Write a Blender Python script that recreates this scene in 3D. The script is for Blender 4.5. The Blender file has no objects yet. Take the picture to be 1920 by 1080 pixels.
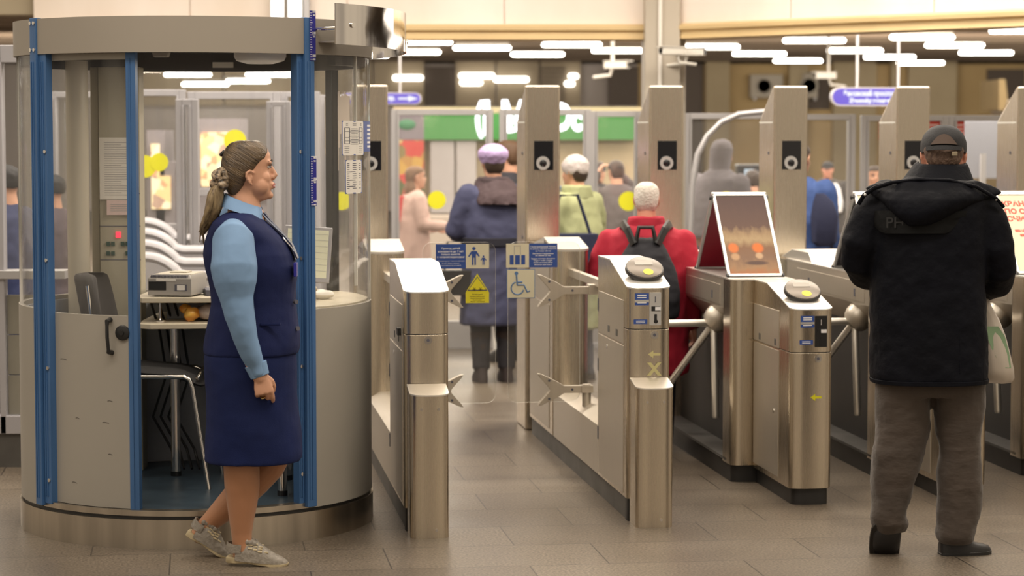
import bpy, bmesh, math, random
from mathutils import Vector, Matrix, Euler, Quaternion, noise

# ---------------------------------------------------------------- camera, world, lights, exposure
F_PX = 4300.0
CAM_H = 1.70
PITCH = math.atan(292 / F_PX)
SC = bpy.context.scene
COL = SC.collection

cam_data = bpy.data.cameras.new('camera')
cam_data.sensor_width = 36.0
cam_data.lens = 36.0 * F_PX / 1920.0
cam_data.clip_end = 200
cam_data.dof.use_dof = True
cam_data.dof.focus_distance = 9.35
cam_data.dof.aperture_fstop = 3.2
cam = bpy.data.objects.new('camera', cam_data)
COL.objects.link(cam)
cam.location = (0, 0, CAM_H)
cam.rotation_euler = (math.pi / 2 - PITCH, 0, 0)
SC.camera = cam

SC.view_settings.view_transform = 'Standard'
SC.view_settings.look = 'None'
SC.view_settings.gamma = 1.0
SC.view_settings.use_curve_mapping = False
SC.view_settings.exposure = 0.2
SC.cycles.max_bounces = 10
SC.cycles.transparent_max_bounces = 24
SC.cycles.caustics_reflective = False
SC.cycles.caustics_refractive = False

# surroundings of the hall: warm light with bright ceiling, broken into broad vertical bands
W = bpy.data.worlds.new('hall_light')
SC.world = W
W.use_nodes = True
nt = W.node_tree
nt.nodes.clear()
n_out = nt.nodes.new('ShaderNodeOutputWorld')
n_bg = nt.nodes.new('ShaderNodeBackground')
n_tc = nt.nodes.new('ShaderNodeTexCoord')
n_sep = nt.nodes.new('ShaderNodeSeparateXYZ')
n_map = nt.nodes.new('ShaderNodeMapping')
n_map.inputs['Scale'].default_value = (1, 1, 0.12)
n_no = nt.nodes.new('ShaderNodeTexNoise')
n_no.inputs['Scale'].default_value = 3.4
n_no.inputs['Detail'].default_value = 2.0
n_r1 = nt.nodes.new('ShaderNodeValToRGB')
e = n_r1.color_ramp.elements
e[0].position = 0.41; e[0].color = (0.055, 0.045, 0.045, 1)
e[1].position = 0.59; e[1].color = (0.78, 0.65, 0.47, 1)
n_r2 = nt.nodes.new('ShaderNodeValToRGB')
e = n_r2.color_ramp.elements
e[0].position = 0.44; e[0].color = (0.10, 0.085, 0.075, 1)
e[1].position = 0.80; e[1].color = (1.0, 0.86, 0.68, 1)
m_ = n_r2.color_ramp.elements.new(0.56); m_.color = (0.45, 0.38, 0.31, 1)
n_ma = nt.nodes.new('ShaderNodeMath'); n_ma.operation = 'MULTIPLY_ADD'
n_ma.inputs[1].default_value = 0.5; n_ma.inputs[2].default_value = 0.5
n_mix = nt.nodes.new('ShaderNodeMix'); n_mix.data_type = 'RGBA'
n_mix.inputs['Factor'].default_value = 0.55
L = nt.links.new
L(n_tc.outputs['Generated'], n_map.inputs['Vector'])
L(n_map.outputs['Vector'], n_no.inputs['Vector'])
L(n_no.outputs['Fac'], n_r1.inputs['Fac'])
L(n_tc.outputs['Generated'], n_sep.inputs['Vector'])
L(n_sep.outputs['Z'], n_ma.inputs[0])
L(n_ma.outputs[0], n_r2.inputs['Fac'])
L(n_r2.outputs['Color'], n_mix.inputs['A'])
L(n_r1.outputs['Color'], n_mix.inputs['B'])
L(n_mix.outputs['Result'], n_bg.inputs['Color'])
n_bg.inputs['Strength'].default_value = 1.0
L(n_bg.outputs['Background'], n_out.inputs['Surface'])


def rad_(a):
    return a * math.pi / 180


def area(name, loc, sx, sy, power, col=(1.0, 0.89, 0.76), rot=(0, 0, 0)):
    d = bpy.data.lights.new(name, 'AREA')
    d.shape = 'RECTANGLE'
    d.size = sx
    d.size_y = sy
    d.energy = power
    d.color = col
    o = bpy.data.objects.new(name, d)
    COL.objects.link(o)
    o.location = loc
    o.rotation_euler = rot
    return o


area('hall_tubes_front', (-0.5, 7.2, 4.6), 9, 0.7, 170)
area('hall_tubes_middle', (0.5, 11.2, 4.6), 9, 0.7, 200)
area('hall_tubes_back', (0.5, 14.6, 4.6), 9, 1.1, 420)
area('far_hall_tubes', (2.0, 25.0, 3.1), 24, 8.0, 2200, (1.0, 0.88, 0.74))  # added overhead fill, on top of the glowing tubes built below
area('far_hall_tubes_end', (2.0, 31.0, 3.1), 36, 5.0, 2000, (1.0, 0.88, 0.74))  # second added fill, deeper in the far hall

area('shop_wash', (2.0, 19.2, 2.75), 12, 0.3, 300, (1.0, 0.88, 0.74), (rad_(62), 0, 0))  # added fill towards the shop front, no fitting stands here
area('far_wall_wash', (2.0, 35.0, 2.85), 36, 0.3, 900, (1.0, 0.86, 0.68), (rad_(80), 0, 0))  # added light to brighten the far wall, no fitting stands here
area('booth_lamp', (-1.10, 10.10, 2.0), 0.22, 0.22, 7, (1.0, 0.88, 0.72))  # added fill for the interior; the ceiling dome itself is unlit

# ---------------------------------------------------------------- helpers
FW = Vector((0, math.cos(PITCH), -math.sin(PITCH)))
UPV = Vector((0, math.sin(PITCH), math.cos(PITCH)))
CAMV = Vector((0, 0, CAM_H))


def ray(px, py):
    return Vector(((px - 960) / F_PX, 0, 0)) + UPV * ((540 - py) / F_PX) + FW


def at(px, py, d):
    """the place at depth d (metres in front of the photographer) seen at a point of the photograph"""
    r = ray(px, py)
    return r * (d / r.y) + CAMV


def onfloor(px, py, z=0.0):
    r = ray(px, py)
    return r * ((z - CAM_H) / r.z) + CAMV


PI = math.pi


def rad(a):
    return a * PI / 180.0


class MB:
    """collects shapes into one mesh"""
    def __init__(s):
        s.v = []; s.f = []; s.m = []

    def add(s, vs, fs, m=0):
        o = len(s.v)
        s.v += [tuple(v) for v in vs]
        s.f += [tuple(i + o for i in f) for f in fs]
        s.m += [m] * len(fs)
        return s

    def box(s, x0, x1, y0, y1, z0, z1, m=0):
        vs = [(x, y, z) for z in (z0, z1) for y in (y0, y1) for x in (x0, x1)]
        return s.add(vs, [(0, 2, 3, 1), (4, 5, 7, 6), (0, 1, 5, 4), (2, 6, 7, 3), (0, 4, 6, 2), (1, 3, 7, 5)], m)

    def prism(s, poly, z0, z1, m=0):
        """poly in xy; z0 / z1 numbers or functions of (x, y)"""
        n = len(poly)
        f0 = z0 if callable(z0) else (lambda x, y: z0)
        f1 = z1 if callable(z1) else (lambda x, y: z1)
        vs = [(x, y, f0(x, y)) for x, y in poly] + [(x, y, f1(x, y)) for x, y in poly]
        fs = [tuple(range(n - 1, -1, -1)), tuple(range(n, 2 * n))]
        fs += [(i, (i + 1) % n, n + (i + 1) % n, n + i) for i in range(n)]
        return s.add(vs, fs, m)

    def ext(s, poly, a0, a1, axis, m=0):
        """profile extruded along an axis: axis 'x' -> poly (y,z); axis 'y' -> poly (x,z)"""
        n = len(poly)
        if axis == 'x':
            vs = [(a0, p, q) for p, q in poly] + [(a1, p, q) for p, q in poly]
        else:
            vs = [(p, a0, q) for p, q in poly] + [(p, a1, q) for p, q in poly]
        fs = [tuple(range(n - 1, -1, -1)), tuple(range(n, 2 * n))]
        fs += [(i, (i + 1) % n, n + (i + 1) % n, n + i) for i in range(n)]
        return s.add(vs, fs, m)

    def loft(s, rings, caps=True, m=0, closed=True):
        n = len(rings[0])
        vs = [p for r in rings for p in r]
        fs = []
        for k in range(len(rings) - 1):
            for i in range(n if closed else n - 1):
                j = (i + 1) % n
                fs.append((k * n + i, k * n + j, (k + 1) * n + j, (k + 1) * n + i))
        if caps:
            fs.append(tuple(range(n - 1, -1, -1)))
            b = (len(rings) - 1) * n
            fs.append(tuple(range(b, b + n)))
        return s.add(vs, fs, m)

    def tube(s, pts, r, n=10, caps=True, rnd=False, m=0, flat=1.0, ref=None):
        """r number or list; rnd -> hemispherical ends"""
        P = [Vector(p) for p in pts]
        R = [r] * len(P) if not isinstance(r, (list, tuple)) else list(r)
        if rnd:
            d0 = (P[0] - P[1]).normalized(); d1 = (P[-1] - P[-2]).normalized()
            pre = [(P[0] + d0 * R[0] * math.sin(a), R[0] * math.cos(a)) for a in (rad(86), rad(60), rad(30))]
            post = [(P[-1] + d1 * R[-1] * math.sin(a), R[-1] * math.cos(a)) for a in (rad(30), rad(60), rad(86))]
            P = [p for p, _ in pre] + P + [p for p, _ in post]
            R = [q for _, q in pre] + R + [q for _, q in post]
        T = []
        for i in range(len(P)):
            a = P[max(0, i - 1)]; b = P[min(len(P) - 1, i + 1)]
            t = (b - a)
            T.append(t.normalized() if t.length > 1e-9 else Vector((0, 0, 1)))
        up = Vector(ref) if ref else (Vector((0, 0, 1)) if abs(T[0].z) < 0.9 else Vector((1, 0, 0)))
        nrm = (up - T[0] * up.dot(T[0])).normalized()
        rings = []
        for i, p in enumerate(P):
            nrm = (nrm - T[i] * nrm.dot(T[i]))
            nrm = nrm.normalized() if nrm.length > 1e-9 else T[i].orthogonal().normalized()
            bi = T[i].cross(nrm)
            rings.append([p + (nrm * math.cos(2 * PI * k / n) + bi * (flat * math.sin(2 * PI * k / n))) * R[i] for k in range(n)])
        return s.loft(rings, caps, m)

    def lathe(s, prof, n=32, c=(0, 0, 0), m=0, a0=0, a1=2 * PI):
        """prof list of (r, z)"""
        full = abs(a1 - a0 - 2 * PI) < 1e-6
        k = n if full else n + 1
        vs = []
        for r, z in prof:
            for i in range(k):
                a = a0 + (a1 - a0) * i / n
                vs.append((c[0] + r * math.cos(a), c[1] + r * math.sin(a), c[2] + z))
        fs = []
        for j in range(len(prof) - 1):
            for i in range(n):
                q = (i + 1) % k
                fs.append((j * k + i, j * k + q, (j + 1) * k + q, (j + 1) * k + i))
        if full:
            if prof[0][0] > 1e-6: fs.append(tuple(range(k - 1, -1, -1)))
            if prof[-1][0] > 1e-6: fs.append(tuple(range((len(prof) - 1) * k, len(prof) * k)))
        return s.add(vs, fs, m)

    def ell(s, c, r, n=20, k=12, rot=None, m=0):
        M = Euler(rot).to_matrix() if rot else Matrix.Identity(3)
        r = (r, r, r) if not isinstance(r, (tuple, list)) else r
        rings = []
        for j in range(k + 1):
            t = PI * j / k
            t = min(max(t, 0.02), PI - 0.02)
            rings.append([Vector(c) + M @ Vector((r[0] * math.sin(t) * math.cos(2 * PI * i / n), r[1] * math.sin(t) * math.sin(2 * PI * i / n), -r[2] * math.cos(t))) for i in range(n)])
        return s.loft(rings, True, m)

    def levels(s, lv, n=28, m=0, caps=True):
        """lv list of (z, cx, cy, rx, ry, power): stacked superellipses"""
        rings = []
        for l in lv:
            z, cx, cy, rx, ry = l[:5]
            p = l[5] if len(l) > 5 else 2.3
            r = []
            for i in range(n):
                a = 2 * PI * i / n
                c_, s_ = math.cos(a), math.sin(a)
                r.append((cx + rx * math.copysign(abs(c_) ** (2 / p), c_), cy + ry * math.copysign(abs(s_) ** (2 / p), s_), z))
            rings.append(r)
        return s.loft(rings, caps, m)

    def arc(s, r0, r1, a0, a1, z0, z1, n=24, m=0):
        """curved wall about the origin; angle a from the front (-y) turning to the right (+x), degrees"""
        rings = []
        for i in range(n + 1):
            a = rad(a0 + (a1 - a0) * i / n)
            sx, sy = math.sin(a), -math.cos(a)
            rings.append([(r0 * sx, r0 * sy, z0), (r1 * sx, r1 * sy, z0), (r1 * sx, r1 * sy, z1), (r0 * sx, r0 * sy, z1)])
        return s.loft(rings, abs(a1 - a0) < 359.9, m)

    def text(s, body, size, x, z, y=-0.001, align='CENTER', m=1, width=None, bold=0.0):
        """lettering in the xz plane facing -y"""
        vs, fs = text_mesh(body, size, align, bold)
        if not vs: return s
        if width:
            w = max(v[0] for v in vs) - min(v[0] for v in vs)
            k = width / max(w, 1e-6)
            if align == 'LEFT':
                mn = min(v[0] for v in vs)
                vs = [((v[0] - mn) * k, v[1]) for v in vs]
            else:
                vs = [(v[0] * k, v[1]) for v in vs]
        return s.add([(x + v[0], y, z + v[1]) for v in vs], fs, m)

    def move(s, M):
        s.v = [tuple(M @ Vector(v)) for v in s.v]
        return s


def text_mesh(body, size, align, bold=0.0):
    cu = bpy.data.curves.new('t', 'FONT')
    cu.body = body
    cu.size = size
    cu.align_x = align
    cu.offset = bold
    cu.resolution_u = 3
    ob = bpy.data.objects.new('t', cu)
    COL.objects.link(ob)
    dg = bpy.context.evaluated_depsgraph_get()
    me = ob.evaluated_get(dg).to_mesh()
    vs = [(v.co.x, v.co.y) for v in me.vertices]
    fs = [tuple(p.vertices) for p in me.polygons]
    ob.evaluated_get(dg).to_mesh_clear()
    bpy.data.objects.remove(ob)
    bpy.data.curves.remove(cu)
    return vs, fs


def mk(name, mb, mat, parent=None, loc=None, rot=None, bevel=0.0, seg=2, smooth=35, w=False, remesh=0.0, sm=0, subd=0, disp=None, sub2=0, quad=True):
    me = bpy.data.meshes.new(name)
    me.from_pydata(mb.v, [], mb.f)
    mats = mat if isinstance(mat, (list, tuple)) else [mat]
    for q in mats: me.materials.append(q)
    if len(mats) > 1:
        me.polygons.foreach_set('material_index', mb.m)
    bm = bmesh.new(); bm.from_mesh(me)
    bmesh.ops.recalc_face_normals(bm, faces=bm.faces)
    bm.to_mesh(me); bm.free()
    me.shade_smooth()
    if smooth < 179 and not remesh:
        me.set_sharp_from_angle(angle=rad(smooth))
    o = bpy.data.objects.new(name, me)
    COL.objects.link(o)
    if parent is not None:
        o.parent = parent
        if w: o.location = -parent.location
    if loc is not None: o.location = loc
    if rot is not None: o.rotation_euler = rot if isinstance(rot, (tuple, list, Euler)) else (0, 0, rot)
    if bevel:
        b = o.modifiers.new('bevel', 'BEVEL'); b.width = bevel; b.segments = seg; b.limit_method = 'ANGLE'; b.angle_limit = rad(40)
        b.harden_normals = True
    if remesh:
        r = o.modifiers.new('remesh', 'REMESH'); r.mode = 'VOXEL'; r.voxel_size = remesh; r.use_smooth_shade = True
    if sm:
        q = o.modifiers.new('smooth', 'SMOOTH'); q.iterations = sm; q.factor = 0.5
    if subd:
        q = o.modifiers.new('subd', 'SUBSURF'); q.levels = subd; q.render_levels = subd
    if disp:
        st, sz = disp[:2]
        tx = bpy.data.textures.new(name + '_folds', 'CLOUDS'); tx.noise_scale = sz; tx.noise_depth = 2
        q = o.modifiers.new('folds', 'DISPLACE'); q.texture = tx; q.strength = st; q.mid_level = 0.5
        if len(disp) > 2:
            q.texture_coords = 'OBJECT'
            em = disp[2]
            q.texture_coords_object = em
    return o


def tag(o, label, cat, group=None, kind=None):
    o['label'] = label
    o['category'] = cat
    if group: o['group'] = group
    if kind: o['kind'] = kind
    return o


def thing(name, label, cat, loc=(0, 0, 0), rz=0.0, group=None):
    o = bpy.data.objects.new(name, None)
    o.empty_display_size = 0.1
    COL.objects.link(o)
    o.location = loc
    o.rotation_euler = (0, 0, rz)
    return tag(o, label, cat, group)


def struct(name, mb, mat, **k):
    o = mk(name, mb, mat, **k)
    o['kind'] = 'structure'
    return o


# ---------------------------------------------------------------- materials
def mat(name, col, rough=0.5, metal=0.0, var=0.0, vs=6.0, stretch=(1, 1, 1), bump=0.0, bs=None, col2=None, emit=None, es=0.0, spec=0.5, sheen=0.0, rvar=0.0, coat=0.0, vdet=4.0, space='Object', turn=None):
    m = bpy.data.materials.new(name)
    m.use_nodes = True
    t = m.node_tree
    b = t.nodes['Principled BSDF']
    b.inputs['Base Color'].default_value = (*col, 1)
    b.inputs['Roughness'].default_value = rough
    b.inputs['Metallic'].default_value = metal
    b.inputs['Specular IOR Level'].default_value = spec
    b.inputs['Sheen Weight'].default_value = sheen
    b.inputs['Coat Weight'].default_value = coat
    if emit:
        b.inputs['Emission Color'].default_value = (*emit, 1)
        b.inputs['Emission Strength'].default_value = es
    if var or bump or rvar or col2:
        tc = t.nodes.new('ShaderNodeTexCoord')
        mp = t.nodes.new('ShaderNodeMapping')
        mp.inputs['Scale'].default_value = stretch
        if turn:
            m0_ = t.nodes.new('ShaderNodeMapping'); m0_.inputs['Rotation'].default_value = turn
            t.links.new(tc.outputs[space], m0_.inputs['Vector']); t.links.new(m0_.outputs['Vector'], mp.inputs['Vector'])
        else:
            t.links.new(tc.outputs[space], mp.inputs['Vector'])
        if var or col2 or rvar:
            no = t.nodes.new('ShaderNodeTexNoise')
            no.inputs['Scale'].default_value = vs
            no.inputs['Detail'].default_value = vdet
            t.links.new(mp.outputs['Vector'], no.inputs['Vector'])
            if var or col2:
                ra = t.nodes.new('ShaderNodeValToRGB')
                ra.color_ramp.elements[0].position = 0.3
                ra.color_ramp.elements[1].position = 0.7
                c2 = col2 if col2 else tuple(min(1, c * (1 + var)) for c in col)
                c1 = col if col2 else tuple(c * (1 - var) for c in col)
                ra.color_ramp.elements[0].color = (*c1, 1)
                ra.color_ramp.elements[1].color = (*c2, 1)
                t.links.new(no.outputs['Fac'], ra.inputs['Fac'])
                t.links.new(ra.outputs['Color'], b.inputs['Base Color'])
            if rvar:
                mr = t.nodes.new('ShaderNodeMapRange')
                mr.inputs['To Min'].default_value = max(0.02, rough - rvar)
                mr.inputs['To Max'].default_value = rough + rvar
                t.links.new(no.outputs['Fac'], mr.inputs['Value'])
                t.links.new(mr.outputs['Result'], b.inputs['Roughness'])
        if bump:
            n2 = t.nodes.new('ShaderNodeTexNoise')
            n2.inputs['Scale'].default_value = bs or vs
            n2.inputs['Detail'].default_value = 3
            t.links.new(mp.outputs['Vector'], n2.inputs['Vector'])
            bu = t.nodes.new('ShaderNodeBump')
            bu.inputs['Strength'].default_value = bump
            bu.inputs['Distance'].default_value = 0.01
            t.links.new(n2.outputs['Fac'], bu.inputs['Height'])
            t.links.new(bu.outputs['Normal'], b.inputs['Normal'])
    return m


def glass_mat(name, tint=(1, 1, 1), haze=0.02, refl=0.6, hcol=(0.8, 0.78, 0.75), streak=0.0):
    m = bpy.data.materials.new(name)
    m.use_nodes = True
    t = m.node_tree
    t.nodes.clear()
    o = t.nodes.new('ShaderNodeOutputMaterial')
    tr = t.nodes.new('ShaderNodeBsdfTransparent'); tr.inputs['Color'].default_value = (*tint, 1)
    gl = t.nodes.new('ShaderNodeBsdfGlossy'); gl.inputs['Roughness'].default_value = 0.03
    df = t.nodes.new('ShaderNodeBsdfDiffuse'); df.inputs['Color'].default_value = (*hcol, 1)
    lf = t.nodes.new('ShaderNodeLayerWeight'); lf.inputs['Blend'].default_value = 0.5
    lw = t.nodes.new('ShaderNodeMath'); lw.operation = 'POWER'; lw.inputs[1].default_value = 4.0
    t.links.new(lf.outputs['Facing'], lw.inputs[0])
    mu = t.nodes.new('ShaderNodeMath'); mu.operation = 'MULTIPLY_ADD'; mu.inputs[1].default_value = refl; mu.inputs[2].default_value = 0.018
    m1 = t.nodes.new('ShaderNodeMixShader'); m2 = t.nodes.new('ShaderNodeMixShader')
    m1.inputs['Fac'].default_value = haze
    if streak:
        tc = t.nodes.new('ShaderNodeTexCoord'); mp = t.nodes.new('ShaderNodeMapping')
        mp.inputs['Scale'].default_value = (14, 14, 0.6)
        no = t.nodes.new('ShaderNodeTexNoise'); no.inputs['Scale'].default_value = 1.4; no.inputs['Detail'].default_value = 3
        mr = t.nodes.new('ShaderNodeMapRange')
        mr.inputs['From Min'].default_value = 0.45; mr.inputs['From Max'].default_value = 0.75
        mr.inputs['To Min'].default_value = haze; mr.inputs['To Max'].default_value = haze + streak
        t.links.new(tc.outputs['Object'], mp.inputs['Vector']); t.links.new(mp.outputs['Vector'], no.inputs['Vector'])
        t.links.new(no.outputs['Fac'], mr.inputs['Value']); t.links.new(mr.outputs['Result'], m1.inputs['Fac'])
    t.links.new(tr.outputs[0], m1.inputs[1]); t.links.new(df.outputs[0], m1.inputs[2])
    t.links.new(lw.outputs[0], mu.inputs[0]); t.links.new(mu.outputs[0], m2.inputs['Fac'])
    t.links.new(m1.outputs[0], m2.inputs[1]); t.links.new(gl.outputs[0], m2.inputs[2])
    t.links.new(m2.outputs[0], o.inputs['Surface'])
    return m


def emis(name, col, s):
    m = bpy.data.materials.new(name)
    m.use_nodes = True
    t = m.node_tree
    t.nodes.clear()
    o = t.nodes.new('ShaderNodeOutputMaterial')
    e_ = t.nodes.new('ShaderNodeEmission')
    e_.inputs['Color'].default_value = (*col, 1); e_.inputs['Strength'].default_value = s
    t.links.new(e_.outputs[0], o.inputs['Surface'])
    return m


M = {}
M['steel'] = mat('brushed_steel', (0.66, 0.58, 0.47), 0.27, 1.0, vs=3.0, stretch=(260, 260, 1.0), rvar=0.02)
M['steel_flat'] = mat('satin_steel', (0.60, 0.55, 0.48), 0.42, 0.9, var=0.03, vs=2.0, stretch=(30, 30, 2), rvar=0.05)
M['steel_top'] = mat('steel_top_plate', (0.80, 0.77, 0.72), 0.36, 0.85, var=0.04, vs=4)
M['chrome'] = mat('chrome', (0.78, 0.75, 0.72), 0.10, 1.0)
M['mirror'] = mat('mirror_steel', (0.72, 0.69, 0.66), 0.06, 1.0, bump=0.04, bs=5)
M['ring'] = mat('kick_ring_steel', (0.56, 0.50, 0.42), 0.30, 1.0, var=0.16, vs=1.5, stretch=(8, 8, 0.6), rvar=0.06)
M['black'] = mat('black_plinth', (0.018, 0.017, 0.017), 0.45, var=0.3, vs=8)
M['plinth'] = mat('grey_plinth', (0.10, 0.095, 0.09), 0.5, var=0.2, vs=8)
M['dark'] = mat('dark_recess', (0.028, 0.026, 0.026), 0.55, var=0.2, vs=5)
M['rubber'] = mat('black_plastic', (0.015, 0.015, 0.016), 0.35)
M['blue'] = mat('blue_post_paint', (0.052, 0.138, 0.32), 0.42, var=0.10, vs=3, stretch=(6, 6, 1))
M['panel'] = mat('beige_grey_panel', (0.36, 0.335, 0.295), 0.45, var=0.03, vs=3, bump=0.02, bs=60)
M['band'] = mat('taupe_band', (0.33, 0.295, 0.25), 0.5, var=0.03, vs=2)
M['inner'] = mat('booth_inside_grey', (0.34, 0.35, 0.38), 0.6, var=0.1, vs=4)
M['innerdark'] = mat('booth_ceiling_dark', (0.10, 0.095, 0.095), 0.5)
M['lino'] = mat('blue_lino', (0.042, 0.066, 0.090), 0.35, var=0.25, vs=7)
M['desk'] = mat('cream_desk', (0.55, 0.49, 0.38), 0.45, var=0.05, vs=5)
M['beigepaint'] = mat('beige_cabinet_paint', (0.40, 0.37, 0.29), 0.5, var=0.05, vs=3)
M['white'] = mat('white_paper', (0.78, 0.75, 0.70), 0.6)
M['pink'] = mat('pink_paper', (0.72, 0.56, 0.54), 0.6)
M['ink'] = mat('printed_ink', (0.10, 0.10, 0.13), 0.6)
M['inkgrey'] = mat('printed_grey', (0.42, 0.40, 0.40), 0.6)
M['signblue'] = mat('sign_blue', (0.035, 0.085, 0.33), 0.4)
M['rulerblue'] = mat('ruler_blue', (0.02, 0.02, 0.26), 0.35)
M['signcream'] = mat('sign_cream', (0.74, 0.68, 0.50), 0.45)
M['signyellow'] = mat('sign_yellow', (0.80, 0.70, 0.03), 0.45)
M['signwhite'] = mat('sign_white', (0.82, 0.82, 0.84), 0.5)
M['dot'] = mat('dot_yellow', (0.80, 0.78, 0.02), 0.5)
M['arrowyellow'] = mat('arrow_yellow', (0.70, 0.66, 0.02), 0.4)
M['arrowpale'] = mat('arrow_pale', (0.60, 0.54, 0.26), 0.4)
M['glass'] = glass_mat('booth_glass', (0.985, 0.985, 0.98), 0.012, 0.6, streak=0.03)
M['leafglass'] = glass_mat('door_leaf_glass', (0.97, 0.97, 0.96), 0.025, 0.35)
M['leafedge'] = mat('glass_edge', (0.70, 0.68, 0.62), 0.3)
M['farglass'] = glass_mat('far_glass', (0.97, 0.97, 0.97), 0.04, 0.5)
M['alu'] = mat('aluminium', (0.50, 0.49, 0.50), 0.42, 0.6, var=0.04, vs=3)
M['alu_lilac'] = mat('grey_frame_paint', (0.44, 0.43, 0.46), 0.5, 0.2, var=0.04, vs=3)
M['reader'] = mat('reader_grey', (0.20, 0.17, 0.14), 0.35, 0.3)
M['readerdark'] = mat('reader_rim', (0.04, 0.037, 0.036), 0.3)
M['lcd'] = mat('lcd', (0.45, 0.42, 0.38), 0.25)
M['tubes'] = emis('fluorescent', (1.0, 0.93, 0.82), 12.0)
M['lens'] = mat('lens', (0.01, 0.01, 0.012), 0.05)
M['silver'] = mat('silver_plastic', (0.62, 0.61, 0.60), 0.3, 0.5)
# ---------------------------------------------------------------- floor
GA = rad(7.75)                       # the gates run away from the camera turned 7.75 degrees to the left
GO = Vector((0.62, 9.78, 0.0))       # front of the wide gate's right-hand bumper


def gate(u, v, z=0.0):
    return GO + Vector((u * math.cos(GA) - v * math.sin(GA), u * math.sin(GA) + v * math.cos(GA), z))


def floor_material():
    m = bpy.data.materials.new('stone_floor'); m.use_nodes = True
    t = m.node_tree; b = t.nodes['Principled BSDF']
    tc = t.nodes.new('ShaderNodeTexCoord')
    mp = t.nodes.new('ShaderNodeMapping')
    mp.inputs['Rotation'].default_value = (0, 0, -GA)
    mp.inputs['Location'].default_value = (0.13, 0.62, 0)
    t.links.new(tc.outputs['Object'], mp.inputs['Vector'])
    br = t.nodes.new('ShaderNodeTexBrick')
    br.offset = 0.37
    br.inputs['Scale'].default_value = 1.0
    br.inputs['Brick Width'].default_value = 0.86
    br.inputs['Row Height'].default_value = 0.45
    br.inputs['Mortar Size'].default_value = 0.0035
    br.inputs['Mortar Smooth'].default_value = 0.3
    br.inputs['Bias'].default_value = 0.0
    br.inputs['Color1'].default_value = (0.150, 0.123, 0.095, 1)
    br.inputs['Color2'].default_value = (0.195, 0.163, 0.127, 1)
    br.inputs['Mortar'].default_value = (0.05, 0.042, 0.036, 1)
    t.links.new(mp.outputs['Vector'], br.inputs['Vector'])
    n1 = t.nodes.new('ShaderNodeTexNoise'); n1.inputs['Scale'].default_value = 95; n1.inputs['Detail'].default_value = 3
    n2 = t.nodes.new('ShaderNodeTexNoise'); n2.inputs['Scale'].default_value = 1.6; n2.inputs['Detail'].default_value = 4
    t.links.new(mp.outputs['Vector'], n1.inputs['Vector']); t.links.new(mp.outputs['Vector'], n2.inputs['Vector'])
    r1 = t.nodes.new('ShaderNodeValToRGB')
    r1.color_ramp.elements[0].position = 0.34; r1.color_ramp.elements[0].color = (0.40, 0.38, 0.37, 1)
    r1.color_ramp.elements[1].position = 0.62; r1.color_ramp.elements[1].color = (1.18, 1.16, 1.12, 1)
    r2 = t.nodes.new('ShaderNodeValToRGB')
    r2.color_ramp.elements[0].position = 0.3; r2.color_ramp.elements[0].color = (0.78, 0.77, 0.78, 1)
    r2.color_ramp.elements[1].position = 0.7; r2.color_ramp.elements[1].color = (1.1, 1.1, 1.1, 1)
    t.links.new(n1.outputs['Fac'], r1.inputs['Fac']); t.links.new(n2.outputs['Fac'], r2.inputs['Fac'])
    a = t.nodes.new('ShaderNodeMix'); a.data_type = 'RGBA'; a.blend_type = 'MULTIPLY'; a.inputs['Factor'].default_value = 1.0
    c = t.nodes.new('ShaderNodeMix'); c.data_type = 'RGBA'; c.blend_type = 'MULTIPLY'; c.inputs['Factor'].default_value = 1.0
    t.links.new(br.outputs['Color'], a.inputs['A']); t.links.new(r1.outputs['Color'], a.inputs['B'])
    t.links.new(a.outputs['Result'], c.inputs['A']); t.links.new(r2.outputs['Color'], c.inputs['B'])
    t.links.new(c.outputs['Result'], b.inputs['Base Color'])
    mr = t.nodes.new('ShaderNodeMapRange')
    mr.inputs['To Min'].default_value = 0.24; mr.inputs['To Max'].default_value = 0.46
    t.links.new(n2.outputs['Fac'], mr.inputs['Value']); t.links.new(mr.outputs['Result'], b.inputs['Roughness'])
    bu = t.nodes.new('ShaderNodeBump'); bu.inputs['Strength'].default_value = 0.15; bu.inputs['Distance'].default_value = 0.004
    t.links.new(br.outputs['Fac'], bu.inputs['Height']); bu.invert = True
    t.links.new(bu.outputs['Normal'], b.inputs['Normal'])
    return m


M['floor'] = floor_material()
struct('floor', MB().box(-22, 26, -3, 52, -0.1, 0.0), M['floor'])

M['cream'] = mat('cream_stone_wall', (0.74, 0.64, 0.55), 0.7, col2=(0.88, 0.80, 0.74), vs=1.1, stretch=(1.2, 1, 0.5), bump=0.15, bs=9)
M['cornice'] = mat('ochre_cornice', (0.62, 0.46, 0.24), 0.6, var=0.06, vs=2)
M['ochre'] = mat('ochre_wall', (0.44, 0.31, 0.14), 0.65, col2=(0.60, 0.44, 0.22), vs=0.45, stretch=(1.2, 1, 0.5))
M['tan'] = mat('tan_wall', (0.40, 0.32, 0.20), 0.65, col2=(0.52, 0.43, 0.28), vs=0.5)
M['greywall'] = mat('grey_far_wall', (0.33, 0.29, 0.27), 0.65, col2=(0.46, 0.42, 0.40), vs=0.35, stretch=(2, 1, 0.3))
M['ceil'] = mat('dark_ceiling', (0.12, 0.088, 0.064), 0.8, col2=(0.20, 0.155, 0.115), vs=0.6, stretch=(0.3, 2, 1))
M['metalwall'] = mat('polished_wall_panel', (0.30, 0.245, 0.17), 0.55, 0.2, var=0.12, vs=0.4, rvar=0.05)
M['brown'] = mat('brown_vent', (0.10, 0.075, 0.06), 0.6)
M['greige'] = mat('greige_stone', (0.42, 0.37, 0.30), 0.55, col2=(0.52, 0.47, 0.40), vs=1.2, stretch=(1, 1, 0.4))
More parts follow.
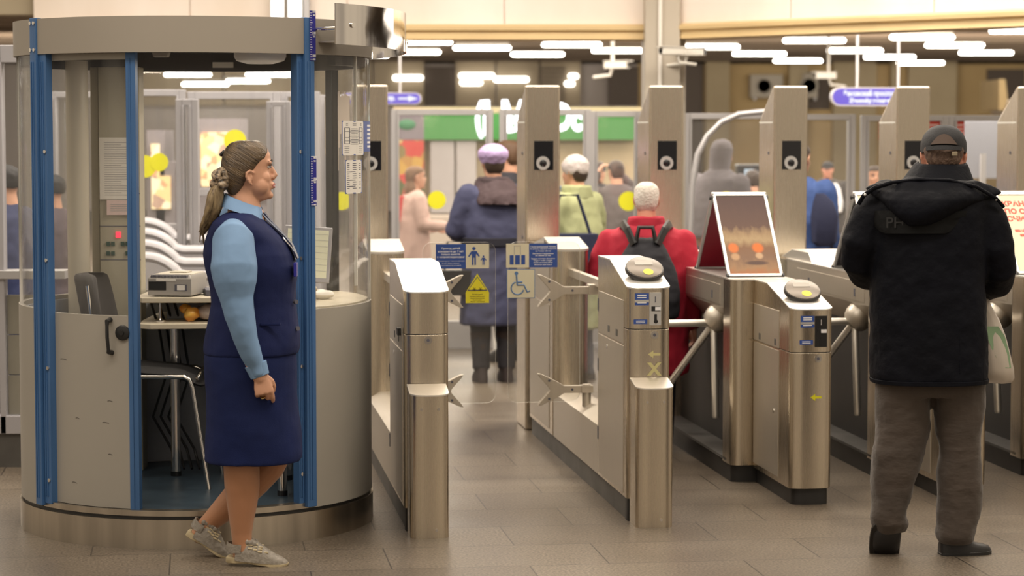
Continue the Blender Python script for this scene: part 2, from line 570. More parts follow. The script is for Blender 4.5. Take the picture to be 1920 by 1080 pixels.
M['wallleft'] = mat('tan_left_wall', (0.34, 0.28, 0.19), 0.7, col2=(0.40, 0.34, 0.24), vs=0.8)
M['marble'] = mat('marble_panel', (0.20, 0.19, 0.155), 0.4, col2=(0.36, 0.34, 0.29), vs=3, stretch=(1, 1, 0.5), vdet=8)

# ---- upper wall above the doors (stone slabs) with its cornice
PD = 18.0                                                   # depth of the line of glass doors
zf = at(960, 74, PD).z
zc = at(960, 50, PD).z


def slab_wall(name, p0, p1, z0, z1, thick, slabs, m):
    p0 = Vector(p0); p1 = Vector(p1)
    d = (p1 - p0); L_ = d.length; d.normalize()
    n = Vector((-d.y, d.x, 0))
    mb = MB()
    k = max(1, round(L_ / slabs))
    for i in range(k):
        for j in range(2):
            a = L_ * i / k + 0.006; b = L_ * (i + 1) / k - 0.006
            za = z0 + (z1 - z0) * j / 2 + 0.006; zb = z0 + (z1 - z0) * (j + 1) / 2 - 0.006
            pa = p0 + d * a; pb = p0 + d * b
            mb.prism([(pa.x, pa.y), (pb.x, pb.y), (pb.x + n.x * thick, pb.y + n.y * thick), (pa.x + n.x * thick, pa.y + n.y * thick)], za, zb)
    q0 = p0 + n * 0.02; q1 = p1 + n * 0.02
    mb.prism([(q0.x, q0.y), (q1.x, q1.y), (q1.x + n.x * thick, q1.y + n.y * thick), (q0.x + n.x * thick, q0.y + n.y * thick)], z0, z1)
    return struct(name, mb, m)


def run_prof(name, p0, p1, prof, m):
    """profile (out, z) swept along p0->p1; out is towards the photographer"""
    p0 = Vector(p0); p1 = Vector(p1)
    d = (p1 - p0).normalized(); n = Vector((d.y, -d.x, 0))
    r = [[(p.x + n.x * o, p.y + n.y * o, z) for o, z in prof] for p in (p0, p1)]
    return struct(name, MB().loft(r), m)


xl = at(62, 30, PD).x; xm = at(1240, 60, PD).x
slab_wall('wall_back_upper', (xl, PD, 0), (xm, PD, 0), zc, 5.2, 0.35, 1.1, M['cream'])
dR = 15.4
xr = at(2050, 40, dR).x
slab_wall('wall_right_upper', (xm, PD, 0), (xr, dR, 0), zc, 5.2, 0.35, 1.1, M['cream'])
prof = [(0.0, zc + 0.02), (0.06, zc), (0.06, zc - 0.03), (0.03, zc - 0.045), (0.03, zf + 0.03), (0.05, zf), (-0.34, zf), (-0.34, zc + 0.02)]
run_prof('trim_1', (xl, PD, 0), (xm, PD, 0), prof, M['cornice'])
run_prof('trim_2', (xm, PD, 0), (xr, dR, 0), prof, M['cornice'])
struct('wall_left_upper', MB().box(-9, xl - 0.01, PD + 0.1, PD + 0.4, zf + 0.2, 5.2), M['wallleft'])
# the stone pier between the doors
pa = at(1206, 100, PD); pb = at(1272, 100, PD)
pier = MB().box(pa.x, pb.x, PD - 0.20, PD + 0.25, 0, 5.2)
pier.box(pb.x, pb.x + 0.055, PD - 0.05, PD + 0.25, 0, 5.2)
struct('wall_pier', pier, M['greige'], bevel=0.01)
struct('trim_3', MB().tube([((pa.x + pb.x) / 2 - 0.02, PD - 0.22, 0), ((pa.x + pb.x) / 2 - 0.02, PD - 0.22, 5.0)], 0.016), M['white'])

# ---- far hall
CZ = 3.25
BD = 50.0
struct('ceiling', MB().box(-22, 26, PD + 1.5, 52, CZ, CZ + 0.2), M['ceil'])
bm_ = MB()
for i in range(16):
    y = 20 + i * 2.0
    bm_.box(-22, 26, y, y + 0.18, CZ - 0.07, CZ)
struct('trim_4', bm_, M['ceil'])
struct('wall_far', MB().box(at(1195, 200, BD).x, 26, BD, BD + 0.3, 0, CZ), M['ochre'])
struct('wall_far_left', MB().box(-22, at(1195, 200, BD).x, BD, BD + 0.3, 0, CZ), M['greywall'])
# polished metal cladding above the shops
zt = at(960, 112, BD).z; zb = at(960, 198, BD).z
mw = MB()
xs = [at(p, 150, BD).x for p in (250, 420, 590, 700, 797)]
for a, b in zip(xs[:-1], xs[1:]): mw.box(a + .02, b - .02, BD - 0.12, BD - 0.01, zb, zt)
xs = [at(p, 150, BD).x for p in (853, 930, 1012, 1090)]
for a, b in zip(xs[:-1], xs[1:]): mw.box(a + .02, b - .02, BD - 0.12, BD - 0.01, zb, zt)
struct('trim_5', mw, M['metalwall'])
mv = MB()
for a, b in ((797, 853), (1012, 1060), (1140, 1196)):
    xa, xb = at(a, 150, BD).x, at(b, 150, BD).x
    mv.box(xa, xb, BD - 0.10, BD - 0.01, zb, at(960, 125, BD).z)
    for k in range(9):
        z = zb + (k + .5) * (at(960, 125, BD).z - zb) / 9
        mv.box(xa, xb, BD - 0.16, BD - 0.10, z - 0.02, z + 0.02)
struct('trim_6', mv, M['brown'])
# pilasters and dark bays of the far wall
pl = MB()
for a, b in ((1322, 1366), (1478, 1512), (1560, 1640), (1668, 1676), (1700, 1790)):
    pl.box(at(a, 150, BD).x, at(b, 150, BD).x, BD - 0.25, BD, 0, CZ)
struct('trim_7', pl, M['tan'])
dk = MB()
for a, b, t_, q in ((1276, 1318, 120, 330), (1512, 1556, 135, 205), (1850, 1920, 130, 205)):
    dk.box(at(a, 150, BD).x, at(b, 150, BD).x, BD - 0.06, BD, at(960, q, BD).z, at(960, t_, BD).z)
struct('trim_8', dk, M['brown'])
# yellow bracket and canopy on the far right
tag(mk('awning', MB().box(at(1858, 180, 44).x, at(1960, 180, 44).x, 42.6, 44, at(960, 214, 44).z, at(960, 188, 44).z), M['cream'], bevel=0.03),
    'pale boxy awning on the far wall above the right-hand glass doors', 'awning')
tag(mk('bracket', MB().ext([(at(1842, 180, 44).x, at(960, 208, 44).z), (at(1842, 180, 44).x, at(960, 152, 44).z), (at(1853, 180, 44).x, at(960, 152, 44).z), (at(1858, 180, 44).x, at(960, 190, 44).z), (at(1852, 180, 44).x, at(960, 208, 44).z)], 42.5, 44.2, 'y'), M['cornice']),
    'upright ochre bracket at the left end of the pale awning', 'bracket')

# ---- ceiling lamps of the far hall: one fluorescent fitting each
tube_px = [(790, 79, 115), (775, 98, 66), (904, 90, 110), (1008, 102, 104), (1072, 84, 110), (1162, 95, 94), (1332, 88, 124), (1424, 101, 102), (1496, 114, 98),
           (1527, 76, 112), (1603, 95, 110), (1668, 107, 100), (1726, 118, 94), (1729, 70, 98), (1790, 85, 106), (1849, 99, 102), (1920, 58, 84),
           (352, 140, 88), (462, 152, 92), (385, 158, 60), (505, 140, 60), (300, 120, 70), (620, 120, 80), (680, 104, 90)]
proto = None
M['fitting'] = mat('white_fitting', (0.75, 0.72, 0.66), 0.5)
for i, (px, py, ln) in enumerate(tube_px):
    z = CZ - 0.10
    r = ray(px, py)
    d = (z - CAM_H) / r.z * r.y
    d = min(d, BD - 1.2)
    c = at(px, py, d)
    Lm = 0.92
    where = ['nearest the mirror hood', 'low beside the mirror hood', 'left of the stone pier, upper row', 'left of the stone pier, lower row'] 
    if proto is None:
        o = thing('ceiling_light', 'x', 'light', (c.x, c.y, c.z), 0, 'fluorescent tubes on the dark ceiling')
        mk('lamp_tube', MB().tube([(-Lm / 2, 0, 0), (Lm / 2, 0, 0)], 0.034, 12, rnd=True), M['tubes'], o)
        mk('housing', MB().box(-Lm / 2, Lm / 2, -0.06, 0.06, 0.04, 0.10), M['fitting'], o)
        proto = o
    else:
        o = proto.copy(); COL.objects.link(o)
        o.location = (c.x, c.y, c.z)
        for ch in proto.children:
            k = ch.copy(); COL.objects.link(k); k.parent = o
    o['label'] = 'x'
    ord_ = ''
    o['pxx'] = px
LAMPS = [o for o in COL.objects if o.name.startswith('ceiling_light')]
lab = {0: 'glowing tube half hidden by the mirror hood, upper of the two there', 1: 'glowing tube half hidden by the mirror hood, lower of the two there',
       2: 'glowing tube first to the right of the mirror hood', 3: 'glowing tube lowest of the four between mirror hood and stone pier',
       4: 'glowing tube uppermost of the group just left of the stone pier', 5: 'glowing tube touching the left edge of the stone pier',
       6: 'glowing tube first right of the stone pier behind the cameras', 7: 'glowing tube second right of the stone pier',
       8: 'glowing tube third and lowest in the step right of the stone pier', 9: 'glowing tube at the top of the middle step of four',
       10: 'glowing tube second from the top of the middle step of four', 11: 'glowing tube third from the top of the middle step of four',
       12: 'glowing tube at the bottom of the middle step of four', 13: 'glowing tube at the top of the right-hand step of three',
       14: 'glowing tube in the middle of the right-hand step of three', 15: 'glowing tube at the bottom of the right-hand step of three',
       16: 'glowing tube cut off at the upper right corner of the photo', 17: 'glowing tube seen through the booth, the longest on the left',
       18: 'glowing tube seen through the booth above the woman', 19: 'short glow between the two long tubes seen through the booth',
       20: 'glowing tube seen through the booth nearest its right blue post', 21: 'glowing tube hidden highest behind the booth band',
       22: 'glowing tube seen through the torn film of the booth glass', 23: 'glowing tube behind the bottom edge of the mirror hood'}
for i, o in enumerate(LAMPS):
    o['label'] = lab[i]
    del o['pxx']

# ---- shop fronts at the back left
SD = 26.0
M['green'] = mat('shop_green', (0.030, 0.17, 0.030), 0.5, emit=(0.04, 0.30, 0.05), es=0.12)
M['signlit'] = emis('lit_letters', (0.97, 0.97, 1.0), 3.2)
M['greybox'] = mat('grey_box', (0.16, 0.14, 0.16), 0.6)
M['shopdoor'] = mat('pale_shop_door', (0.30, 0.28, 0.275), 0.4, col2=(0.40, 0.38, 0.375), vs=0.8)
M['shopsill'] = mat('shop_sill', (0.42, 0.36, 0.30), 0.5)


def rect(px0, px1, py0, py1, d):
    a = at(px0, py0, d); b = at(px1, py1, d)
    return a.x, b.x, b.z, a.z


def shop_sign():
    o = thing('shop_sign', 'green lit shop sign with rounded white letters behind the glass doors', 'sign', at(960, 240, SD))
    x0, x1, z0, z1 = rect(795, 1198, 212, 262, SD)
    mk('sign_board', MB().box(x0, x1, SD, SD + 0.25, z0, z1), M['green'], o, w=True)
    def letter(body, px, py, size, wpx):
        c = at(px, py, SD)
        mb = MB().text(body, size, 0, 0, 0, m=0, width=wpx * SD / F_PX, bold=0.018)
        rr = mk('letter', mb, M['signlit'], o, loc=(c.x - o.location.x, SD - 0.02 - o.location.y, c.z - o.location.z))
        q = rr.modifiers.new('t', 'SOLIDIFY'); q.thickness = 0.03
    letter('(', 897, 240, 0.42, 14)
    letter('|', 912, 236, 0.40, 12)
    letter('М', 963, 241, 0.42, 44)
    letter('Dc', 1064, 243, 0.42, 52)
    return o


shop_sign()
sf = MB()
x0, x1, z0, z1 = rect(738, 1198, 262, 480, SD)
struct('wall_shop', MB().box(at(735, 300, SD).x, at(1215, 300, SD).x, SD + 0.3, SD + 0.5, 0, at(960, 200, SD).z), M['tan'])
x0, x1, z0, z1 = rect(738, 795, 212, 262, SD)
gb = thing('sign_box', 'dark grey sign box with a green oval beside the green shop sign', 'sign', ((x0 + x1) / 2, SD, z0))
mk('housing', MB().box(x0, x1, SD, SD + 0.25, z0, z1), M['greybox'], gb, w=True)
mk('emblem', MB().ell(((x0 + x1) / 2 - .02, SD, (z0 + z1) / 2 + .02), (0.10, 0.02, 0.06)), mat('emblem_green', (0.03, 0.16, 0.07), 0.5), gb, w=True)
for i, (a, b) in enumerate(((806, 852), (855, 893))):
    x0, x1, z0, z1 = rect(a, b, 264, 400, SD)
    o = tag(mk('shop_shutter', MB().box(x0, x1, SD + 0.05, SD + 0.15, z0, z1), M['shopdoor'], bevel=0.01),
            ['pale grey shop panel under the green sign, beside the fruit picture', 'pale grey shop panel left of the woman in the lilac hat'][i], 'panel', 'pale panels of the shop front')
x0, x1, z0, z1 = rect(738, 900, 402, 440, SD)
tag(mk('shop_counter', MB().box(x0, x1, SD - 0.25, SD + 0.2, 0, z1), M['shopsill'], bevel=0.02), 'brown counter ledge under the pale shop panels', 'counter')
# fruit picture: coloured patches on a tall board
pm = bpy.data.materials.new('fruit_picture'); pm.use_nodes = True
t = pm.node_tree; b = t.nodes['Principled BSDF']
tc = t.nodes.new('ShaderNodeTexCoord'); vo = t.nodes.new('ShaderNodeTexVoronoi'); vo.inputs['Scale'].default_value = 8
ra = t.nodes.new('ShaderNodeValToRGB'); ra.color_ramp.interpolation = 'CONSTANT'
cols = [(0, (0.42, 0.25, 0.05)), (0.3, (0.34, 0.18, 0.04)), (0.45, (0.07, 0.09, 0.03)), (0.6, (0.42, 0.04, 0.03)), (0.75, (0.50, 0.36, 0.14)), (0.88, (0.18, 0.14, 0.05))]
ra.color_ramp.elements[0].color = (*cols[0][1], 1)
ra.color_ramp.elements[1].position = cols[1][0]; ra.color_ramp.elements[1].color = (*cols[1][1], 1)
for p_, c_ in cols[2:]:
    e_ = ra.color_ramp.elements.new(p_); e_.color = (*c_, 1)
sp = t.nodes.new('ShaderNodeSeparateColor')
t.links.new(tc.outputs['Object'], vo.inputs['Vector']); t.links.new(vo.outputs['Color'], sp.inputs['Color']); t.links.new(sp.outputs['Red'], ra.inputs['Fac'])
t.links.new(ra.outputs['Color'], b.inputs['Base Color'])
kg = bpy.data.materials.new('kiosk_glow_goods'); kg.use_nodes = True
t = kg.node_tree; b = t.nodes['Principled BSDF']
tc = t.nodes.new('ShaderNodeTexCoord'); vo = t.nodes.new('ShaderNodeTexVoronoi'); vo.inputs['Scale'].default_value = 14
ra = t.nodes.new('ShaderNodeValToRGB'); ra.color_ramp.interpolation = 'CONSTANT'
cols = [(0, (0.85, 0.60, 0.28)), (0.3, (0.90, 0.72, 0.42)), (0.5, (0.75, 0.35, 0.18)), (0.65, (0.95, 0.82, 0.55)), (0.85, (0.45, 0.30, 0.22))]
ra.color_ramp.elements[0].color = (*cols[0][1], 1)
ra.color_ramp.elements[1].position = cols[1][0]; ra.color_ramp.elements[1].color = (*cols[1][1], 1)
for p_, c_ in cols[2:]:
    e_ = ra.color_ramp.elements.new(p_); e_.color = (*c_, 1)
sp = t.nodes.new('ShaderNodeSeparateColor')
t.links.new(tc.outputs['Object'], vo.inputs['Vector']); t.links.new(vo.outputs['Color'], sp.inputs['Color']); t.links.new(sp.outputs['Red'], ra.inputs['Fac'])
t.links.new(ra.outputs['Color'], b.inputs['Base Color']); t.links.new(ra.outputs['Color'], b.inputs['Emission Color']); b.inputs['Emission Strength'].default_value = 0.55
M['kioskglow'] = kg
x0, x1, z0, z1 = rect(740, 795, 263, 432, SD)
tag(mk('fruit_picture', MB().box(x0, x1, SD, SD + 0.06, z0, z1), pm), 'tall picture of yellow and red fruit behind the girl in pink', 'picture')

# ---- line of aluminium glass doors across the hall
dn = [0]


def glass_door(px0, px1, py0=205, d=PD, fr=11, dots=(), label='', rail=None, m='alu'):
    dn[0] += 1
    k = px0 * 0
    a = at(px0, py0, d); b = at(px1, py0, d)
    o = bpy.data.objects.new('door_%d' % dn[0], None); COL.objects.link(o)
    o['kind'] = 'structure'
    o.location = ((a.x + b.x) / 2, d, 0)
    w = (b.x - a.x) / 2; h = a.z; f = fr * d / F_PX
    fm = MB()
    fm.box(-w, -w + f, -0.03, 0.03, 0, h); fm.box(w - f, w, -0.03, 0.03, 0, h)
    fm.box(-w + f, w - f, -0.03, 0.03, h - f, h); fm.box(-w + f, w - f, -0.03, 0.03, 0, 0.22)
    if rail:
        zr = at(px0, rail, d).z
        fm.box(-w + f, w - f, -0.03, 0.03, zr - f / 2, zr + f / 2)
    g = f * 0.35
    fm.box(-w + f, -w + f + g, -0.045, 0.045, 0.22, h - f); fm.box(w - f - g, w - f, -0.045, 0.045, 0.22, h - f)
    mk('frame', fm, M[m], o, bevel=0.004)
    mk('pane', MB().box(-w + f, w - f, -0.004, 0.004, 0.22, h - f), M['farglass'], o)
    for (dx, dy, r) in dots:
        c = at(dx, dy, d)
        rr = r * d / F_PX
        oy = -0.006 - 0.002 * dots.index((dx, dy, r))
        mk('dot', MB().tube([(c.x - o.location.x, oy, c.z), (c.x - o.location.x, oy + 0.0015, c.z)], rr, 32), M['dot'], o)
    return o


glass_door(733, 925, 205, dots=((819, 375, 17),))
glass_door(936, 1108, 205)
glass_door(1106, 1204, 208, dots=((1178, 377, 18),))
glass_door(1282, 1480, 212, dots=((1361, 375, 16),))
glass_door(1480, 1604, 214)
glass_door(1614, 1778, 216)
glass_door(1778, 1985, 216)
# red notices on the right-hand doors
for i, (a, b) in enumerate(((1648, 1662), (1738, 1762), (1782, 1807))):
    c0 = at(a, 226, PD); c1 = at(b, 262, PD)
    nb = MB().box(c0.x, c1.x, PD - 0.012, PD - 0.006, c1.z, c0.z)
    nb.m = [0] * len(nb.f)
    for k in range(4):
        z = c1.z + (c0.z - c1.z) * (k + .8) / 5
        nb.box(c0.x + .01, c1.x - .01, PD - 0.0135, PD - 0.0125, z - .006, z + .006, 1)
    tag(mk('door_notice', nb, [M.setdefault('red', mat('notice_red', (0.62, 0.05, 0.03), 0.5)), M['pink']]),
        ['narrow red notice on the glass left of the fourth pillar', 'red notice on the glass just right of the fourth pillar', 'red notice on the glass behind the man in the cap'][i], 'notice', 'red notices on the glass doors')
# grey-blue cash desk behind the right doors
kc = at(1855, 290, 19.5)
ko = thing('ticket_window', 'pale grey ticket window board behind the glass right of the man in the cap', 'window', (kc.x, 19.5, 0))
a = at(1808, 226, 19.5); b = at(1880, 335, 19.5)
mk('board', MB().box(a.x, b.x, 19.5, 19.56, b.z, a.z), mat('pale_blue_board', (0.46, 0.48, 0.55), 0.5), ko, w=True, bevel=0.01)
mk('counter', MB().box(a.x - .05, b.x + .05, 19.35, 19.6, 0, at(1850, 365, 19.5).z), M['greige'], ko, w=True, bevel=0.01)
mk('divider', MB().box(at(1838, 300, 19.4).x, at(1848, 300, 19.4).x, 19.38, 19.42, at(1850, 365, 19.5).z, at(1850, 288, 19.5).z), M['signwhite'], ko, w=True)

# ---- hanging signs
def hang_sign(px0, px1, py0, py1, d, lines, label, arrow=False, rods=()):
    x0, x1, z0, z1 = rect(px0, px1, py0, py1, d)
    o = thing('hanging_sign', label, 'sign', ((x0 + x1) / 2, d, z0))
    w = (x1 - x0) / 2; h = (z1 - z0)
    pts = []
    for s_ in (1, -1):
        for k in range(9):
            an = rad(-90 + 180 * k / 8)
            pts.append((s_ * (w - h / 2 + h / 2 * math.cos(an)), h / 2 + s_ * h / 2 * math.sin(an)))
    mk('casing', MB().ext(pts, -0.06, 0.06, 'y'), M['alu_lilac'], o)
    q = 0.86
    pts2 = []
    for s_ in (1, -1):
        for k in range(9):
            an = rad(-90 + 180 * k / 8)
            pts2.append((s_ * (w - h / 2 + q * h / 2 * math.cos(an)), h / 2 + s_ * q * h / 2 * math.sin(an)))
    mb = MB().ext(pts2, -0.064, -0.06, 'y')
    mb.m = [0] * len(mb.f)
    for (body, size, x, z, wd) in lines:
        mb.text(body, size * h, x * w, z * h, -0.067, m=1, width=wd * w, bold=0.004)
    if arrow:
        ax = w * 0.68
        mb.ext([(ax - .10, h * .42), (ax, h * .42), (ax, h * .25), (ax + .10, h * .5), (ax, h * .75), (ax, h * .58), (ax - .10, h * .58)], -0.067, -0.0645, 'y', 1)
    mk('face', mb, [M['violet'], M['signlit2']], o)
    for px in rods:
        c = at(px, py0, d)
        mk('rod', MB().tube([(c.x - o.location.x, 0, h), (c.x - o.location.x, 0, 3.25 - o.location.z)], 0.012, 8), M['alu'], o)
    return o


M['wallglow'] = emis('wall_lamp_glow', (1.0, 0.93, 0.82), 5.0)  # glow standing in for ceiling tubes mirrored in the cladding
M['greybox2'] = mat('grey_kiosk', (0.24, 0.22, 0.24), 0.6)
M['violet'] = mat('lit_violet', (0.05, 0.035, 0.30), 0.4, emit=(0.10, 0.07, 0.50), es=0.30)
M['signlit2'] = emis('lit_sign_letters', (0.96, 0.95, 1.0), 1.0)
hang_sign(1557, 1722, 164, 199, 21.0, [('Заневский проспект', 0.36, -0.10, 0.55, 1.25), ('Zanevsky prospekt', 0.30, -0.08, 0.20, 1.05)],
          'violet lit street name sign hanging right of the third pillar', rods=(1607, 1684))
hang_sign(640, 790, 174, 196, 23.0, [('Новочеркасский пр.', 0.50, -0.25, 0.38, 1.2)], 'violet lit direction sign with a white arrow right of the booth', arrow=True, rods=(665, 750))

# ---- white glare high on the upper wall, built as glowing panels, above the booth
for i, (a, b) in enumerate(((506, 533), (538, 567))):
    c0 = at(a, -22, PD - 0.12); c1 = at(b, 34, PD - 0.12)
    o = thing('light_box', ['tall white light box on the upper wall above the booth, left of the pair', 'tall white light box on the upper wall above the booth, beside the grey post'][i], 'light', ((c0.x + c1.x) / 2, PD - 0.12, c1.z), 0, 'white light boxes above the booth')
    mk('casing', MB().box(c0.x, c1.x, PD - 0.10, PD - 0.005, c1.z, c0.z), M['fitting'], o, w=True, bevel=.004)
    mk('diffuser', MB().box(c0.x + .006, c1.x - .006, PD - 0.112, PD - 0.10, c1.z + .006, c0.z - .006), emis('light_box_glow', (1.0, 0.96, 0.92), 1.6), o, w=True)
c0 = at(569, -22, PD - 0.1); c1 = at(580, 34, PD - 0.1)
tag(mk('grey_post', MB().box(c0.x, c1.x, PD - 0.10, PD - 0.0, zf, c0.z), M['alu']), 'narrow grey post on the upper wall right of the light boxes', 'post')
# ---- ceiling tube reflections on the metal panels, built as glowing bars, lit kiosk windows seen through the booth
for i, (a, b, y, d_) in enumerate(((736, 794, 146, 'left of the first brown vent'), (860, 928, 142, 'upper left of the wide metal panels'), (862, 905, 155, 'lower left of the wide metal panels'), (925, 992, 149, 'right half of the wide metal panels'), (1065, 1085, 143, 'small, just left of the stone pier camera'), (1058, 1078, 157, 'small, lower, left of the stone pier camera'))):
    c0 = at(a, y, BD - 0.25); c1 = at(b, y, BD - 0.25)
    o = thing('wall_lamp', 'glowing wall lamp on the metal cladding, ' + d_, 'light', ((c0.x + c1.x) / 2, BD - 0.25, c0.z), 0, 'wall lamps on the metal cladding')
    hw = (c1.x - c0.x) / 2 - .06
    mk('lamp_tube', MB().tube([(-hw, 0, 0), (hw, 0, 0)], 0.055, 12, rnd=True), M['wallglow'], o)
    mk('holder', MB().box(-hw * .8, hw * .8, 0.03, 0.14, -0.03, 0.03), M['fitting'], o)
for i, (a, b, y0, y1) in enumerate(((376, 442, 248, 350), (283, 300, 270, 392), (300, 320, 330, 392), (452, 500, 330, 372))):
    x0, x1, z0, z1 = rect(a, b, y0, y1, 20.0)
    o = thing('kiosk_window', ['warm lit kiosk window behind the head of the woman', 'narrow warm lit kiosk window behind the yellow dots', 'small warm lit kiosk window below the yellow dots', 'low warm lit kiosk window behind the face of the woman'][i], 'window', ((x0 + x1) / 2, 20.0, z0), 0, 'lit kiosk windows seen through the booth')
    mk('kiosk_body', MB().box(x0 - .04, x1 + .04, 20.02, 20.6, 0, z1 + .12), M['greybox2'], o, w=True)
    mk('lit_pane', MB().box(x0, x1, 19.99, 20.02, z0, z1), M['kioskglow'], o, w=True)
# ---- arched steel tube in front of the doors
hp = [(1293, 560), (1294, 430), (1298, 350), (1308, 290), (1326, 255), (1352, 229), (1385, 214), (1432, 209)]
arch = [at(p, q, 16.5) for p, q in hp]
arch[0].z = 0.0
e1 = arch[-1].copy(); e1.x += 0.06; e1.z -= 0.02
e2 = e1.copy(); e2.x += 0.03; e2.z -= 0.10
e3 = e2.copy(); e3.z = 0
tag(mk('arched_rail', MB().tube(arch + [e1, e2, e3], 0.022, 12), M['alu']), 'bent steel tube arching from the floor behind the second pillar', 'rail')

# ---- air conditioner, security cameras
def aircon(px0, px1, py0, py1, d, label):
    x0, x1, z0, z1 = rect(px0, px1, py0, py1, d)
    o = thing('air_conditioner', label, 'air conditioner', ((x0 + x1) / 2, d, z0), 0, 'air conditioners on the far wall')
    w = (x1 - x0) / 2; h = z1 - z0
    mk('casing', MB().box(-w, w, -0.3, 0.0, 0, h), M['greige'], o, bevel=0.02)
    mk('fan_grille', MB().tube([(-0.15 * w, -0.305, h / 2), (-0.15 * w, -0.29, h / 2)], h * 0.38, 28), M['brown'], o)
    g = MB()
    for k in range(4):
        g.lathe([(h * 0.09 * (k + 1) - .008, 0), (h * 0.09 * (k + 1) + .008, 0), (h * 0.09 * (k + 1) + .008, .01), (h * 0.09 * (k + 1) - .008, .01)], 24)
    g.move(Matrix.Translation((-0.15 * w, -0.31, h / 2)) @ Matrix.Rotation(PI / 2, 4, 'X'))
    mk('fan_guard', g, M['greige'], o)
    bk = MB()
    for s_ in (-.7, .7): bk.box(s_ * w - .02, s_ * w + .02, -0.3, 0.2, -0.05, 0.0)
    mk('bracket', bk, M['alu'], o)


aircon(1404, 1465, 140, 184, BD - 0.02, 'pale air conditioner box with round fan on the ochre wall')
aircon(1502, 1530, 138, 184, BD - 0.02, 'narrow pale air conditioner box further right on the ochre wall')


def seccam(px, py, d, ang, label, s=1.0, drop=0):
    c = at(px, py, d)
    o = thing('security_camera', label, 'camera', c, rad(ang))
    mk('body', MB().box(-0.045 * s, 0.045 * s, -0.16 * s, 0.14 * s, -0.04 * s, 0.04 * s), M['fitting'], o, bevel=0.008)
    mk('sun_shield', MB().box(-0.055 * s, 0.055 * s, -0.20 * s, 0.14 * s, 0.042 * s, 0.052 * s), M['fitting'], o)
    mk('lens', MB().tube([(0, -0.165 * s, 0), (0, -0.155 * s, 0)], 0.03 * s, 16), M['lens'], o)
    if drop: mk('drop_pole', MB().tube([(0, 0.05, 0.04 * s), (0, 0.05, CZ + 0.01 - c.z)], 0.02), M['fitting'], o)
    mk('arm', MB().tube([(0, 0.05 * s, -0.03 * s), (0, 0.08 * s, -0.12 * s), (0.0, 0.3 * s, -0.14 * s)], 0.018 * s), M['fitting'], o)
    return o


seccam(1262, 96, PD - 0.45, -60, 'white security camera on the stone pier under the cornice', 0.7)
seccam(1297, 98, PD - 0.3, 60, 'white security camera right of the stone pier', 0.7)
seccam(1155, 122, 30, 60, 'white security camera high between two brown vents', 1.1, 1.05)
seccam(1548, 142, 34, -70, 'white security camera left of the violet street sign', 1.1, 1.0)
# ---------------------------------------------------------------- inspector's round booth
BX, BY, BR = -1.384, 10.04, 0.764
RING_T = 0.12
FLOOR_Z = 0.155
SILL = 0.965
BAND0, BAND1 = 2.022, 2.168
booth = thing('inspector_booth', 'round glazed ticket inspector booth with taupe roof band and blue posts', 'booth', (BX, BY, 0))


def bp(a, r, z=0.0):
    return Vector((r * math.sin(rad(a)), -r * math.cos(rad(a)), z))


mk('base_ring', MB().arc(BR - 0.03, BR + 0.005, 0, 360, 0, RING_T, 96), M['ring'], booth)
mk('base_gap', MB().arc(BR - 0.06, BR - 0.012, 0, 360, RING_T - 0.03, RING_T + 0.018, 96), M['black'], booth)
fl = MB().lathe([(0.0, RING_T), (BR - 0.05, RING_T), (BR - 0.05, FLOOR_Z), (0.0, FLOOR_Z)], 72)
mk('floor_plate', fl, M['lino'], booth)
mk('door_track', MB().arc(BR - 0.055, BR - 0.004, -50, 46, RING_T + 0.014, FLOOR_Z + 0.002, 48), M['ring'], booth)
PA = dict(n=40)
mk('lower_panel', MB().arc(BR - 0.02, BR, 45, 262, RING_T + 0.014, SILL, 96), M['panel'], booth)
mk('lower_lining', MB().arc(BR - 0.035, BR - 0.022, 50, 305, FLOOR_Z, SILL - 0.02, 72), M['inner'], booth)
mk('lower_panel', MB().arc(BR - 0.02, BR, 262.4, 309.5, RING_T + 0.014, SILL, 24), M['panel'], booth)
mk('glass_wall', MB().arc(BR - 0.012, BR - 0.004, 46, 262, SILL, BAND0, 96), M['glass'], booth)
mk('glass_wall', MB().arc(BR - 0.012, BR - 0.004, 262.4, 309.5, SILL, BAND0, 24), M['glass'], booth)
mk('glass_edge_strip', MB().arc(BR - 0.014, BR - 0.001, 94.5, 95.3, SILL, BAND0, 1).arc(BR - 0.014, BR - 0.001, 71, 71.5, SILL + 0.08, BAND0, 1).arc(BR - 0.014, BR - 0.001, 276, 276.6, SILL, BAND0, 1), M['leafedge'], booth)
# roof band and ceiling
bb = MB().arc(BR - 0.02, BR + 0.008, 0, 360, BAND0, BAND1, 120)
mk('roof_band', bb, M['band'], booth)
mk('roof', MB().lathe([(0, BAND1 - 0.06), (BR - 0.02, BAND1 - 0.06), (BR - 0.02, BAND1 - 0.015), (0, BAND1 - 0.015)], 72), M['band'], booth)
inn = MB().arc(BR - 0.06, BR - 0.022, 60, 300, BAND0 - 0.04, BAND1 - 0.06, 72)
inn.arc(BR - 0.06, BR - 0.022, -62, 60, BAND0 + 0.01, BAND1 - 0.06, 40)
inn.lathe([(0, BAND1 - 0.10), (BR - 0.07, BAND1 - 0.10), (BR - 0.07, BAND1 - 0.07), (0, BAND1 - 0.07)], 60)
mk('ceiling_lining', inn, M['innerdark'], booth)
pl = MB().arc(BR - 0.066, BR - 0.0605, 173, 181, BAND0 - 0.022, BAND0 + 0.004, 4)
mk('name_plate', pl, M['white'], booth)
mk('ceiling_lamp', MB().lathe([(0.0, -0.045), (0.06, -0.043), (0.105, -0.03), (0.115, -0.012), (0.115, 0.06), (0, 0.06)], 40, (0.27, 0.15, 2.045)), M['signwhite'], booth)
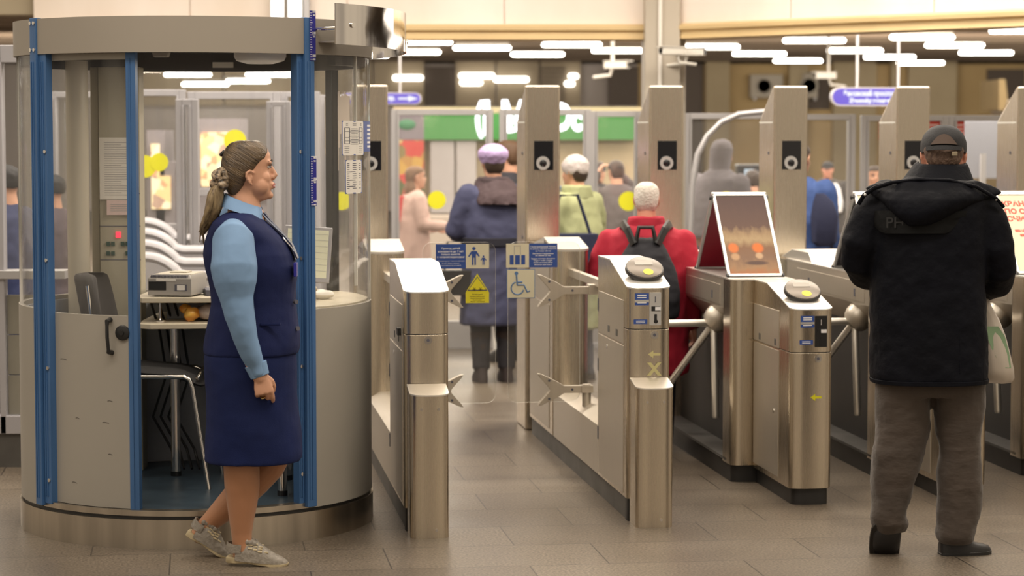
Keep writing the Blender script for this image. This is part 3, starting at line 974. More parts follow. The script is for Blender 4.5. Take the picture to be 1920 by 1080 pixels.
mk('ceiling_spot', MB().loft([[(-0.16 + s * 0.03, 0.1 + q * 0.03, 2.03) for s, q in ((-1, -1), (1, -1), (1, 1), (-1, 1))], [(-0.16 + s * 0.042, 0.1 + q * 0.042, 2.07) for s, q in ((-1, -1), (1, -1), (1, 1), (-1, 1))]]), M['panel'], booth)


def post(a, w, r0, r1, z0, z1, name='post', m='blue', ridges=True):
    """blue profile standing on the ring; w width along the ring in metres"""
    mb = MB()
    da = math.degrees(w / r1) / 2
    mb.arc(r0, r1, a - da, a + da, z0, z1, 4)
    if ridges:
        for k in (-0.45, 0.1):
            mb.arc(r1 - 0.001, r1 + 0.004, a + da * (k - .1), a + da * (k + .1), z0 + 0.03, min(z1, BAND0) - 0.03, 1)
    return mk(name, mb, M[m], booth, bevel=0.002)


def screws(p, a, r, zs, dx=0.0):
    for z in zs:
        c = bp(a, r, z); n = bp(a, 1.0)
        mk('screw', MB().tube([c - n * 0.002, c + n * 0.004], 0.008, 12), M['chrome'], p)


pL = post(-50.5, 0.052, BR - 0.012, BR + 0.016, RING_T + 0.02, BAND1 + 0.004)
screws(pL, -49.4, BR + 0.017, (2.04, 2.15))
screws(pL, -51.6, BR + 0.017, (2.04, 2.15))
pL2 = post(-46.6, 0.05, BR - 0.03, BR + 0.002, RING_T + 0.03, BAND0 + 0.0)
screws(pL2, -45.6, BR + 0.003, (0.25, 0.72, 1.17, 1.62))
pR = post(45.0, 0.05, BR - 0.02, BR + 0.016, RING_T + 0.02, BAND1 + 0.004)
pR2 = post(42.3, 0.028, BR - 0.05, BR - 0.006, RING_T + 0.03, BAND0)
screws(pR2, 42.3, BR - 0.005, (0.28, 0.73, 1.18, 1.62))
post(130, 0.055, BR - 0.05, BR - 0.014, FLOOR_Z, BAND0, 'rear_post', 'rubber', False)
post(-150, 0.03, BR - 0.05, BR - 0.014, FLOOR_Z, BAND0, 'rear_post', 'alu', False)
# torn film left on the rear glass
tf = MB()
rnd = random.Random(4)
for k in range(16):
    a = 119.5 + k * 1.0
    h = 0.10 + 0.14 * rnd.random() + 0.06 * math.sin(k)
    tf.arc(BR - 0.018, BR - 0.0165, a, a + 1.02, 1.80 - h, 1.86 + 0.03 * rnd.random(), 1)
mk('torn_film', tf, mat('torn_film', (0.42, 0.36, 0.31), 0.5), booth)

# sliding door, pushed to the left
door = bpy.data.objects.new('sliding_door', None); COL.objects.link(door); door.parent = booth
RD = BR - 0.028
dp = MB().arc(RD - 0.018, RD, -45, -14.2, FLOOR_Z + 0.004, 0.952, 28)
mk('door_panel', dp, M['panel'], door)
mk('door_glass', MB().arc(RD - 0.012, RD - 0.004, -45, -14.2, 0.952, 2.0, 28), M['glass'], door)
mk('top_rail', MB().arc(RD - 0.02, RD, -45, -14.2, 1.995, 2.022, 24), M['panel'], door)
ed = MB()
ed.arc(RD - 0.03, RD + 0.004, -14.2, -11.0, FLOOR_Z - 0.02, 2.03, 4)
ed.arc(RD + 0.003, RD + 0.008, -13.0, -12.6, FLOOR_Z, 2.0, 1)
mk('edge_post', ed, M['blue'], door, bevel=0.002)
hb = bp(-20.6, RD + 0.028, 0.91); hb2 = bp(-20.2, RD + 0.028, 0.815)
h0 = bp(-20.6, RD, 0.935); h1 = bp(-20.2, RD, 0.80)
mk('door_handle', MB().tube([h0, bp(-20.6, RD + 0.026, 0.93), hb, bp(-20.4, RD + 0.032, 0.865), hb2, bp(-20.2, RD + 0.026, 0.805), h1], [0.011, 0.010, 0.007, 0.0075, 0.007, 0.010, 0.011], 10), M['rubber'], door)
lc = bp(-16.2, RD, 0.883); ln = bp(-16.2, 1.0)
lk = MB().tube([lc - ln * 0.001, lc + ln * 0.008, lc + ln * 0.011], [0.031, 0.031, 0.026], 28).tube([lc + ln * 0.01, lc + ln * 0.016], 0.010, 16)
mk('lock', lk, M['rubber'], door)
sc_ = MB()
for (a, z, l) in ((-42, .76, 3), (-35, .52, 1.6), (-22, .60, 1.8), (-24, .51, 2.4), (-37, .25, 2.2), (-22, .38, 1.5)):
    pts = [bp(a + l * k / 4, RD + 0.0004, z + 0.002 * math.sin(k)) for k in range(5)]
    sc_.tube(pts, 0.0013, 5)
mk('scratches', sc_, mat('scratch', (0.12, 0.11, 0.10), 0.6), door)

# mirror hood fixed to the band on two arms
hood = thing('mirror_hood', 'curved polished steel hood fixed to the right of the booth roof', 'hood', (BX, BY, 0))
hm = MB()
n_ = 40
HR = 0.925
rings = []
for i in range(n_ + 1):
    a = 46 + (126 - 46) * i / n_
    dz = -0.022 * i / n_ + 0.014
    o_, q_ = bp(a, HR), bp(a, HR - 0.006)
    rings.append([(q_.x, q_.y, 2.045 + dz), (o_.x, o_.y, 2.045 + dz), (o_.x, o_.y, 2.212 + dz), (q_.x, q_.y, 2.212 + dz)])
hm.loft(rings)
mk('mirror_band', hm, M['mirror'], hood)
arms = MB()
for a in (47.5, 80, 115):
    mk('arm', MB().tube([bp(a, BR + 0.009, 2.125), bp(a + 1, HR - 0.004, 2.125)], 0.007, 10), M['chrome'], hood)
br_ = MB()
a0, a1, a2 = bp(49, BR + 0.009, 2.07), bp(50, HR - 0.006, 2.07), bp(57, BR + 0.012, 2.07)
br_.loft([[a0, a1, a2], [p + Vector((0, 0, 0.006)) for p in (a0, a1, a2)]])
mk('bracket', br_, M['steel_flat'], hood)
for a, z in ((52, 2.14), (90, 2.09)):
    c = bp(a, HR + 0.001, z); n = bp(a, 1)
    mk('bolt', MB().tube([c, c + n * 0.006], 0.012, 12), M['chrome'], hood)


# ---------------------------------------------------------------- rulers on the right post
def ruler(z0, z1, label, marks):
    a = 46.0
    r = BR + 0.0185
    o = thing('height_ruler', label, 'ruler', (BX, BY, 0), 0, 'blue height rulers on the right booth post')
    c = bp(a, r)
    mb = MB()
    w = 0.031
    mb.box(-w / 2, w / 2, -0.001, 0.001, z0, z1)
    mb.m = [0] * len(mb.f)
    z = math.ceil(z0 * 100) / 100
    k = 0
    while z <= z1 + 1e-6:
        long_ = abs((z * 100) % 10) < 0.5 or abs((z * 100) % 10) > 9.5
        half = abs((z * 100) % 5) < .5 or abs((z * 100) % 5) > 4.5
        l = 0.028 if long_ else (0.013 if half else 0.009)
        mb.box(-w / 2 + 0.001, -w / 2 + l, -0.0022, -0.0012, z - 0.0011, z + 0.0011, 1)
        z += 0.01
    for s, z in marks:
        mb.text(s, 0.0135, 0.006, z + 0.0035, -0.0021, m=1, width=0.019, bold=0.0006)
        mb.text('мм', 0.011, 0.006, z - 0.009, -0.0021, m=1, width=0.011, bold=0.0006)
    mk('scale', mb, [M['rulerblue'], M['signwhite']], o, loc=c, rot=(0, 0, rad(a)))
    return o


ruler(1.395, 1.60, 'blue height ruler strip at shoulder height on the right booth post', (('1600', 1.588), ('1500', 1.50), ('1400', 1.407)))
ruler(1.995, 2.20, 'blue height ruler strip at the top of the right booth post', (('2200', 2.188), ('2100', 2.10), ('2000', 2.007)))


# ---------------------------------------------------------------- notices stuck inside the glass on the right
def curved_sheet(a0, a1, r, z0, z1, th=0.0012, n=8):
    return MB().arc(r - th, r, a0, a1, z0, z1, n)


def curved_bars(mb, rows, r, m=1):
    for (a0, a1, z0, z1) in rows:
        mb.arc(r - 0.0003, r + 0.0006, a0, a1, z0, z1, 2, m)


def notice(name, label, a0, a1, z0, z1, mats, rows, border=None, group=None):
    r = BR - 0.001
    mb = curved_sheet(a0, a1, r, z0, z1)
    mb.m = [0] * len(mb.f)
    if border is not None:
        bw = 0.35
        for q in ((a0, a1, z0, z0 + 0.004), (a0, a1, z1 - 0.004, z1), (a0, a0 + bw, z0, z1), (a1 - bw, a1, z0, z1)):
            curved_bars(mb, [q], r, border)
    curved_bars(mb, rows, r, 1)
    o = mk(name, mb, mats, None, loc=(BX, BY, 0))
    tag(o, label, 'notice', group)
    return o


def sc_angle(px, d=None):
    """angle on the booth glass of a photo column, near side"""
    best = None
    for k in range(0, 1000):
        a = 0 + k * 0.1
        p = bp(a, BR) + Vector((BX, BY, 0))
        q = 960 + F_PX * p.x / p.y
        if best is None or abs(q - px) < best[0]: best = (abs(q - px), a)
        if a > 95: break
    return best[1]


aA, aB, aC = sc_angle(642), sc_angle(683), sc_angle(704)
rows = []
cx = (aA + aB) / 2; wA = aB - aA
zt_, zb_ = 1.748, 1.603
for k in range(2): rows.append((aA + wA * .15, aB - wA * .15, zt_ - 0.014 - .006 * k, zt_ - 0.0115 - .006 * k))
for k in range(11): rows.append((cx - wA * (.14 + .03 * (k % 3)), cx + wA * (.14 + .03 * (k % 3)), zt_ - 0.034 - .0065 * k, zt_ - 0.032 - .0065 * k))
for s in (-1, 1):
    c_ = cx + s * wA * .31
    for dx in (-.09, .09): rows.append((c_ + wA * dx - .25, c_ + wA * dx + .25, zb_ + .048, zt_ - .03))
    for z in (zb_ + .048, zb_ + .06, zb_ + .074, zt_ - .045, zt_ - .03): rows.append((c_ - wA * .1, c_ + wA * .1, z, z + .0018))
    for k in range(4): rows.append((c_ - wA * .1, c_ + wA * .08, zb_ + .012 + .008 * k, zb_ + .0135 + .008 * k))
notice('booth_notice', 'white notice with escalator diagram on the booth glass, upper of the two', aA, aB, zb_, zt_, [M['white'], M['ink'], M['signblue']], rows, 2)
aD, aE = sc_angle(648), sc_angle(679)
rows = []
zt_, zb_ = 1.582, 1.44
for k in range(13):
    if k in (4, 8, 11): rows.append((aD + 1, aD + (aE - aD) * .55, zt_ - .016 - .0088 * k, zt_ - .0125 - .0088 * k))
    else: rows.append((aD + 1.2, aE - 1.2, zt_ - .016 - .0088 * k, zt_ - .0125 - .0088 * k))
notice('booth_notice', 'white notice with blue border and a list, below the diagram notice', aD, aE, zb_, zt_, [M['white'], M['ink'], M['signblue']], rows, 2)
rows = []
zt_, zb_ = 1.748, 1.617
for k in range(6): rows.append((aB + 5, aC - 1 - (k % 2), zt_ - .024 - .018 * k, zt_ - .015 - .018 * k))
notice('booth_notice', 'blue notice wrapped around the right edge of the booth glass', aB + 0.6, aC + 8, zb_, zt_, [M['signblue'], M['signwhite']], rows)

# ---------------------------------------------------------------- inside the booth
# desk in two levels with chrome legs
desk = thing('booth_desk', 'cream two-level desk curving along the inside of the booth', 'desk', (BX, BY, 0))


def seg_poly(r, a0, a1, front, n=24):
    return [tuple(bp(a0 + (a1 - a0) * i / n, r)[:2]) for i in range(n + 1)] + front


RI = BR - 0.016
top = seg_poly(RI, 47, 202, [(-0.285, 0.20), (-0.272, 0.06), (-0.245, 0.02), (0.20, 0.05), (0.32, -0.05), (0.37, -0.30)])
mk('desk_top', MB().prism(top, 0.950, 0.974), M['desk'], desk, bevel=0.004)
low = seg_poly(BR - 0.05, 75, 202, [(-0.27, 0.20), (-0.255, 0.00), (-0.20, -0.03), (0.22, 0.02), (0.42, -0.02)])
mk('lower_shelf', MB().prism(low, 0.838, 0.862), M['desk'], desk, bevel=0.004)
mk('shelf_post', MB().tube([(-0.17, 0.06, 0.862), (-0.17, 0.06, 0.951)], 0.006, 12).lathe([(0.026, 0), (0.026, 0.010), (0.012, 0.018), (0, .018)], 20, (-0.17, 0.06, 0.862)), M['chrome'], desk)
for (x, y) in ((-0.13, 0.22), (0.38, 0.10)):
    mk('leg', MB().tube([(x, y, FLOOR_Z + 0.02), (x, y, 0.84)], 0.022, 20), M['chrome'], desk)
    mk('leg_foot', MB().tube([(x, y, FLOOR_Z), (x, y, FLOOR_Z + 0.022)], 0.024, 20), M['rubber'], desk)
mk('leg', MB().tube([(0.405, -0.34, FLOOR_Z + 0.02), (0.405, -0.34, 0.951)], 0.020, 20), M['chrome'], desk)
mk('leg_foot', MB().tube([(0.405, -0.34, FLOOR_Z), (0.405, -0.34, FLOOR_Z + 0.022)], 0.022, 20), M['rubber'], desk)

# printer
pr = thing('printer', 'grey box-shaped printer on the desk left of the woman', 'printer', (BX - 0.11, BY + 0.18, 0.974), rad(-9))
pb_ = MB()
pb_.loft([[(-0.10, -0.12, 0.006), (0.10, -0.12, 0.006), (0.10, 0.12, 0.006), (-0.10, 0.12, 0.006)],
          [(-0.10, -0.12, 0.082), (0.10, -0.12, 0.082), (0.10, 0.12, 0.082), (-0.10, 0.12, 0.082)],
          [(-0.088, -0.10, 0.098), (0.088, -0.10, 0.098), (0.096, 0.12, 0.098), (-0.096, 0.12, 0.098)]])
pcol = mat('printer_grey', (0.34, 0.32, 0.30), 0.5)
mk('housing', pb_, pcol, pr, bevel=0.003)
mk('lid', MB().box(-0.075, 0.09, -0.09, 0.115, 0.096, 0.101).box(-0.03, 0.05, -0.02, 0.06, 0.101, 0.107), mat('printer_cream', (0.56, 0.51, 0.42), 0.5), pr, bevel=0.002)
mk('dark_window', MB().box(-0.094, -0.015, -0.122, -0.119, 0.03, 0.068), M['rubber'], pr)
mk('button_panel', MB().box(0.025, 0.08, -0.1225, -0.119, 0.028, 0.056), M['ink'], pr)
mk('label', MB().box(0.036, 0.072, -0.1235, -0.1215, 0.031, 0.053).box(-0.06, 0.03, -0.1225, -0.119, 0.07, 0.08), M['white'], pr)
gr = MB()
for k in range(26): gr.box(-0.085 + .0066 * k, -0.0825 + .0066 * k, -0.1175, -0.103, 0.085, 0.0965)
mk('vent', gr, M['ink'], pr)
# monitor
mo = thing('monitor', 'flat monitor with pale yellow screen behind the right booth post', 'monitor', (BX + 0.475, BY + 0.02, 0.974), rad(4))
tilt = Matrix.Translation((0, 0, 0.07)) @ Matrix.Rotation(rad(-9), 4, 'X') @ Matrix.Rotation(rad(4), 4, 'Y')
mk('casing', MB().box(-0.105, 0.105, -0.012, 0.02, 0.0, 0.245).move(tilt), M['alu_lilac'], mo, bevel=0.004)
sb_ = MB().box(-0.09, 0.09, -0.0135, -0.0115, 0.02, 0.23)
sb_.m = [0] * len(sb_.f)
for k in range(7): sb_.box(-0.088, 0.088, -0.0142, -0.0136, 0.05 + .027 * k, 0.0512 + .027 * k, 1)
mk('screen', sb_.move(tilt), [mat('screen_cream', (0.60, 0.58, 0.42), 0.4, emit=(0.62, 0.60, 0.42), es=0.25), M['inkgrey']], mo)
mk('stand', MB().box(-0.025, 0.025, 0.02, 0.05, 0.0, 0.16).lathe([(0.085, 0), (0.085, 0.008), (0.03, 0.016), (0, .016)], 28, (0, 0.02, 0)), M['ink'], mo, bevel=0.002)
# papers, keyboard-like clutter
tag(mk('desk_phone', MB().ext([(-0.05, 0), (0.05, 0), (0.05, 0.018), (-0.05, 0.045)], -0.055, 0.055, 'x').tube([(-0.06, 0.01, 0.05), (-0.03, 0.03, 0.062), (0.03, 0.03, 0.062), (0.06, 0.01, 0.05)], 0.013, 10, rnd=True), M['desk'], None, loc=(BX + 0.475, BY - 0.17, 0.974), rot=0.3, bevel=0.003),
    'cream desk phone on the desk below the monitor', 'phone')
tag(mk('crumpled_paper', MB().ell((0, 0, 0.02), (0.05, 0.04, 0.022), 12, 8), M['white'], None, loc=(BX + 0.56, BY - 0.06, 0.974), disp=(0.02, 0.03)),
    'crumpled white paper on the desk beside the monitor stand', 'paper')
tag(mk('folder', MB().box(-0.07, 0.07, -0.09, 0.09, 0, 0.028), M['ink'], None, loc=(BX + 0.075, BY + 0.22, 0.974), rot=0.2, bevel=0.003), 'dark folder on the desk right of the printer', 'folder')
bag = thing('snack_bag', 'crumpled clear and orange snack bag on the lower desk shelf', 'bag', (BX + 0.0, BY + 0.13, 0.862))
mk('bag_body', MB().ell((0.05, 0, 0.04), (0.075, 0.05, 0.038), 16, 10), mat('clear_film', (0.30, 0.24, 0.22), 0.25, col2=(0.5, 0.42, 0.38), vs=20), bag, disp=(0.02, 0.03))
mk('orange_wrapper', MB().ell((-0.04, -0.03, 0.035), (0.035, 0.03, 0.03), 16, 10).ell((-0.07, 0.02, 0.055), (0.03, 0.03, 0.02), 12, 8), mat('orange_wrapper', (0.75, 0.24, 0.03), 0.25, col2=(0.8, 0.5, 0.1), vs=25), bag, disp=(0.025, 0.025))
tag(mk('document_box', MB().box(-0.09, 0.09, -0.05, 0.05, 0, 0.075), M['inner'], None, loc=(BX - 0.08, BY + 0.30, 0.862), bevel=0.003), 'grey box on the lower desk shelf behind the snack bag', 'box')
cb = MB()
for k in range(4):
    x = -0.24 + .035 * k
    cb.tube([(x, 0.20, 0.965), (x + .03, 0.30, 0.8), (x + .05, 0.36, 0.6), (x - .02, 0.40, 0.4), (x + .06, 0.42, 0.25), (x + .1, .3, 0.175)], 0.006, 6)
tag(mk('cable_bundle', cb, M['rubber'], None, loc=(BX, BY, 0)), 'black cables hanging under the desk to the booth floor', 'cables')

# chair
ch = thing('visitor_chair', 'black upholstered chair with chrome tube frame in the booth doorway', 'chair', (BX - 0.17, BY + 0.06, FLOOR_Z), rad(0))
SZ = 0.50
seat = MB()
rg = []
for i in range(13):
    t_ = i / 12.0
    x = -0.20 + 0.42 * t_
    z = SZ + 0.012 * math.cos(t_ * PI * 1.0) - (0.045 * max(0, t_ - 0.7) / 0.3 if t_ > 0.7 else 0)
    h_ = 0.022 if 0.05 < t_ < .95 else 0.010
    rg.append([(x, -0.21 + .02 * abs(t_ - .5), z - h_), (x, 0.21 - .02 * abs(t_ - .5), z - h_), (x, 0.22 - .03 * abs(t_ - .5), z), (x, 0.20 - .03 * abs(t_ - .5), z + h_), (x, -0.20 + .03 * abs(t_ - .5), z + h_), (x, -0.22 + .03 * abs(t_ - .5), z)])
seat.loft(rg)
fab = mat('black_upholstery', (0.018, 0.017, 0.018), 0.75, bump=0.2, bs=200)
mk('seat', seat, fab, ch, subd=1)
bk = MB()
rg = []
for i in range(9):
    z = 0.66 + 0.27 * i / 8
    hw = 0.20 * (1 - 0.35 * (i / 8.0) ** 3)
    xx = -0.25 - 0.05 * i / 8
    rg.append([(xx + .02 - .11 * math.cos(PI * (j / 8.0 - .5)) + .035, -hw + 2 * hw * j / 8, z) for j in range(9)] + [(xx - .01 - .11 * math.cos(PI * (j / 8.0 - .5)) + .035, -hw + 2 * hw * j / 8, z) for j in range(8, -1, -1)])
bk.loft(rg)
bo = mk('backrest', bk, mat('grey_backrest', (0.06, 0.055, 0.055), 0.6), ch, subd=1)
bo.rotation_euler = (0, 0, 0)
for s in (-1, 1):
    y = 0.205 * s
    mk('side_frame', MB().tube([(0.24, y + .03 * s, 0.0), (0.17, y, SZ - 0.06), (0.155, y, SZ - 0.025), (0.13, y, SZ - 0.012), (-0.16, y, SZ - 0.012), (-0.20, y, SZ - 0.02), (-0.215, y, SZ - 0.06), (-0.26, y + .03 * s, 0.0)], 0.011, 12), M['chrome'], ch)
    mk('back_support', MB().tube([(-0.19, y * .8, SZ - 0.012), (-0.25, y * .8, SZ + 0.04), (-0.275, y * .8, SZ + 0.25), (-0.29, y * .8, SZ + 0.38)], 0.009, 10), M['chrome'], ch)
mk('front_bar', MB().tube([(0.19, -0.205, SZ - 0.02), (0.205, -0.15, SZ + 0.015), (0.205, 0.15, SZ + 0.015), (0.19, 0.205, SZ - 0.02)], 0.009, 10), M['chrome'], ch)

# cable duct and control cabinet at the back left
tag(mk('cable_duct', MB().tube([(0, 0, FLOOR_Z), (0, 0, 2.02)], 0.05, 28), mat('duct_cream', (0.52, 0.47, 0.38), 0.4, col2=(0.60, 0.56, 0.48), vs=3, stretch=(1, 1, 0.3)), None, loc=(at(147, 400, 10.35).x, 10.35, 0)),
    'round cream cable duct standing behind the booth door glass', 'duct')
cc = at(222, 400, 10.42)
cab = thing('control_cabinet', 'tall beige control cabinet with green buttons behind the booth door', 'cabinet', (cc.x, 10.42, FLOOR_Z))
mk('body', MB().box(-0.085, 0.10, 0.0, 0.13, 0, 1.84), M['beigepaint'], cab, bevel=0.003)
mk('side_panel', MB().box(-0.125, -0.089, 0.02, 0.13, 0, 1.84), M['beigepaint'], cab, bevel=0.003)
zz = [at(222, p, 10.42).z - FLOOR_Z for p in (363, 424, 487)]
se = MB()
for z in zz: se.box(-0.085, 0.10, -0.0012, 0.001, z - .0018, z + .0018)
mk('seam', se, M['ink'], cab)


def cabp(px, py):
    p = at(px, py, 10.42); return p.x - cc.x, p.z - FLOOR_Z


x, z = cabp(222, 440)
mk('red_display', MB().box(x - .011, x + .011, -0.006, 0.002, z - .013, z + .013), mat('red_led', (0.5, 0.01, 0.02), 0.3, emit=(1, 0.03, 0.06), es=1.6), cab)
for k, (px, py) in enumerate(((203, 457), (212, 457), (230, 457), (239, 457), (203, 475), (212, 475), (239, 475))):
    x, z = cabp(px, py)
    mk('button', MB().box(x - .008, x + .008, -0.006, 0.002, z - .0095, z + .0095), M.setdefault('btn', mat('button_green', (0.02, 0.06, 0.045), 0.4)), cab)


def paper(label, px0, px1, py0, py1, m, lines, name='paper_notice', d=10.412, seed=1):
    a = at(px0, py0, d); b = at(px1, py1, d)
    mb = MB().box(a.x, b.x, d - 0.0015, d, b.z, a.z)
    mb.m = [0] * len(mb.f)
    rn = random.Random(seed)
    w = b.x - a.x
    for k in range(lines):
        z = a.z - (a.z - b.z) * (k + 2.2) / (lines + 3.2)
        mb.box(a.x + w * .14, b.x - w * (.12 + .25 * (rn.random() > .8)), d - 0.0022, d - 0.0016, z - .0014, z + .0014, 1)
    return tag(mk(name, mb, [m, M['inkgrey']]), label, 'notice')


paper('white typed sheet on the beige cabinet behind the booth door', 186, 252, 258, 374, M['white'], 24)
paper('small pink note below the white typed sheet', 200, 252, 375, 403, M['pink'], 4, seed=3)
# ---------------------------------------------------------------- gates and turnstiles (built in gate coordinates: u right, v away, z up)
def rpoly(x0, x1, y0, y1, r, corners='near', n=6):
    """rectangle with rounded corners on the near (low y) and / or far side"""
    pts = []
    def arcpts(cx, cy, a0, a1):
        return [(cx + r * math.cos(rad(a0 + (a1 - a0) * k / n)), cy + r * math.sin(rad(a0 + (a1 - a0) * k / n))) for k in range(n + 1)]
    if corners in ('near', 'both'):
        hw = (x1 - x0) / 2
        for k in range(25):                       # shallow convex front
            a = rad(180 + 180 * k / 24)
            c, s = math.cos(a), math.sin(a)
            pts.append(((x0 + x1) / 2 + hw * math.copysign(abs(c) ** (2 / 2.7), c), y0 + r * (1 - abs(s) ** (2 / 2.7))))
    else:
        pts += [(x0, y0), (x1, y0)]
    if corners in ('far', 'both'):
        pts += arcpts(x1 - r, y1 - r, 0, 90) + arcpts(x0 + r, y1 - r, 90, 180)
    else:
        pts += [(x1, y1), (x0, y1)]
    return pts


def unit(name, label, cat, u, group=None, v=0.0):
    return thing(name, label, cat, gate(u, v), GA, group)


def lock(parent, x, y, z, r=0.017):
    mb = MB().tube([(x, y + .002, z), (x, y - 0.005, z)], r, 24)
    p = mk('lock', mb, M['chrome'], parent)
    mk('keyhole', MB().tube([(x, y - .0052, z), (x, y - .0064, z)], r * .40, 16).box(x - .0015, x + .0015, y - .0068, y - .005, z - .006, z + .006), M['ink'], p)
    return p


def head_cab(o, x0, x1, v0, v1, zseam, zlip, zrear, vflat, zbase=0.10, rc=0.045, mtop='steel_top'):
    """cabinet whose top slopes down to the near lip"""
    zt = lambda x, y: zlip + (zrear - zlip) * min(1.0, max(0.0, (y - v0) / (vflat - v0)))
    near = rpoly(x0, x1, v0, vflat, rc)
    mk('lower_body', MB().prism(rpoly(x0, x1, v0, v1, rc), zbase, zseam - 0.002), M['steel'], o, bevel=0.002)
    mk('seam', MB().prism(rpoly(x0 + .003, x1 - .003, v0 + .003, v1, rc), zseam - 0.003, zseam + 0.003), M['black'], o)
    hd = MB().prism(near, zseam + 0.002, zt)
    hd.box(x0, x1, vflat, v1, zseam + 0.002, zrear)
    mk('head', hd, M['steel'], o)
    tp = MB().prism(rpoly(x0 - .002, x1 + .002, v0 - .004, vflat, rc), lambda x, y: zt(x, y) - 0.001, lambda x, y: zt(x, y) + 0.005)
    tp.box(x0 - .002, x1 + .002, vflat, v1, zrear - 0.001, zrear + 0.005)
    mk('top_plate', tp, M[mtop], o)
    return zt


def card_reader(o, x, y, zt, r=0.086):
    zc_ = zt(x, y)
    T = Matrix.Translation((x, y, zc_ + 0.034)) @ Matrix.Rotation(rad(31), 4, 'X')
    base = MB().lathe([(r * .55, -0.05), (r * .9, -0.012), (r, -0.006), (r, 0.004), (r * .97, 0.012), (0, 0.012)], 48).move(T)
    p = mk('card_reader', base, M['readerdark'], o)
    mk('reader_face', MB().lathe([(r * .93, 0.010), (r * .93, 0.014), (r * .90, 0.0155), (0, 0.0155)], 48).move(T), M['reader'], p)
    mk('display', MB().box(-r * .46, r * .46, r * .18, r * .56, 0.015, 0.0168).move(T), M['lcd'], p)
    mk('touch_mark', MB().tube([(0.01, -r * .45, 0.015), (0.01, -r * .45, 0.0168)], r * .26, 24).move(T), M['signyellow'], p)
    return p


def coin_panel(o, x, y, z0, z1, w, mplate, dark):
    p = mk('coin_plate', MB().box(x - w / 2, x + w / 2, y - 0.004, y + 0.004, z0, z1), mplate, o, bevel=0.001)
    h = z1 - z0
    mk('coin_slot', MB().box(x - .002, x + .002, y - .0055, y - .003, z0 + h * .70, z0 + h * .88), M['ink'] if not dark else M['inkgrey'], p)
    mk('ticket_slot', MB().box(x - w * .33, x + w * .42, y - .006, y - .003, z0 + h * .44, z0 + h * .58), M['rubber'], p)
    mk('slot_lamp', MB().box(x - w * .02, x + w * .44, y - .009, y - .005, z0 + h * .455, z0 + h * .565), M['signwhite'], p)
    mk('return_slot', MB().tube([(x + w * .05, y - .0055, z0 + h * .12), (x + w * .05, y - .003, z0 + h * .12)], w * .17, 14).box(x - .004, x + .007, y - .006, y - .003, z0 + h * .10, z0 + h * .34), M['rubber'], p)
    return p


def curved_label(o, x, y, z0, z1, w, text_rows, name='label_plate'):
    mb = MB().box(x - w / 2, x + w / 2, y - 0.0015, y, z0, z1)
    mb.m = [0] * len(mb.f)
    h = z1 - z0
    for a, b in text_rows:
        mb.box(x - w * .32, x + w * .32, y - 0.0022, y - 0.0014, z0 + h * a, z0 + h * b, 1)
    return mk(name, mb, [M['signblue'], M['signwhite']], o)


def arrow_left(o, x, y, z, s, m, name='arrow'):
    pts = [(x - s, z), (x - s * .15, z + s * .62), (x - s * .15, z + s * .20), (x + s, z + s * .20), (x + s, z - s * .20), (x - s * .15, z - s * .20), (x - s * .15, z - s * .62)]
    return mk(name, MB().ext(pts, y - .0018, y, 'y'), m, o)


def bumper(o, x0, x1, v0, v1, h, zb=0.0):
    zt = lambda x, y: h - 0.02 + 0.03 * (y - v0) / (v1 - v0)
    mk('bumper', MB().prism(rpoly(x0, x1, v0, v1, 0.045, n=8), zb, zt), M['steel'], o)
    mk('bumper_cap', MB().prism(rpoly(x0 - .002, x1 + .002, v0 - .003, v1, 0.046, n=8), lambda x, y: zt(x, y) - .001, lambda x, y: zt(x, y) + .005), M['steel_top'], o)
    for (x, z) in ((x0 + .045, h - 0.075), (x1 - .045, h - 0.075), (x1 - .055, 0.035)):
        mk('screw', MB().tube([(x, v0 + .001, z), (x, v0 - .003, z)], 0.006, 12), M['chrome'], o)


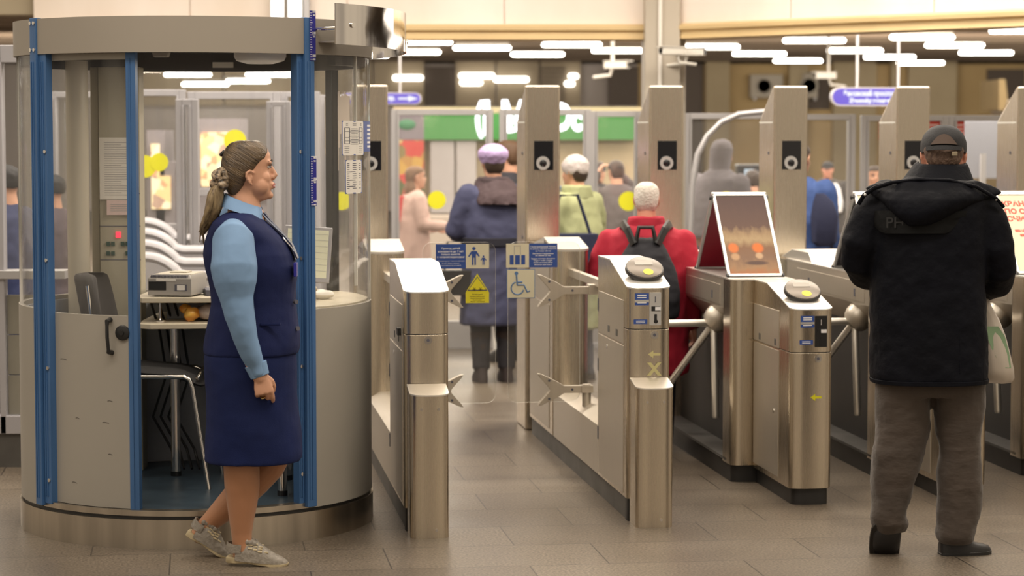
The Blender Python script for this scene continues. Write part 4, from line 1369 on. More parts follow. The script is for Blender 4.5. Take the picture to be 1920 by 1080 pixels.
def wide_gate(label, u, v, reader, side=-1):
    """near cabinet, glazed low wall and far cabinet of the wide gate; local x 0 = middle, side = which side faces the passage"""
    o = unit('wide_gate_unit', label, 'ticket gate', u, 'wide gate units', v)
    hw = 0.095
    v0 = 0.165
    # plinth under the whole run
    mk('plinth', MB().prism(rpoly(-hw + .012, hw - .012, v0 + .015, 3.15, 0.03), 0, 0.10), M['plinth'], o)
    zt = head_cab(o, -hw, hw, v0, 0.92, 0.845, 1.02, 1.122, 0.60)
    mk('corner_foot', MB().prism(rpoly(-hw + .006, hw - .006, v0 + .006, v0 + 0.08, 0.04), 0.0, 0.10), M['black'], o)
    bumper(o, -0.085, 0.078, 0.0, 0.16, 0.62)
    if reader:
        card_reader(o, 0.01, v0 + 0.17, zt)
        coin_panel(o, 0.025, v0, 0.862, 1.005, 0.052, M['silver'], False)
        curved_label(o, -0.034, v0 - .0005, 0.950, 1.002, 0.062, ((.78, .88), (.60, .68), (.16, .24)))
        mk('label_stripe', MB().box(-0.065, -0.003, v0 - .0028, v0 - .0018, .962, .974), M['silver'], o)
        curved_label(o, -0.040, v0 - .0005, 0.868, 0.888, 0.060, ((.55, .75), (.22, .38)))
        arrow_left(o, 0.022, v0, 0.735, 0.027, M['arrowpale'])
        mb = MB().text('X', 0.075, 0.022, 0.645, v0 - .0015, m=0, bold=0.0035)
        mk('cross_mark', mb, M['arrowpale'], o)
        lock(o, 0.022, v0, 0.82)
    else:
        lock(o, 0.005, v0, 0.82)
    # access panels on the passage side and the other side
    for s in (-1, 1):
        x = s * hw
        a_, b_ = (x - .003, x + .001) if s < 0 else (x - .001, x + .003)
        mk('access_panel', MB().box(a_, b_, 0.26, 0.89, 0.775, 0.965), M['steel_flat'], o, bevel=0.0015)
        p = mk('access_door', MB().box(a_, b_, 0.26, 0.89, 0.115, 0.765), M['steel_flat'], o, bevel=0.0015)
        mk('latch', MB().tube([(x + s * .002, 0.66, 0.725), (x + s * .005, 0.66, 0.725)], 0.010, 16), M['chrome'], p)
        for y in (0.42, 0.62): mk('slot', MB().box(x - .0045 if s < 0 else x + .001, x - .001 if s < 0 else x + .0045, y - .02, y + .02, 0.795, 0.825), M['plinth'], o)
        for z in (0.3, 0.62, 0.9): mk('hinge', MB().box(a_ - .002, b_ + .002, 0.885, 0.905, z - .03, z + .03), M['ink'], o)
    # low wall with glass
    lw = MB().ext([(-hw, 0.10), (hw, 0.10), (hw, 0.33), (0.035, 0.365), (-0.035, 0.365), (-hw, 0.33)], 0.92, 2.28, 'y')
    mk('low_wall', lw, M['steel_flat'], o, bevel=0.002)
    mk('side_glass', MB().box(-0.006, 0.006, 0.92, 2.28, 0.36, 0.965), M['leafglass'], o)
    mk('top_rail', MB().box(-0.016, 0.016, 0.92, 2.28, 0.945, 0.985), M['steel_flat'], o, bevel=0.003)
    # hinge post of the leaf
    mk('hinge_post', MB().tube([(side * 0.05, 1.50, 0.35), (side * 0.05, 1.50, 0.46)], 0.022, 18).box(side * .05 - .028, side * .05 + .028, 1.47, 1.53, 0.42, 0.455), M['steel_flat'], o)
    mk('hinge_block', MB().box(-0.025 + side * 0.02, 0.025 + side * 0.02, 1.46, 1.54, 0.905, 0.955), M['steel_flat'], o, bevel=0.004)
    # far cabinet: rounded column towards us, short slope on top
    fc = MB().prism(rpoly(-hw, hw, 2.28, 3.15, 0.05), 0.10, 1.085)
    mk('far_cabinet', fc, M['steel'], o)
    ft = MB().prism(rpoly(-hw - .002, hw + .002, 2.275, 2.62, 0.05), lambda x, y: 1.075 + .05 * min(1, (y - 2.28) / .34), lambda x, y: 1.087 + .05 * min(1, (y - 2.28) / .34))
    ft.prism([(-hw, 2.62), (hw, 2.62), (hw, 3.15), (-hw, 3.15)], 1.08, lambda x, y: 1.137 - .07 * (y - 2.62) / .53)
    mk('far_top', ft, M['steel_top'], o)
    for s in (-1, 1):
        x = s * hw
        mk('access_panel', MB().box(min(x, x + s * .003), max(x, x + s * .003), 2.42, 3.12, 0.80, 1.05), M['steel_flat'], o, bevel=0.0015)
        mk('access_door', MB().box(min(x, x + s * .003), max(x, x + s * .003), 2.42, 3.12, 0.12, 0.785), M['steel_flat'], o, bevel=0.0015)
    return o


gR = wide_gate('tall steel gate cabinet with round card reader, pale arrow and X', 0.0, 0.0, True, -1)
gL = wide_gate('steel gate cabinet with bare bright sloping top beside the booth', -0.985, -0.127, False, 1)
mk('side_latch', MB().box(-0.113, -0.094, 0.30, 0.37, 0.83, 0.86), M['rubber'], gL)


# ---- swing leaves of the wide gate
def leaf(label, u0, u1, pivot, mir):
    v = 1.50
    o = unit('glass_gate_leaf', label, 'gate leaf', u0, 'glass leaves of the wide gate', v)
    w = u1 - u0
    z0, z1 = 0.375, 1.165
    r = 0.045
    pts = []
    for (cx, cz, a0) in ((r, z0 + r, 180), (w - r, z0 + r, 270), (w - r, z1 - r, 0), (r, z1 - r, 90)):
        pts += [(cx + r * math.cos(rad(a0 + 15 * k)), cz + r * math.sin(rad(a0 + 15 * k))) for k in range(7)]
    n = len(pts)
    mb = MB()
    mb.add([(p, -0.005, q) for p, q in pts] + [(p, 0.005, q) for p, q in pts], [tuple(range(n)), tuple(range(2 * n - 1, n - 1, -1))], 0)
    mb.add([(p, -0.005, q) for p, q in pts] + [(p, 0.005, q) for p, q in pts], [(i, (i + 1) % n, n + (i + 1) % n, n + i) for i in range(n)], 1)
    pane = mk('glass_pane', mb, [M['leafglass'], M['leafedge']], o)
    # forked brackets
    for z in (0.925, 0.437):
        s = 1 if mir else -1            # direction from pivot to the glass
        px = pivot - u0
        def X(d): return px + s * d
        stem = [(X(0.0), z - .018), (X(0.0), z + .018), (X(0.13), z + .018), (X(0.165), z + .040), (X(0.245), z + .078), (X(0.262), z + .080), (X(0.250), z + .062), (X(0.205), z + .012), (X(0.20), z), (X(0.205), z - .012), (X(0.250), z - .062), (X(0.262), z - .080), (X(0.245), z - .078), (X(0.165), z - .040), (X(0.13), z - .018)]
        b = mk('forked_bracket', MB().ext(stem, -0.020, -0.006, 'y').ext(stem, 0.006, 0.016, 'y').ext([(X(0.0), z - .018), (X(0), z + .018), (X(0.12), z + .018), (X(0.12), z - .018)], -0.006, 0.006, 'y'), M['steel_flat'], o, bevel=0.0015)
        for (dx, dz) in ((.205, .045), (.205, -.045), (.09, 0)):
            mk('bolt', MB().tube([(X(dx), -0.0195, z + dz), (X(dx), -0.0235, z + dz)], 0.006, 10), M['ink'], b)
    return o


lfR = leaf('right glass gate leaf carrying the luggage and wheelchair signs', -0.442, -0.085, -0.035, False)
lfL = leaf('left glass gate leaf carrying the child escort and yellow warning signs', -0.86, -0.503, -0.925, True)
VS = 1.50 - 0.0065


def leafp(px, py):
    """gate coordinates of a photo point on the leaf plane"""
    r = ray(px, py)
    n = Vector((-math.sin(GA), math.cos(GA), 0))
    q = (gate(0, VS) - CAMV).dot(n) / r.dot(n)
    p = CAMV + r * q
    dlt = p - GO
    return dlt.x * math.cos(GA) + dlt.y * math.sin(GA), p.z


def sticker(label, px0, px1, py0, py1, build, mats, cat='sign'):
    ua, za = leafp(px0, py0); ub, zb_ = leafp(px1, py1)
    u = (ua + ub) / 2; z = (za + zb_) / 2
    mb = MB()
    build(mb, (ub - ua) / 2, (za - zb_) / 2)
    p = gate(u, VS, z)
    o = mk('gate_sign', mb, mats, None, loc=p, rot=GA)
    return tag(o, label, cat)


def b_child(mb, w, h):
    mb.box(-w, w * .125, -0.001, 0.001, -h, h, 0)
    mb.box(w * .125, w, -0.001, 0.001, -h, h, 2)
    x = -w * .44
    for s, z, wd in (('Проход детей', .58, .70), ('в возрасте до 7 лет', .33, .96), ('только вместе', .10, .72), ('с сопровождающим!', -.12, 1.02)):
        mb.text(s, 0.0125, x, h * z, -0.0016, m=1, width=w * wd, bold=0.0003)
    for s, z, wd in (('Children up to 7 are not allowed', -.42, 1.02), ('to the metro without', -.60, .66), ('accompanying an adult', -.78, .78)):
        mb.text(s, 0.008, x, h * z, -0.0016, m=1, width=w * wd)
    c = w * .43
    def fig(cx, z0, s):
        mb.tube([(cx, -0.0022, z0 + .90 * s), (cx, -0.0012, z0 + .90 * s)], .095 * s, 16, m=0)
        mb.ext([(cx - .13 * s, z0 + .76 * s), (cx + .13 * s, z0 + .76 * s), (cx + .11 * s, z0 + .40 * s), (cx - .11 * s, z0 + .40 * s)], -0.0022, -0.0012, 'y', 0)
        for q in (-1, 1):
            mb.ext([(cx + q * .025 * s, z0 + .42 * s), (cx + q * .11 * s, z0 + .42 * s), (cx + q * .11 * s, z0), (cx + q * .03 * s, z0)], -0.0022, -0.0012, 'y', 0)
            mb.ext([(cx + q * .10 * s, z0 + .76 * s), (cx + q * .16 * s, z0 + .74 * s), (cx + q * .32 * s, z0 + .48 * s), (cx + q * .27 * s, z0 + .44 * s), (cx + q * .10 * s, z0 + .64 * s)], -0.0022, -0.0012, 'y', 0)
    fig(c, -h * .72, h * 1.5)
    fig(c + w * .36, -h * .72, h * .78)


sticker('blue and cream sign with adult leading a child on the left gate leaf', 817, 917, 458, 503, b_child, [M['signblue'], M['signwhite'], M['signcream']])


def b_case(mb, w, h):
    mb.box(-w, -w * .11, -0.001, 0.001, -h, h, 2)
    mb.box(-w * .11, w, -0.001, 0.001, -h, h, 0)
    x = w * .44
    for s, z, wd in (('Грузы измерений багажа', .72, .98), ('по длине, ширине и высоте', .54, 1.02), ('не более 120 см', .36, .60), ('Бортовое оборудование', .14, .82), ('не менее 20 мм', -.02, .60), ('Baggage must have dimensions', -.28, .92), ('length + width + height', -.44, .72), ('should not exceed 120 cm', -.60, .74), ('Minimum size board', -.78, .68)):
        mb.text(s, 0.0085, x, h * z - .002, -0.0016, m=1, width=w * wd, bold=0.0002)
    c = -w * .56
    for a, b in ((-.30, -.15), (-.09, .09), (.15, .30)):
        mb.box(c + w * a, c + w * b, -0.0022, -0.0012, -h * .74, h * .04, 0)
    for a, b, z0, z1 in ((-.13, -.11, .08, .84), (.11, .13, .08, .84), (-.13, .13, .80, .84)):
        mb.box(c + w * a, c + w * b, -0.0022, -0.0012, h * z0, h * z1, 3)


sticker('blue and cream sign with a suitcase symbol on the right gate leaf', 949, 1045, 457, 501, b_case, [M['signblue'], M['signwhite'], M['signcream'], M['inkgrey']])


def b_wheel(mb, w, h):
    mb.box(-w, w, -0.001, 0.001, -h, h, 0)
    mb.box(-w * .96, w * .96, -0.0018, -0.0008, -h * .96, h * .96, 1)
    y0, y1 = -0.0026, -0.0016
    def tb(pts, r): mb.tube([(p * w, -0.0021, q * h) for p, q in pts], r * w, 8, m=2)
    mb.tube([(-w * .32, y0, h * .72), (-w * .32, y1, h * .72)], w * .13, 20, m=2)
    tb([(-.31, .62), (-.26, -.08)], .055)
    tb([(-.28, .12), (.10, .12)], .05)
    tb([(-.26, -.08), (.22, -.08), (.46, -.58), (.64, -.48)], .055)
    pts = []
    for k in range(25):
        a = rad(110 + 235 * k / 24)
        pts.append((-.24 + .44 * math.cos(a), -.30 + .44 * math.sin(a)))
    tb(pts, .045)


M['symblue'] = mat('symbol_blue', (0.10, 0.20, 0.40), 0.5)
sticker('cream square sign with a blue wheelchair symbol', 950, 1003, 505, 559, b_wheel, [M['symblue'], M['signcream'], M['symblue']])


def b_warn(mb, w, h):
    mb.ext([(-w, -h), (w, -h), (w, -h * .28), (0, h), (-w, -h * .28)], -0.001, 0.001, 'y', 0)
    def tri(s, y, m): mb.ext([(-w * s, h * (.36 - .62 * s)), (w * s, h * (.36 - .62 * s)), (0, h * (.22 + .70 * s))], y, y + .0008, 'y', m)
    tri(.86, -0.0018, 1)
    tri(.74, -0.0026, 0)
    for s in (-1, 1):
        for k in range(3):
            a = rad(60 * k)
            cx, cz = s * w * .26, -h * .06
            dx, dz = w * .17 * math.cos(a), w * .17 * math.sin(a)
            mb.tube([(cx - dx, -0.003, cz - dz), (cx + dx, -0.003, cz + dz)], w * .022, 6, m=2)
    for s, z, wd in (('Осторожно!', -.44, .9), ('Двери работают', -.58, 1.3), ('автоматически', -.71, 1.2), ('Automatic', -.82, .8), ('door control', -.93, 1.2)):
        mb.text(s, 0.007, 0, h * z, -0.0016, m=2, width=w * wd, bold=0.0002)


M['olive'] = mat('print_olive', (0.16, 0.13, 0.02), 0.5)
sticker('yellow triangular warning sign on the left gate leaf', 873, 917, 513, 568, b_warn, [M['signyellow'], M['ink'], M['olive']])


# ---- turnstiles
def turnstile(label, u, full=True):
    o = unit('turnstile', label, 'turnstile', u, 'turnstiles in a row')
    W_ = 0.31
    mk('plinth', MB().prism(rpoly(0.01, W_ - .01, 1.22, 3.25, 0.04), 0, 0.095).prism(rpoly(0.13, W_ - .01, 0.515, 1.24, 0.05), 0, 0.085), M['black'], o)
    mk('floor_plate', MB().box(0.0, 0.14, 1.30, 3.2, 0.095, 0.108), M['plinth'], o)
    mk('column', MB().prism(rpoly(0.0, 0.135, 1.20, 1.38, 0.05), 0.085, 0.985), M['steel'], o)
    mk('far_column', MB().prism(rpoly(0.0, W_, 2.98, 3.25, 0.05, 'far'), 0.095, 0.985), M['steel'], o)
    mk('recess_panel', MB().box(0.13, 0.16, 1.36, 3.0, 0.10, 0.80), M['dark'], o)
    mk('rear_panel', MB().box(W_ - .012, W_, 1.22, 3.0, 0.095, 0.80), M['steel_flat'], o)
    # side box with sloping underside
    bx = MB().ext([(0.0, 0.84), (0.13, 0.71), (W_, 0.71), (W_, 0.985), (0.0, 0.985)], 1.37, 2.99, 'y')
    mk('side_box', bx, M['steel_flat'], o, bevel=0.003)
    mk('access_panel', MB().box(-0.003, 0.001, 1.45, 2.75, 0.852, 0.952), M['steel_flat'], o, bevel=0.0015)
    for y in (1.62, 2.5): mk('slot', MB().box(-0.0042, 0, y - .012, y + .012, 0.872, 0.912), M['ink'], o)
    mk('top_cover', MB().prism(rpoly(-.002, W_ + .002, 1.198, 3.0, 0.05), 0.984, 0.991), M['steel_top'], o)
    # reader at the far end
    fr_ = MB().ext([(2.52, 0.99), (2.60, 1.045), (2.95, 1.045), (3.2, 0.99)], 0.02, W_ - .02, 'x')
    mk('far_reader_housing', fr_, M['steel_top'], o, bevel=0.004)
    # reader cabinet on the near right
    x0, x1 = 0.112, W_
    zt = head_cab(o, x0, x1, 0.50, 1.30, 0.70, 0.893, 0.985, 0.95, zbase=0.075, rc=0.05)
    card_reader(o, x0 + 0.10, 0.50 + 0.19, zt)
    coin_panel(o, x0 + 0.138, 0.50, 0.725, 0.868, 0.056, M['rubber'], True)
    curved_label(o, x0 + 0.075, 0.4995, 0.815, 0.868, 0.064, ((.78, .88), (.62, .70), (.14, .22)))
    mk('label_stripe', MB().box(x0 + 0.043, x0 + .107, 0.4972, 0.4985, .829, .840), M['silver'], o)
    curved_label(o, x0 + 0.070, 0.4995, 0.737, 0.757, 0.062, ((.55, .75), (.22, .38)))
    lock(o, x0 + 0.125, 0.50, 0.672)
    arrow_left(o, x0 + 0.118, 0.50, 0.495, 0.026, M['arrowyellow'])
    x = x0
    mk('access_panel', MB().box(x - .003, x + .001, 0.72, 1.20, 0.70, 0.875), M['steel_flat'], o, bevel=0.0015)
    p = mk('access_door', MB().box(x - .003, x + .001, 0.72, 1.20, 0.10, 0.69), M['steel_flat'], o, bevel=0.0015)
    mk('latch', MB().tube([(x - .006, 0.80, 0.40), (x - .002, 0.80, 0.40)], 0.009, 14), M['chrome'], p)
    for y in (0.78, 1.08): mk('slot', MB().box(x - .0045, x - .001, y - .015, y + .015, 0.71, 0.74), M['plinth'], o)
    # tripod
    tp = bpy.data.objects.new('tripod', None); COL.objects.link(tp); tp.parent = o
    c = Vector((0.040, 1.72, 0.748))
    ax = Vector((-0.72, -0.10, -0.69)).normalized()
    hub = MB().tube([c - ax * 0.07, c - ax * 0.01, c + ax * 0.02, c + ax * 0.05], [0.078, 0.075, 0.066, 0.040], 28)
    mk('hub', hub, M['steel_flat'], tp)
    q = c + ax * 0.015
    for d_ in (Vector((-0.47, -0.02, 0.0)), Vector((-0.20, 0.18, -0.34)), Vector((-0.015, -0.12, -0.47))):
        st = q + d_.normalized() * 0.03
        mk('arm', MB().tube([st, q + d_ * 0.98, q + d_], [0.0185, 0.0185, 0.014], 18), M['steel_top'], tp)
    return o


turnstile('steel turnstile carrying the brown food poster, yellow arrow on its front', 0.61)
turnstile('steel turnstile half hidden behind the man in the black jacket', 1.345)
turnstile('steel turnstile at the right edge of the photo behind the plastic bag', 2.085)


# ---- tall camera pillars at the far end of the gates
def pillar(label, u, proto=[None]):
    if proto[0] is None:
        o = unit('camera_pillar', label, 'pillar', u, 'tall steel camera pillars', 3.30)
        prf = [(0.0, 0.0), (0.36, 0.0), (0.36, 1.76), (0.30, 1.80), (0.03, 1.966), (0.0, 1.966)]
        mk('body', MB().ext(prf, -0.095, 0.105, 'x'), M['steel'], o, bevel=0.012, seg=3)
        mk('side_seam', MB().box(-0.098, -0.094, 0.03, 0.34, 1.752, 1.762), M['leafedge'], o)
        p = mk('camera_window', MB().box(-0.046, 0.066, -0.004, 0.004, 1.485, 1.652), M['lens'], o, bevel=0.002)
        mk('camera_ring', MB().lathe([(0.026, 0.0), (0.040, 0.0), (0.038, 0.008), (0.027, 0.008)], 32).move(Matrix.Translation((0.005, -0.004, 1.524)) @ Matrix.Rotation(PI / 2, 4, 'X')), M['silver'], p)
        mk('camera_lens', MB().ell((0.005, -0.004, 1.524), (0.026, 0.014, 0.026), 20, 10), M['lens'], p)
        mk('keyhole', MB().tube([(-0.0935, 0.12, 1.58), (-0.098, 0.12, 1.58)], 0.010, 12).tube([(-0.0935, 0.12, 1.10), (-0.098, 0.12, 1.10)], 0.010, 12), M['ink'], o)
        proto[0] = o
        return o
    src = proto[0]
    o = src.copy(); COL.objects.link(o)
    o.location = gate(u, 3.30)
    o['label'] = label
    for chd in src.children:
        k = chd.copy(); COL.objects.link(k); k.parent = o
        for g in chd.children:
            h = g.copy(); COL.objects.link(h); h.parent = k
    return o


pillar('tall steel camera pillar left of the lady in the light green coat', -0.005)
pillar('tall steel camera pillar partly hidden behind the right edge of the booth', -0.985)
pillar('tall steel camera pillar behind the white-haired man in red', 0.71)
pillar('tall steel camera pillar between the hooded person and the person in blue', 1.44)
pillar('tall steel camera pillar behind the head of the man in the cap', 2.17)
pillar('tall steel camera pillar cut by the right edge of the photo', 2.90)


# ---- poster stands on the turnstiles
def poster_stand(label, u, front, back_mat, lines=None):
    o = unit('poster_stand', label, 'poster stand', u, 'snap-frame poster stands on the turnstiles', 1.36)
    o.location.z = 0.991
    Ls = 0.535; run = 0.36
    an = math.asin(run / Ls)
    hz = Ls * math.cos(an)
    w = 0.14
    T = Matrix.Rotation(-an, 4, 'X')
    T2 = Matrix.Translation((0, run * 2 + .02, 0)) @ Matrix.Rotation(an, 4, 'X')
    def side(Tm, sheet, sgn, nm):
        f = mk(nm, MB().box(-w, w, -0.003, 0.003, 0.0, Ls).move(Tm), M['plinth'] if sgn < 0 else back_mat, o)
        fr = MB()
        fr.box(-w, -w + .016, -0.010, 0.006, 0.008, Ls - .008); fr.box(w - .016, w, -0.010, 0.006, 0.008, Ls - .008)
        fr.box(-w + .008, w - .008, -0.010, 0.006, 0, 0.016); fr.box(-w + .008, w - .008, -0.010, 0.006, Ls - .016, Ls)
        mk('snap_frame', fr.move(Tm), M['silver'], f, bevel=0.003)
        for (x, z) in ((-w, 0), (w, 0), (-w, Ls - .03), (w, Ls - .03)):
            mk('corner', MB().box(x - .006, x + .006, -0.011, 0.004, z - .002, z + .018).move(Tm), M['rubber'], f, bevel=0.003)
        return f
    f = side(T, front, -1, 'front_leaf')
    side(T2, None, 1, 'rear_leaf')
    mk('top_bar', MB().tube([(-w, run + .01, hz + .002), (w, run + .01, hz + .002)], 0.010, 10), M['silver'], o)
    ps = MB().box(-w + .016, w - .016, -0.0052, -0.0040, 0.016, Ls - .016)
    ps.m = [0] * len(ps.f)
    if lines:
        for (s, size, x, z, m) in lines:
            ps.text(s, size, x, z, -0.0058, 'LEFT', m=m, bold=0.0022)
        # yellow bird-like blot on two legs
        ps.ell((0.035, -0.0055, 0.165), (0.045, 0.0012, 0.060), 16, 8, m=2)
        ps.ell((0.030, -0.0055, 0.225), (0.030, 0.0012, 0.030), 16, 8, m=2)
        ps.box(0.02, 0.024, -0.006, -0.0045, 0.075, 0.11, 2); ps.box(0.044, 0.048, -0.006, -0.0045, 0.075, 0.11, 2)
        ps.ell((-0.055, -0.0055, 0.045), (0.02, 0.0012, 0.022), 14, 8, m=3)
    pm_ = [front] if not lines else [front, M['posterred'], M['signyellow'], M['ink']]
    mk('poster', ps.move(T), pm_ if lines else front, f)
    return o


def burger_poster():
    m = bpy.data.materials.new('poster_print'); m.use_nodes = True
    t = m.node_tree; b = t.nodes['Principled BSDF']
    b.inputs['Roughness'].default_value = 0.5; b.inputs['Specular IOR Level'].default_value = 0.2
    tc = t.nodes.new('ShaderNodeTexCoord'); se = t.nodes.new('ShaderNodeSeparateXYZ')
    t.links.new(tc.outputs['Generated'], se.inputs['Vector'])
    no = t.nodes.new('ShaderNodeTexNoise'); no.inputs['Scale'].default_value = 9; no.inputs['Detail'].default_value = 8
    mp = t.nodes.new('ShaderNodeMapping'); mp.inputs['Scale'].default_value = (1.2, 0.5, 0.9)
    t.links.new(tc.outputs['Generated'], mp.inputs['Vector']); t.links.new(mp.outputs['Vector'], no.inputs['Vector'])
    ad = t.nodes.new('ShaderNodeMath'); ad.operation = 'MULTIPLY_ADD'; ad.inputs[1].default_value = 0.16
    t.links.new(no.outputs['Fac'], ad.inputs[0]); t.links.new(se.outputs['Z'], ad.inputs[2])
    ra = t.nodes.new('ShaderNodeValToRGB')
    st = [(0.08, (0.36, 0.15, 0.07)), (0.16, (0.30, 0.18, 0.10)), (0.28, (0.20, 0.12, 0.08)), (0.40, (0.20, 0.11, 0.065)), (0.52, (0.36, 0.26, 0.15)), (0.60, (0.28, 0.19, 0.11)), (0.68, (0.115, 0.068, 0.054)), (1.0, (0.088, 0.053, 0.048))]
    ra.color_ramp.elements[0].position = st[0][0]; ra.color_ramp.elements[0].color = (*st[0][1], 1)
    ra.color_ramp.elements[1].position = st[-1][0]; ra.color_ramp.elements[1].color = (*st[-1][1], 1)
    for p, c in st[1:-1]:
        e_ = ra.color_ramp.elements.new(p); e_.color = (*c, 1)
    t.links.new(ad.outputs[0], ra.inputs['Fac'])
    last = ra.outputs['Color']
    for cx, cz, rx, rz, col in ((.16, .33, .12, .07, (0.60, 0.17, 0.05)), (.66, .33, .13, .07, (0.62, 0.16, 0.04)), (.66, .23, .09, .045, (0.48, 0.32, 0.20)), (.17, .22, .10, .05, (0.45, 0.28, 0.16)), (.58, .14, .26, .03, (0.10, 0.06, 0.05))):
        sx = t.nodes.new('ShaderNodeMath'); sx.operation = 'SUBTRACT'; sx.inputs[1].default_value = cx; t.links.new(se.outputs['X'], sx.inputs[0])
        dx = t.nodes.new('ShaderNodeMath'); dx.operation = 'DIVIDE'; dx.inputs[1].default_value = rx; t.links.new(sx.outputs[0], dx.inputs[0])
        sz = t.nodes.new('ShaderNodeMath'); sz.operation = 'SUBTRACT'; sz.inputs[1].default_value = cz; t.links.new(se.outputs['Z'], sz.inputs[0])
        dz = t.nodes.new('ShaderNodeMath'); dz.operation = 'DIVIDE'; dz.inputs[1].default_value = rz; t.links.new(sz.outputs[0], dz.inputs[0])
        p1 = t.nodes.new('ShaderNodeMath'); p1.operation = 'POWER'; p1.inputs[1].default_value = 2; t.links.new(dx.outputs[0], p1.inputs[0])
        p2 = t.nodes.new('ShaderNodeMath'); p2.operation = 'POWER'; p2.inputs[1].default_value = 2; t.links.new(dz.outputs[0], p2.inputs[0])
        a2 = t.nodes.new('ShaderNodeMath'); a2.operation = 'ADD'; t.links.new(p1.outputs[0], a2.inputs[0]); t.links.new(p2.outputs[0], a2.inputs[1])
        mr = t.nodes.new('ShaderNodeMapRange'); mr.inputs['From Min'].default_value = 1.1; mr.inputs['From Max'].default_value = 0.35
        t.links.new(a2.outputs[0], mr.inputs['Value'])
        mx = t.nodes.new('ShaderNodeMix'); mx.data_type = 'RGBA'
        t.links.new(mr.outputs['Result'], mx.inputs['Factor']); t.links.new(last, mx.inputs['A']); mx.inputs['B'].default_value = (*col, 1)
        last = mx.outputs['Result']
    t.links.new(last, b.inputs['Base Color'])
    return m


M['posterred'] = mat('poster_red', (0.62, 0.10, 0.06), 0.5)
M['backred'] = mat('crimson_sheet', (0.42, 0.012, 0.038), 0.35)  # reflection of the red jacket, put into the rear leaf's colour
M['backslate'] = mat('slate_sheet', (0.085, 0.075, 0.085), 0.35)
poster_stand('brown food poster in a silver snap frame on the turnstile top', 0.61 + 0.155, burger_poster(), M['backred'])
poster_stand('poster frame seen from its slate side left of the man in black', 1.345 + 0.155, M['signcream'], M['backslate'])
poster_stand('cream poster with red capital letters at the right edge', 2.085 + 0.155, M['signcream'], M['backslate'],
             [('КВАН', 0.044, -0.115, 0.445, 1), ('ПО С', 0.044, -0.112, 0.395, 1), ('СЧИ', 0.044, -0.110, 0.345, 1), ('комфорт', 0.022, -0.085, 0.275, 1), ('класс', 0.022, -0.065, 0.245, 1)])

# ---- glass partition at the far left, next to the booth
gp = thing('side_partition', 'grey framed glass partition with marble panels left of the booth', 'partition', (at(20, 540, 11.6).x, 11.6, 0))
a = at(-60, 85, 11.6); b = at(120, 85, 11.6)
xA, xB = a.x - gp.location.x, b.x - gp.location.x
zt_ = a.z; z2 = at(0, 118, 11.6).z
fm = MB().box(xA, xB, -0.04, 0.04, z2, zt_).box(xA, xB, -0.04, 0.04, at(0, 812, 11.6).z, at(0, 778, 11.6).z)
xv = at(5, 500, 11.6).x - gp.location.x
fm.box(xv - .016, xv + .016, -0.04, 0.04, at(0, 812, 11.6).z, zt_)
mk('frame', fm, M['alu_lilac'], gp, bevel=0.004)
mk('pane', MB().box(xv + .016, xB, -0.004, 0.004, at(0, 520, 11.6).z, z2), M['farglass'], gp)
mb = MB()
for k in range(3):
    z0 = at(0, 778, 11.6).z + k * 0.205
    mb.box(xv + .02, xB, 0.0, 0.02, z0 + .003, z0 + 0.202)
mk('marble_panel', mb, M['marble'], gp)
mk('ledge', MB().box(xA, xB, -0.06, 0.08, at(0, 522, 11.6).z, at(0, 506, 11.6).z), M['alu'], gp, bevel=0.003)
mk('base', MB().box(xA, xB, -0.02, 0.06, 0, at(0, 812, 11.6).z), M['plinth'], gp)
# green lantern far up left
# ---- doors and rails seen through the booth
glass_door(250, 348, 168, 15.5, 12, dots=((272, 312, 21), (299, 304, 17)), m='alu_lilac', rail=425)
glass_door(352, 526, 172, 15.6, 14, dots=((441, 264, 21),), m='alu_lilac', rail=360)
glass_door(526, 600, 172, 15.7, 10, m='alu_lilac')
glass_door(600, 700, 178, 15.9, 10, dots=((601, 377, 18), (641, 377, 17)), m='alu_lilac')
glass_door(500, 545, 190, 14.2, 9, m='alu_lilac')
glass_door(545, 575, 196, 13.9, 8, m='alu_lilac')
glass_door(330, 372, 186, 14.3, 12, m='alu_lilac')
glass_door(92, 190, 172, 15.5, 11, dots=((106, 440, 22),), m='alu_lilac')
for k in range(4):
    d = 12.9 + 0.55 * k
    p0 = at(250, 448 + 0 * k, d)
    c = at(265, 445, d)
    pts = []
    for j in range(9):
        an = rad(100 - 62 * j / 8)
        pts.append((c.x + 0.02 + 0.24 * math.cos(an), d, c.z - 0.255 + 0.25 * math.sin(an) - 0.07 * (3 - k) + 0.10))
    e_ = pts[-1]
    pts += [(e_[0] + 0.05, d, e_[2] - 0.012), (e_[0] + 0.42, d, e_[2] - 0.012)]
    o = thing('exit_barrier', ['curved steel exit barrier behind the booth, nearest of the four', 'curved steel exit barrier behind the booth, second from the front', 'curved steel exit barrier behind the booth, third from the front', 'curved steel exit barrier behind the booth, farthest'][k], 'barrier', (c.x, d, 0), 0, 'curved exit barriers behind the booth')
    mk('top_rail', MB().tube(pts, 0.035, 12, flat=1.6), M['alu_lilac'], o, w=True)
    mk('side_panel', MB().loft([[(p[0], d - .05, 0.0), (p[0], d + .05, 0.0), (p[0], d + .05, p[2] - .02), (p[0], d - .05, p[2] - .02)] for p in pts]), M['alu_lilac'], o, w=True)
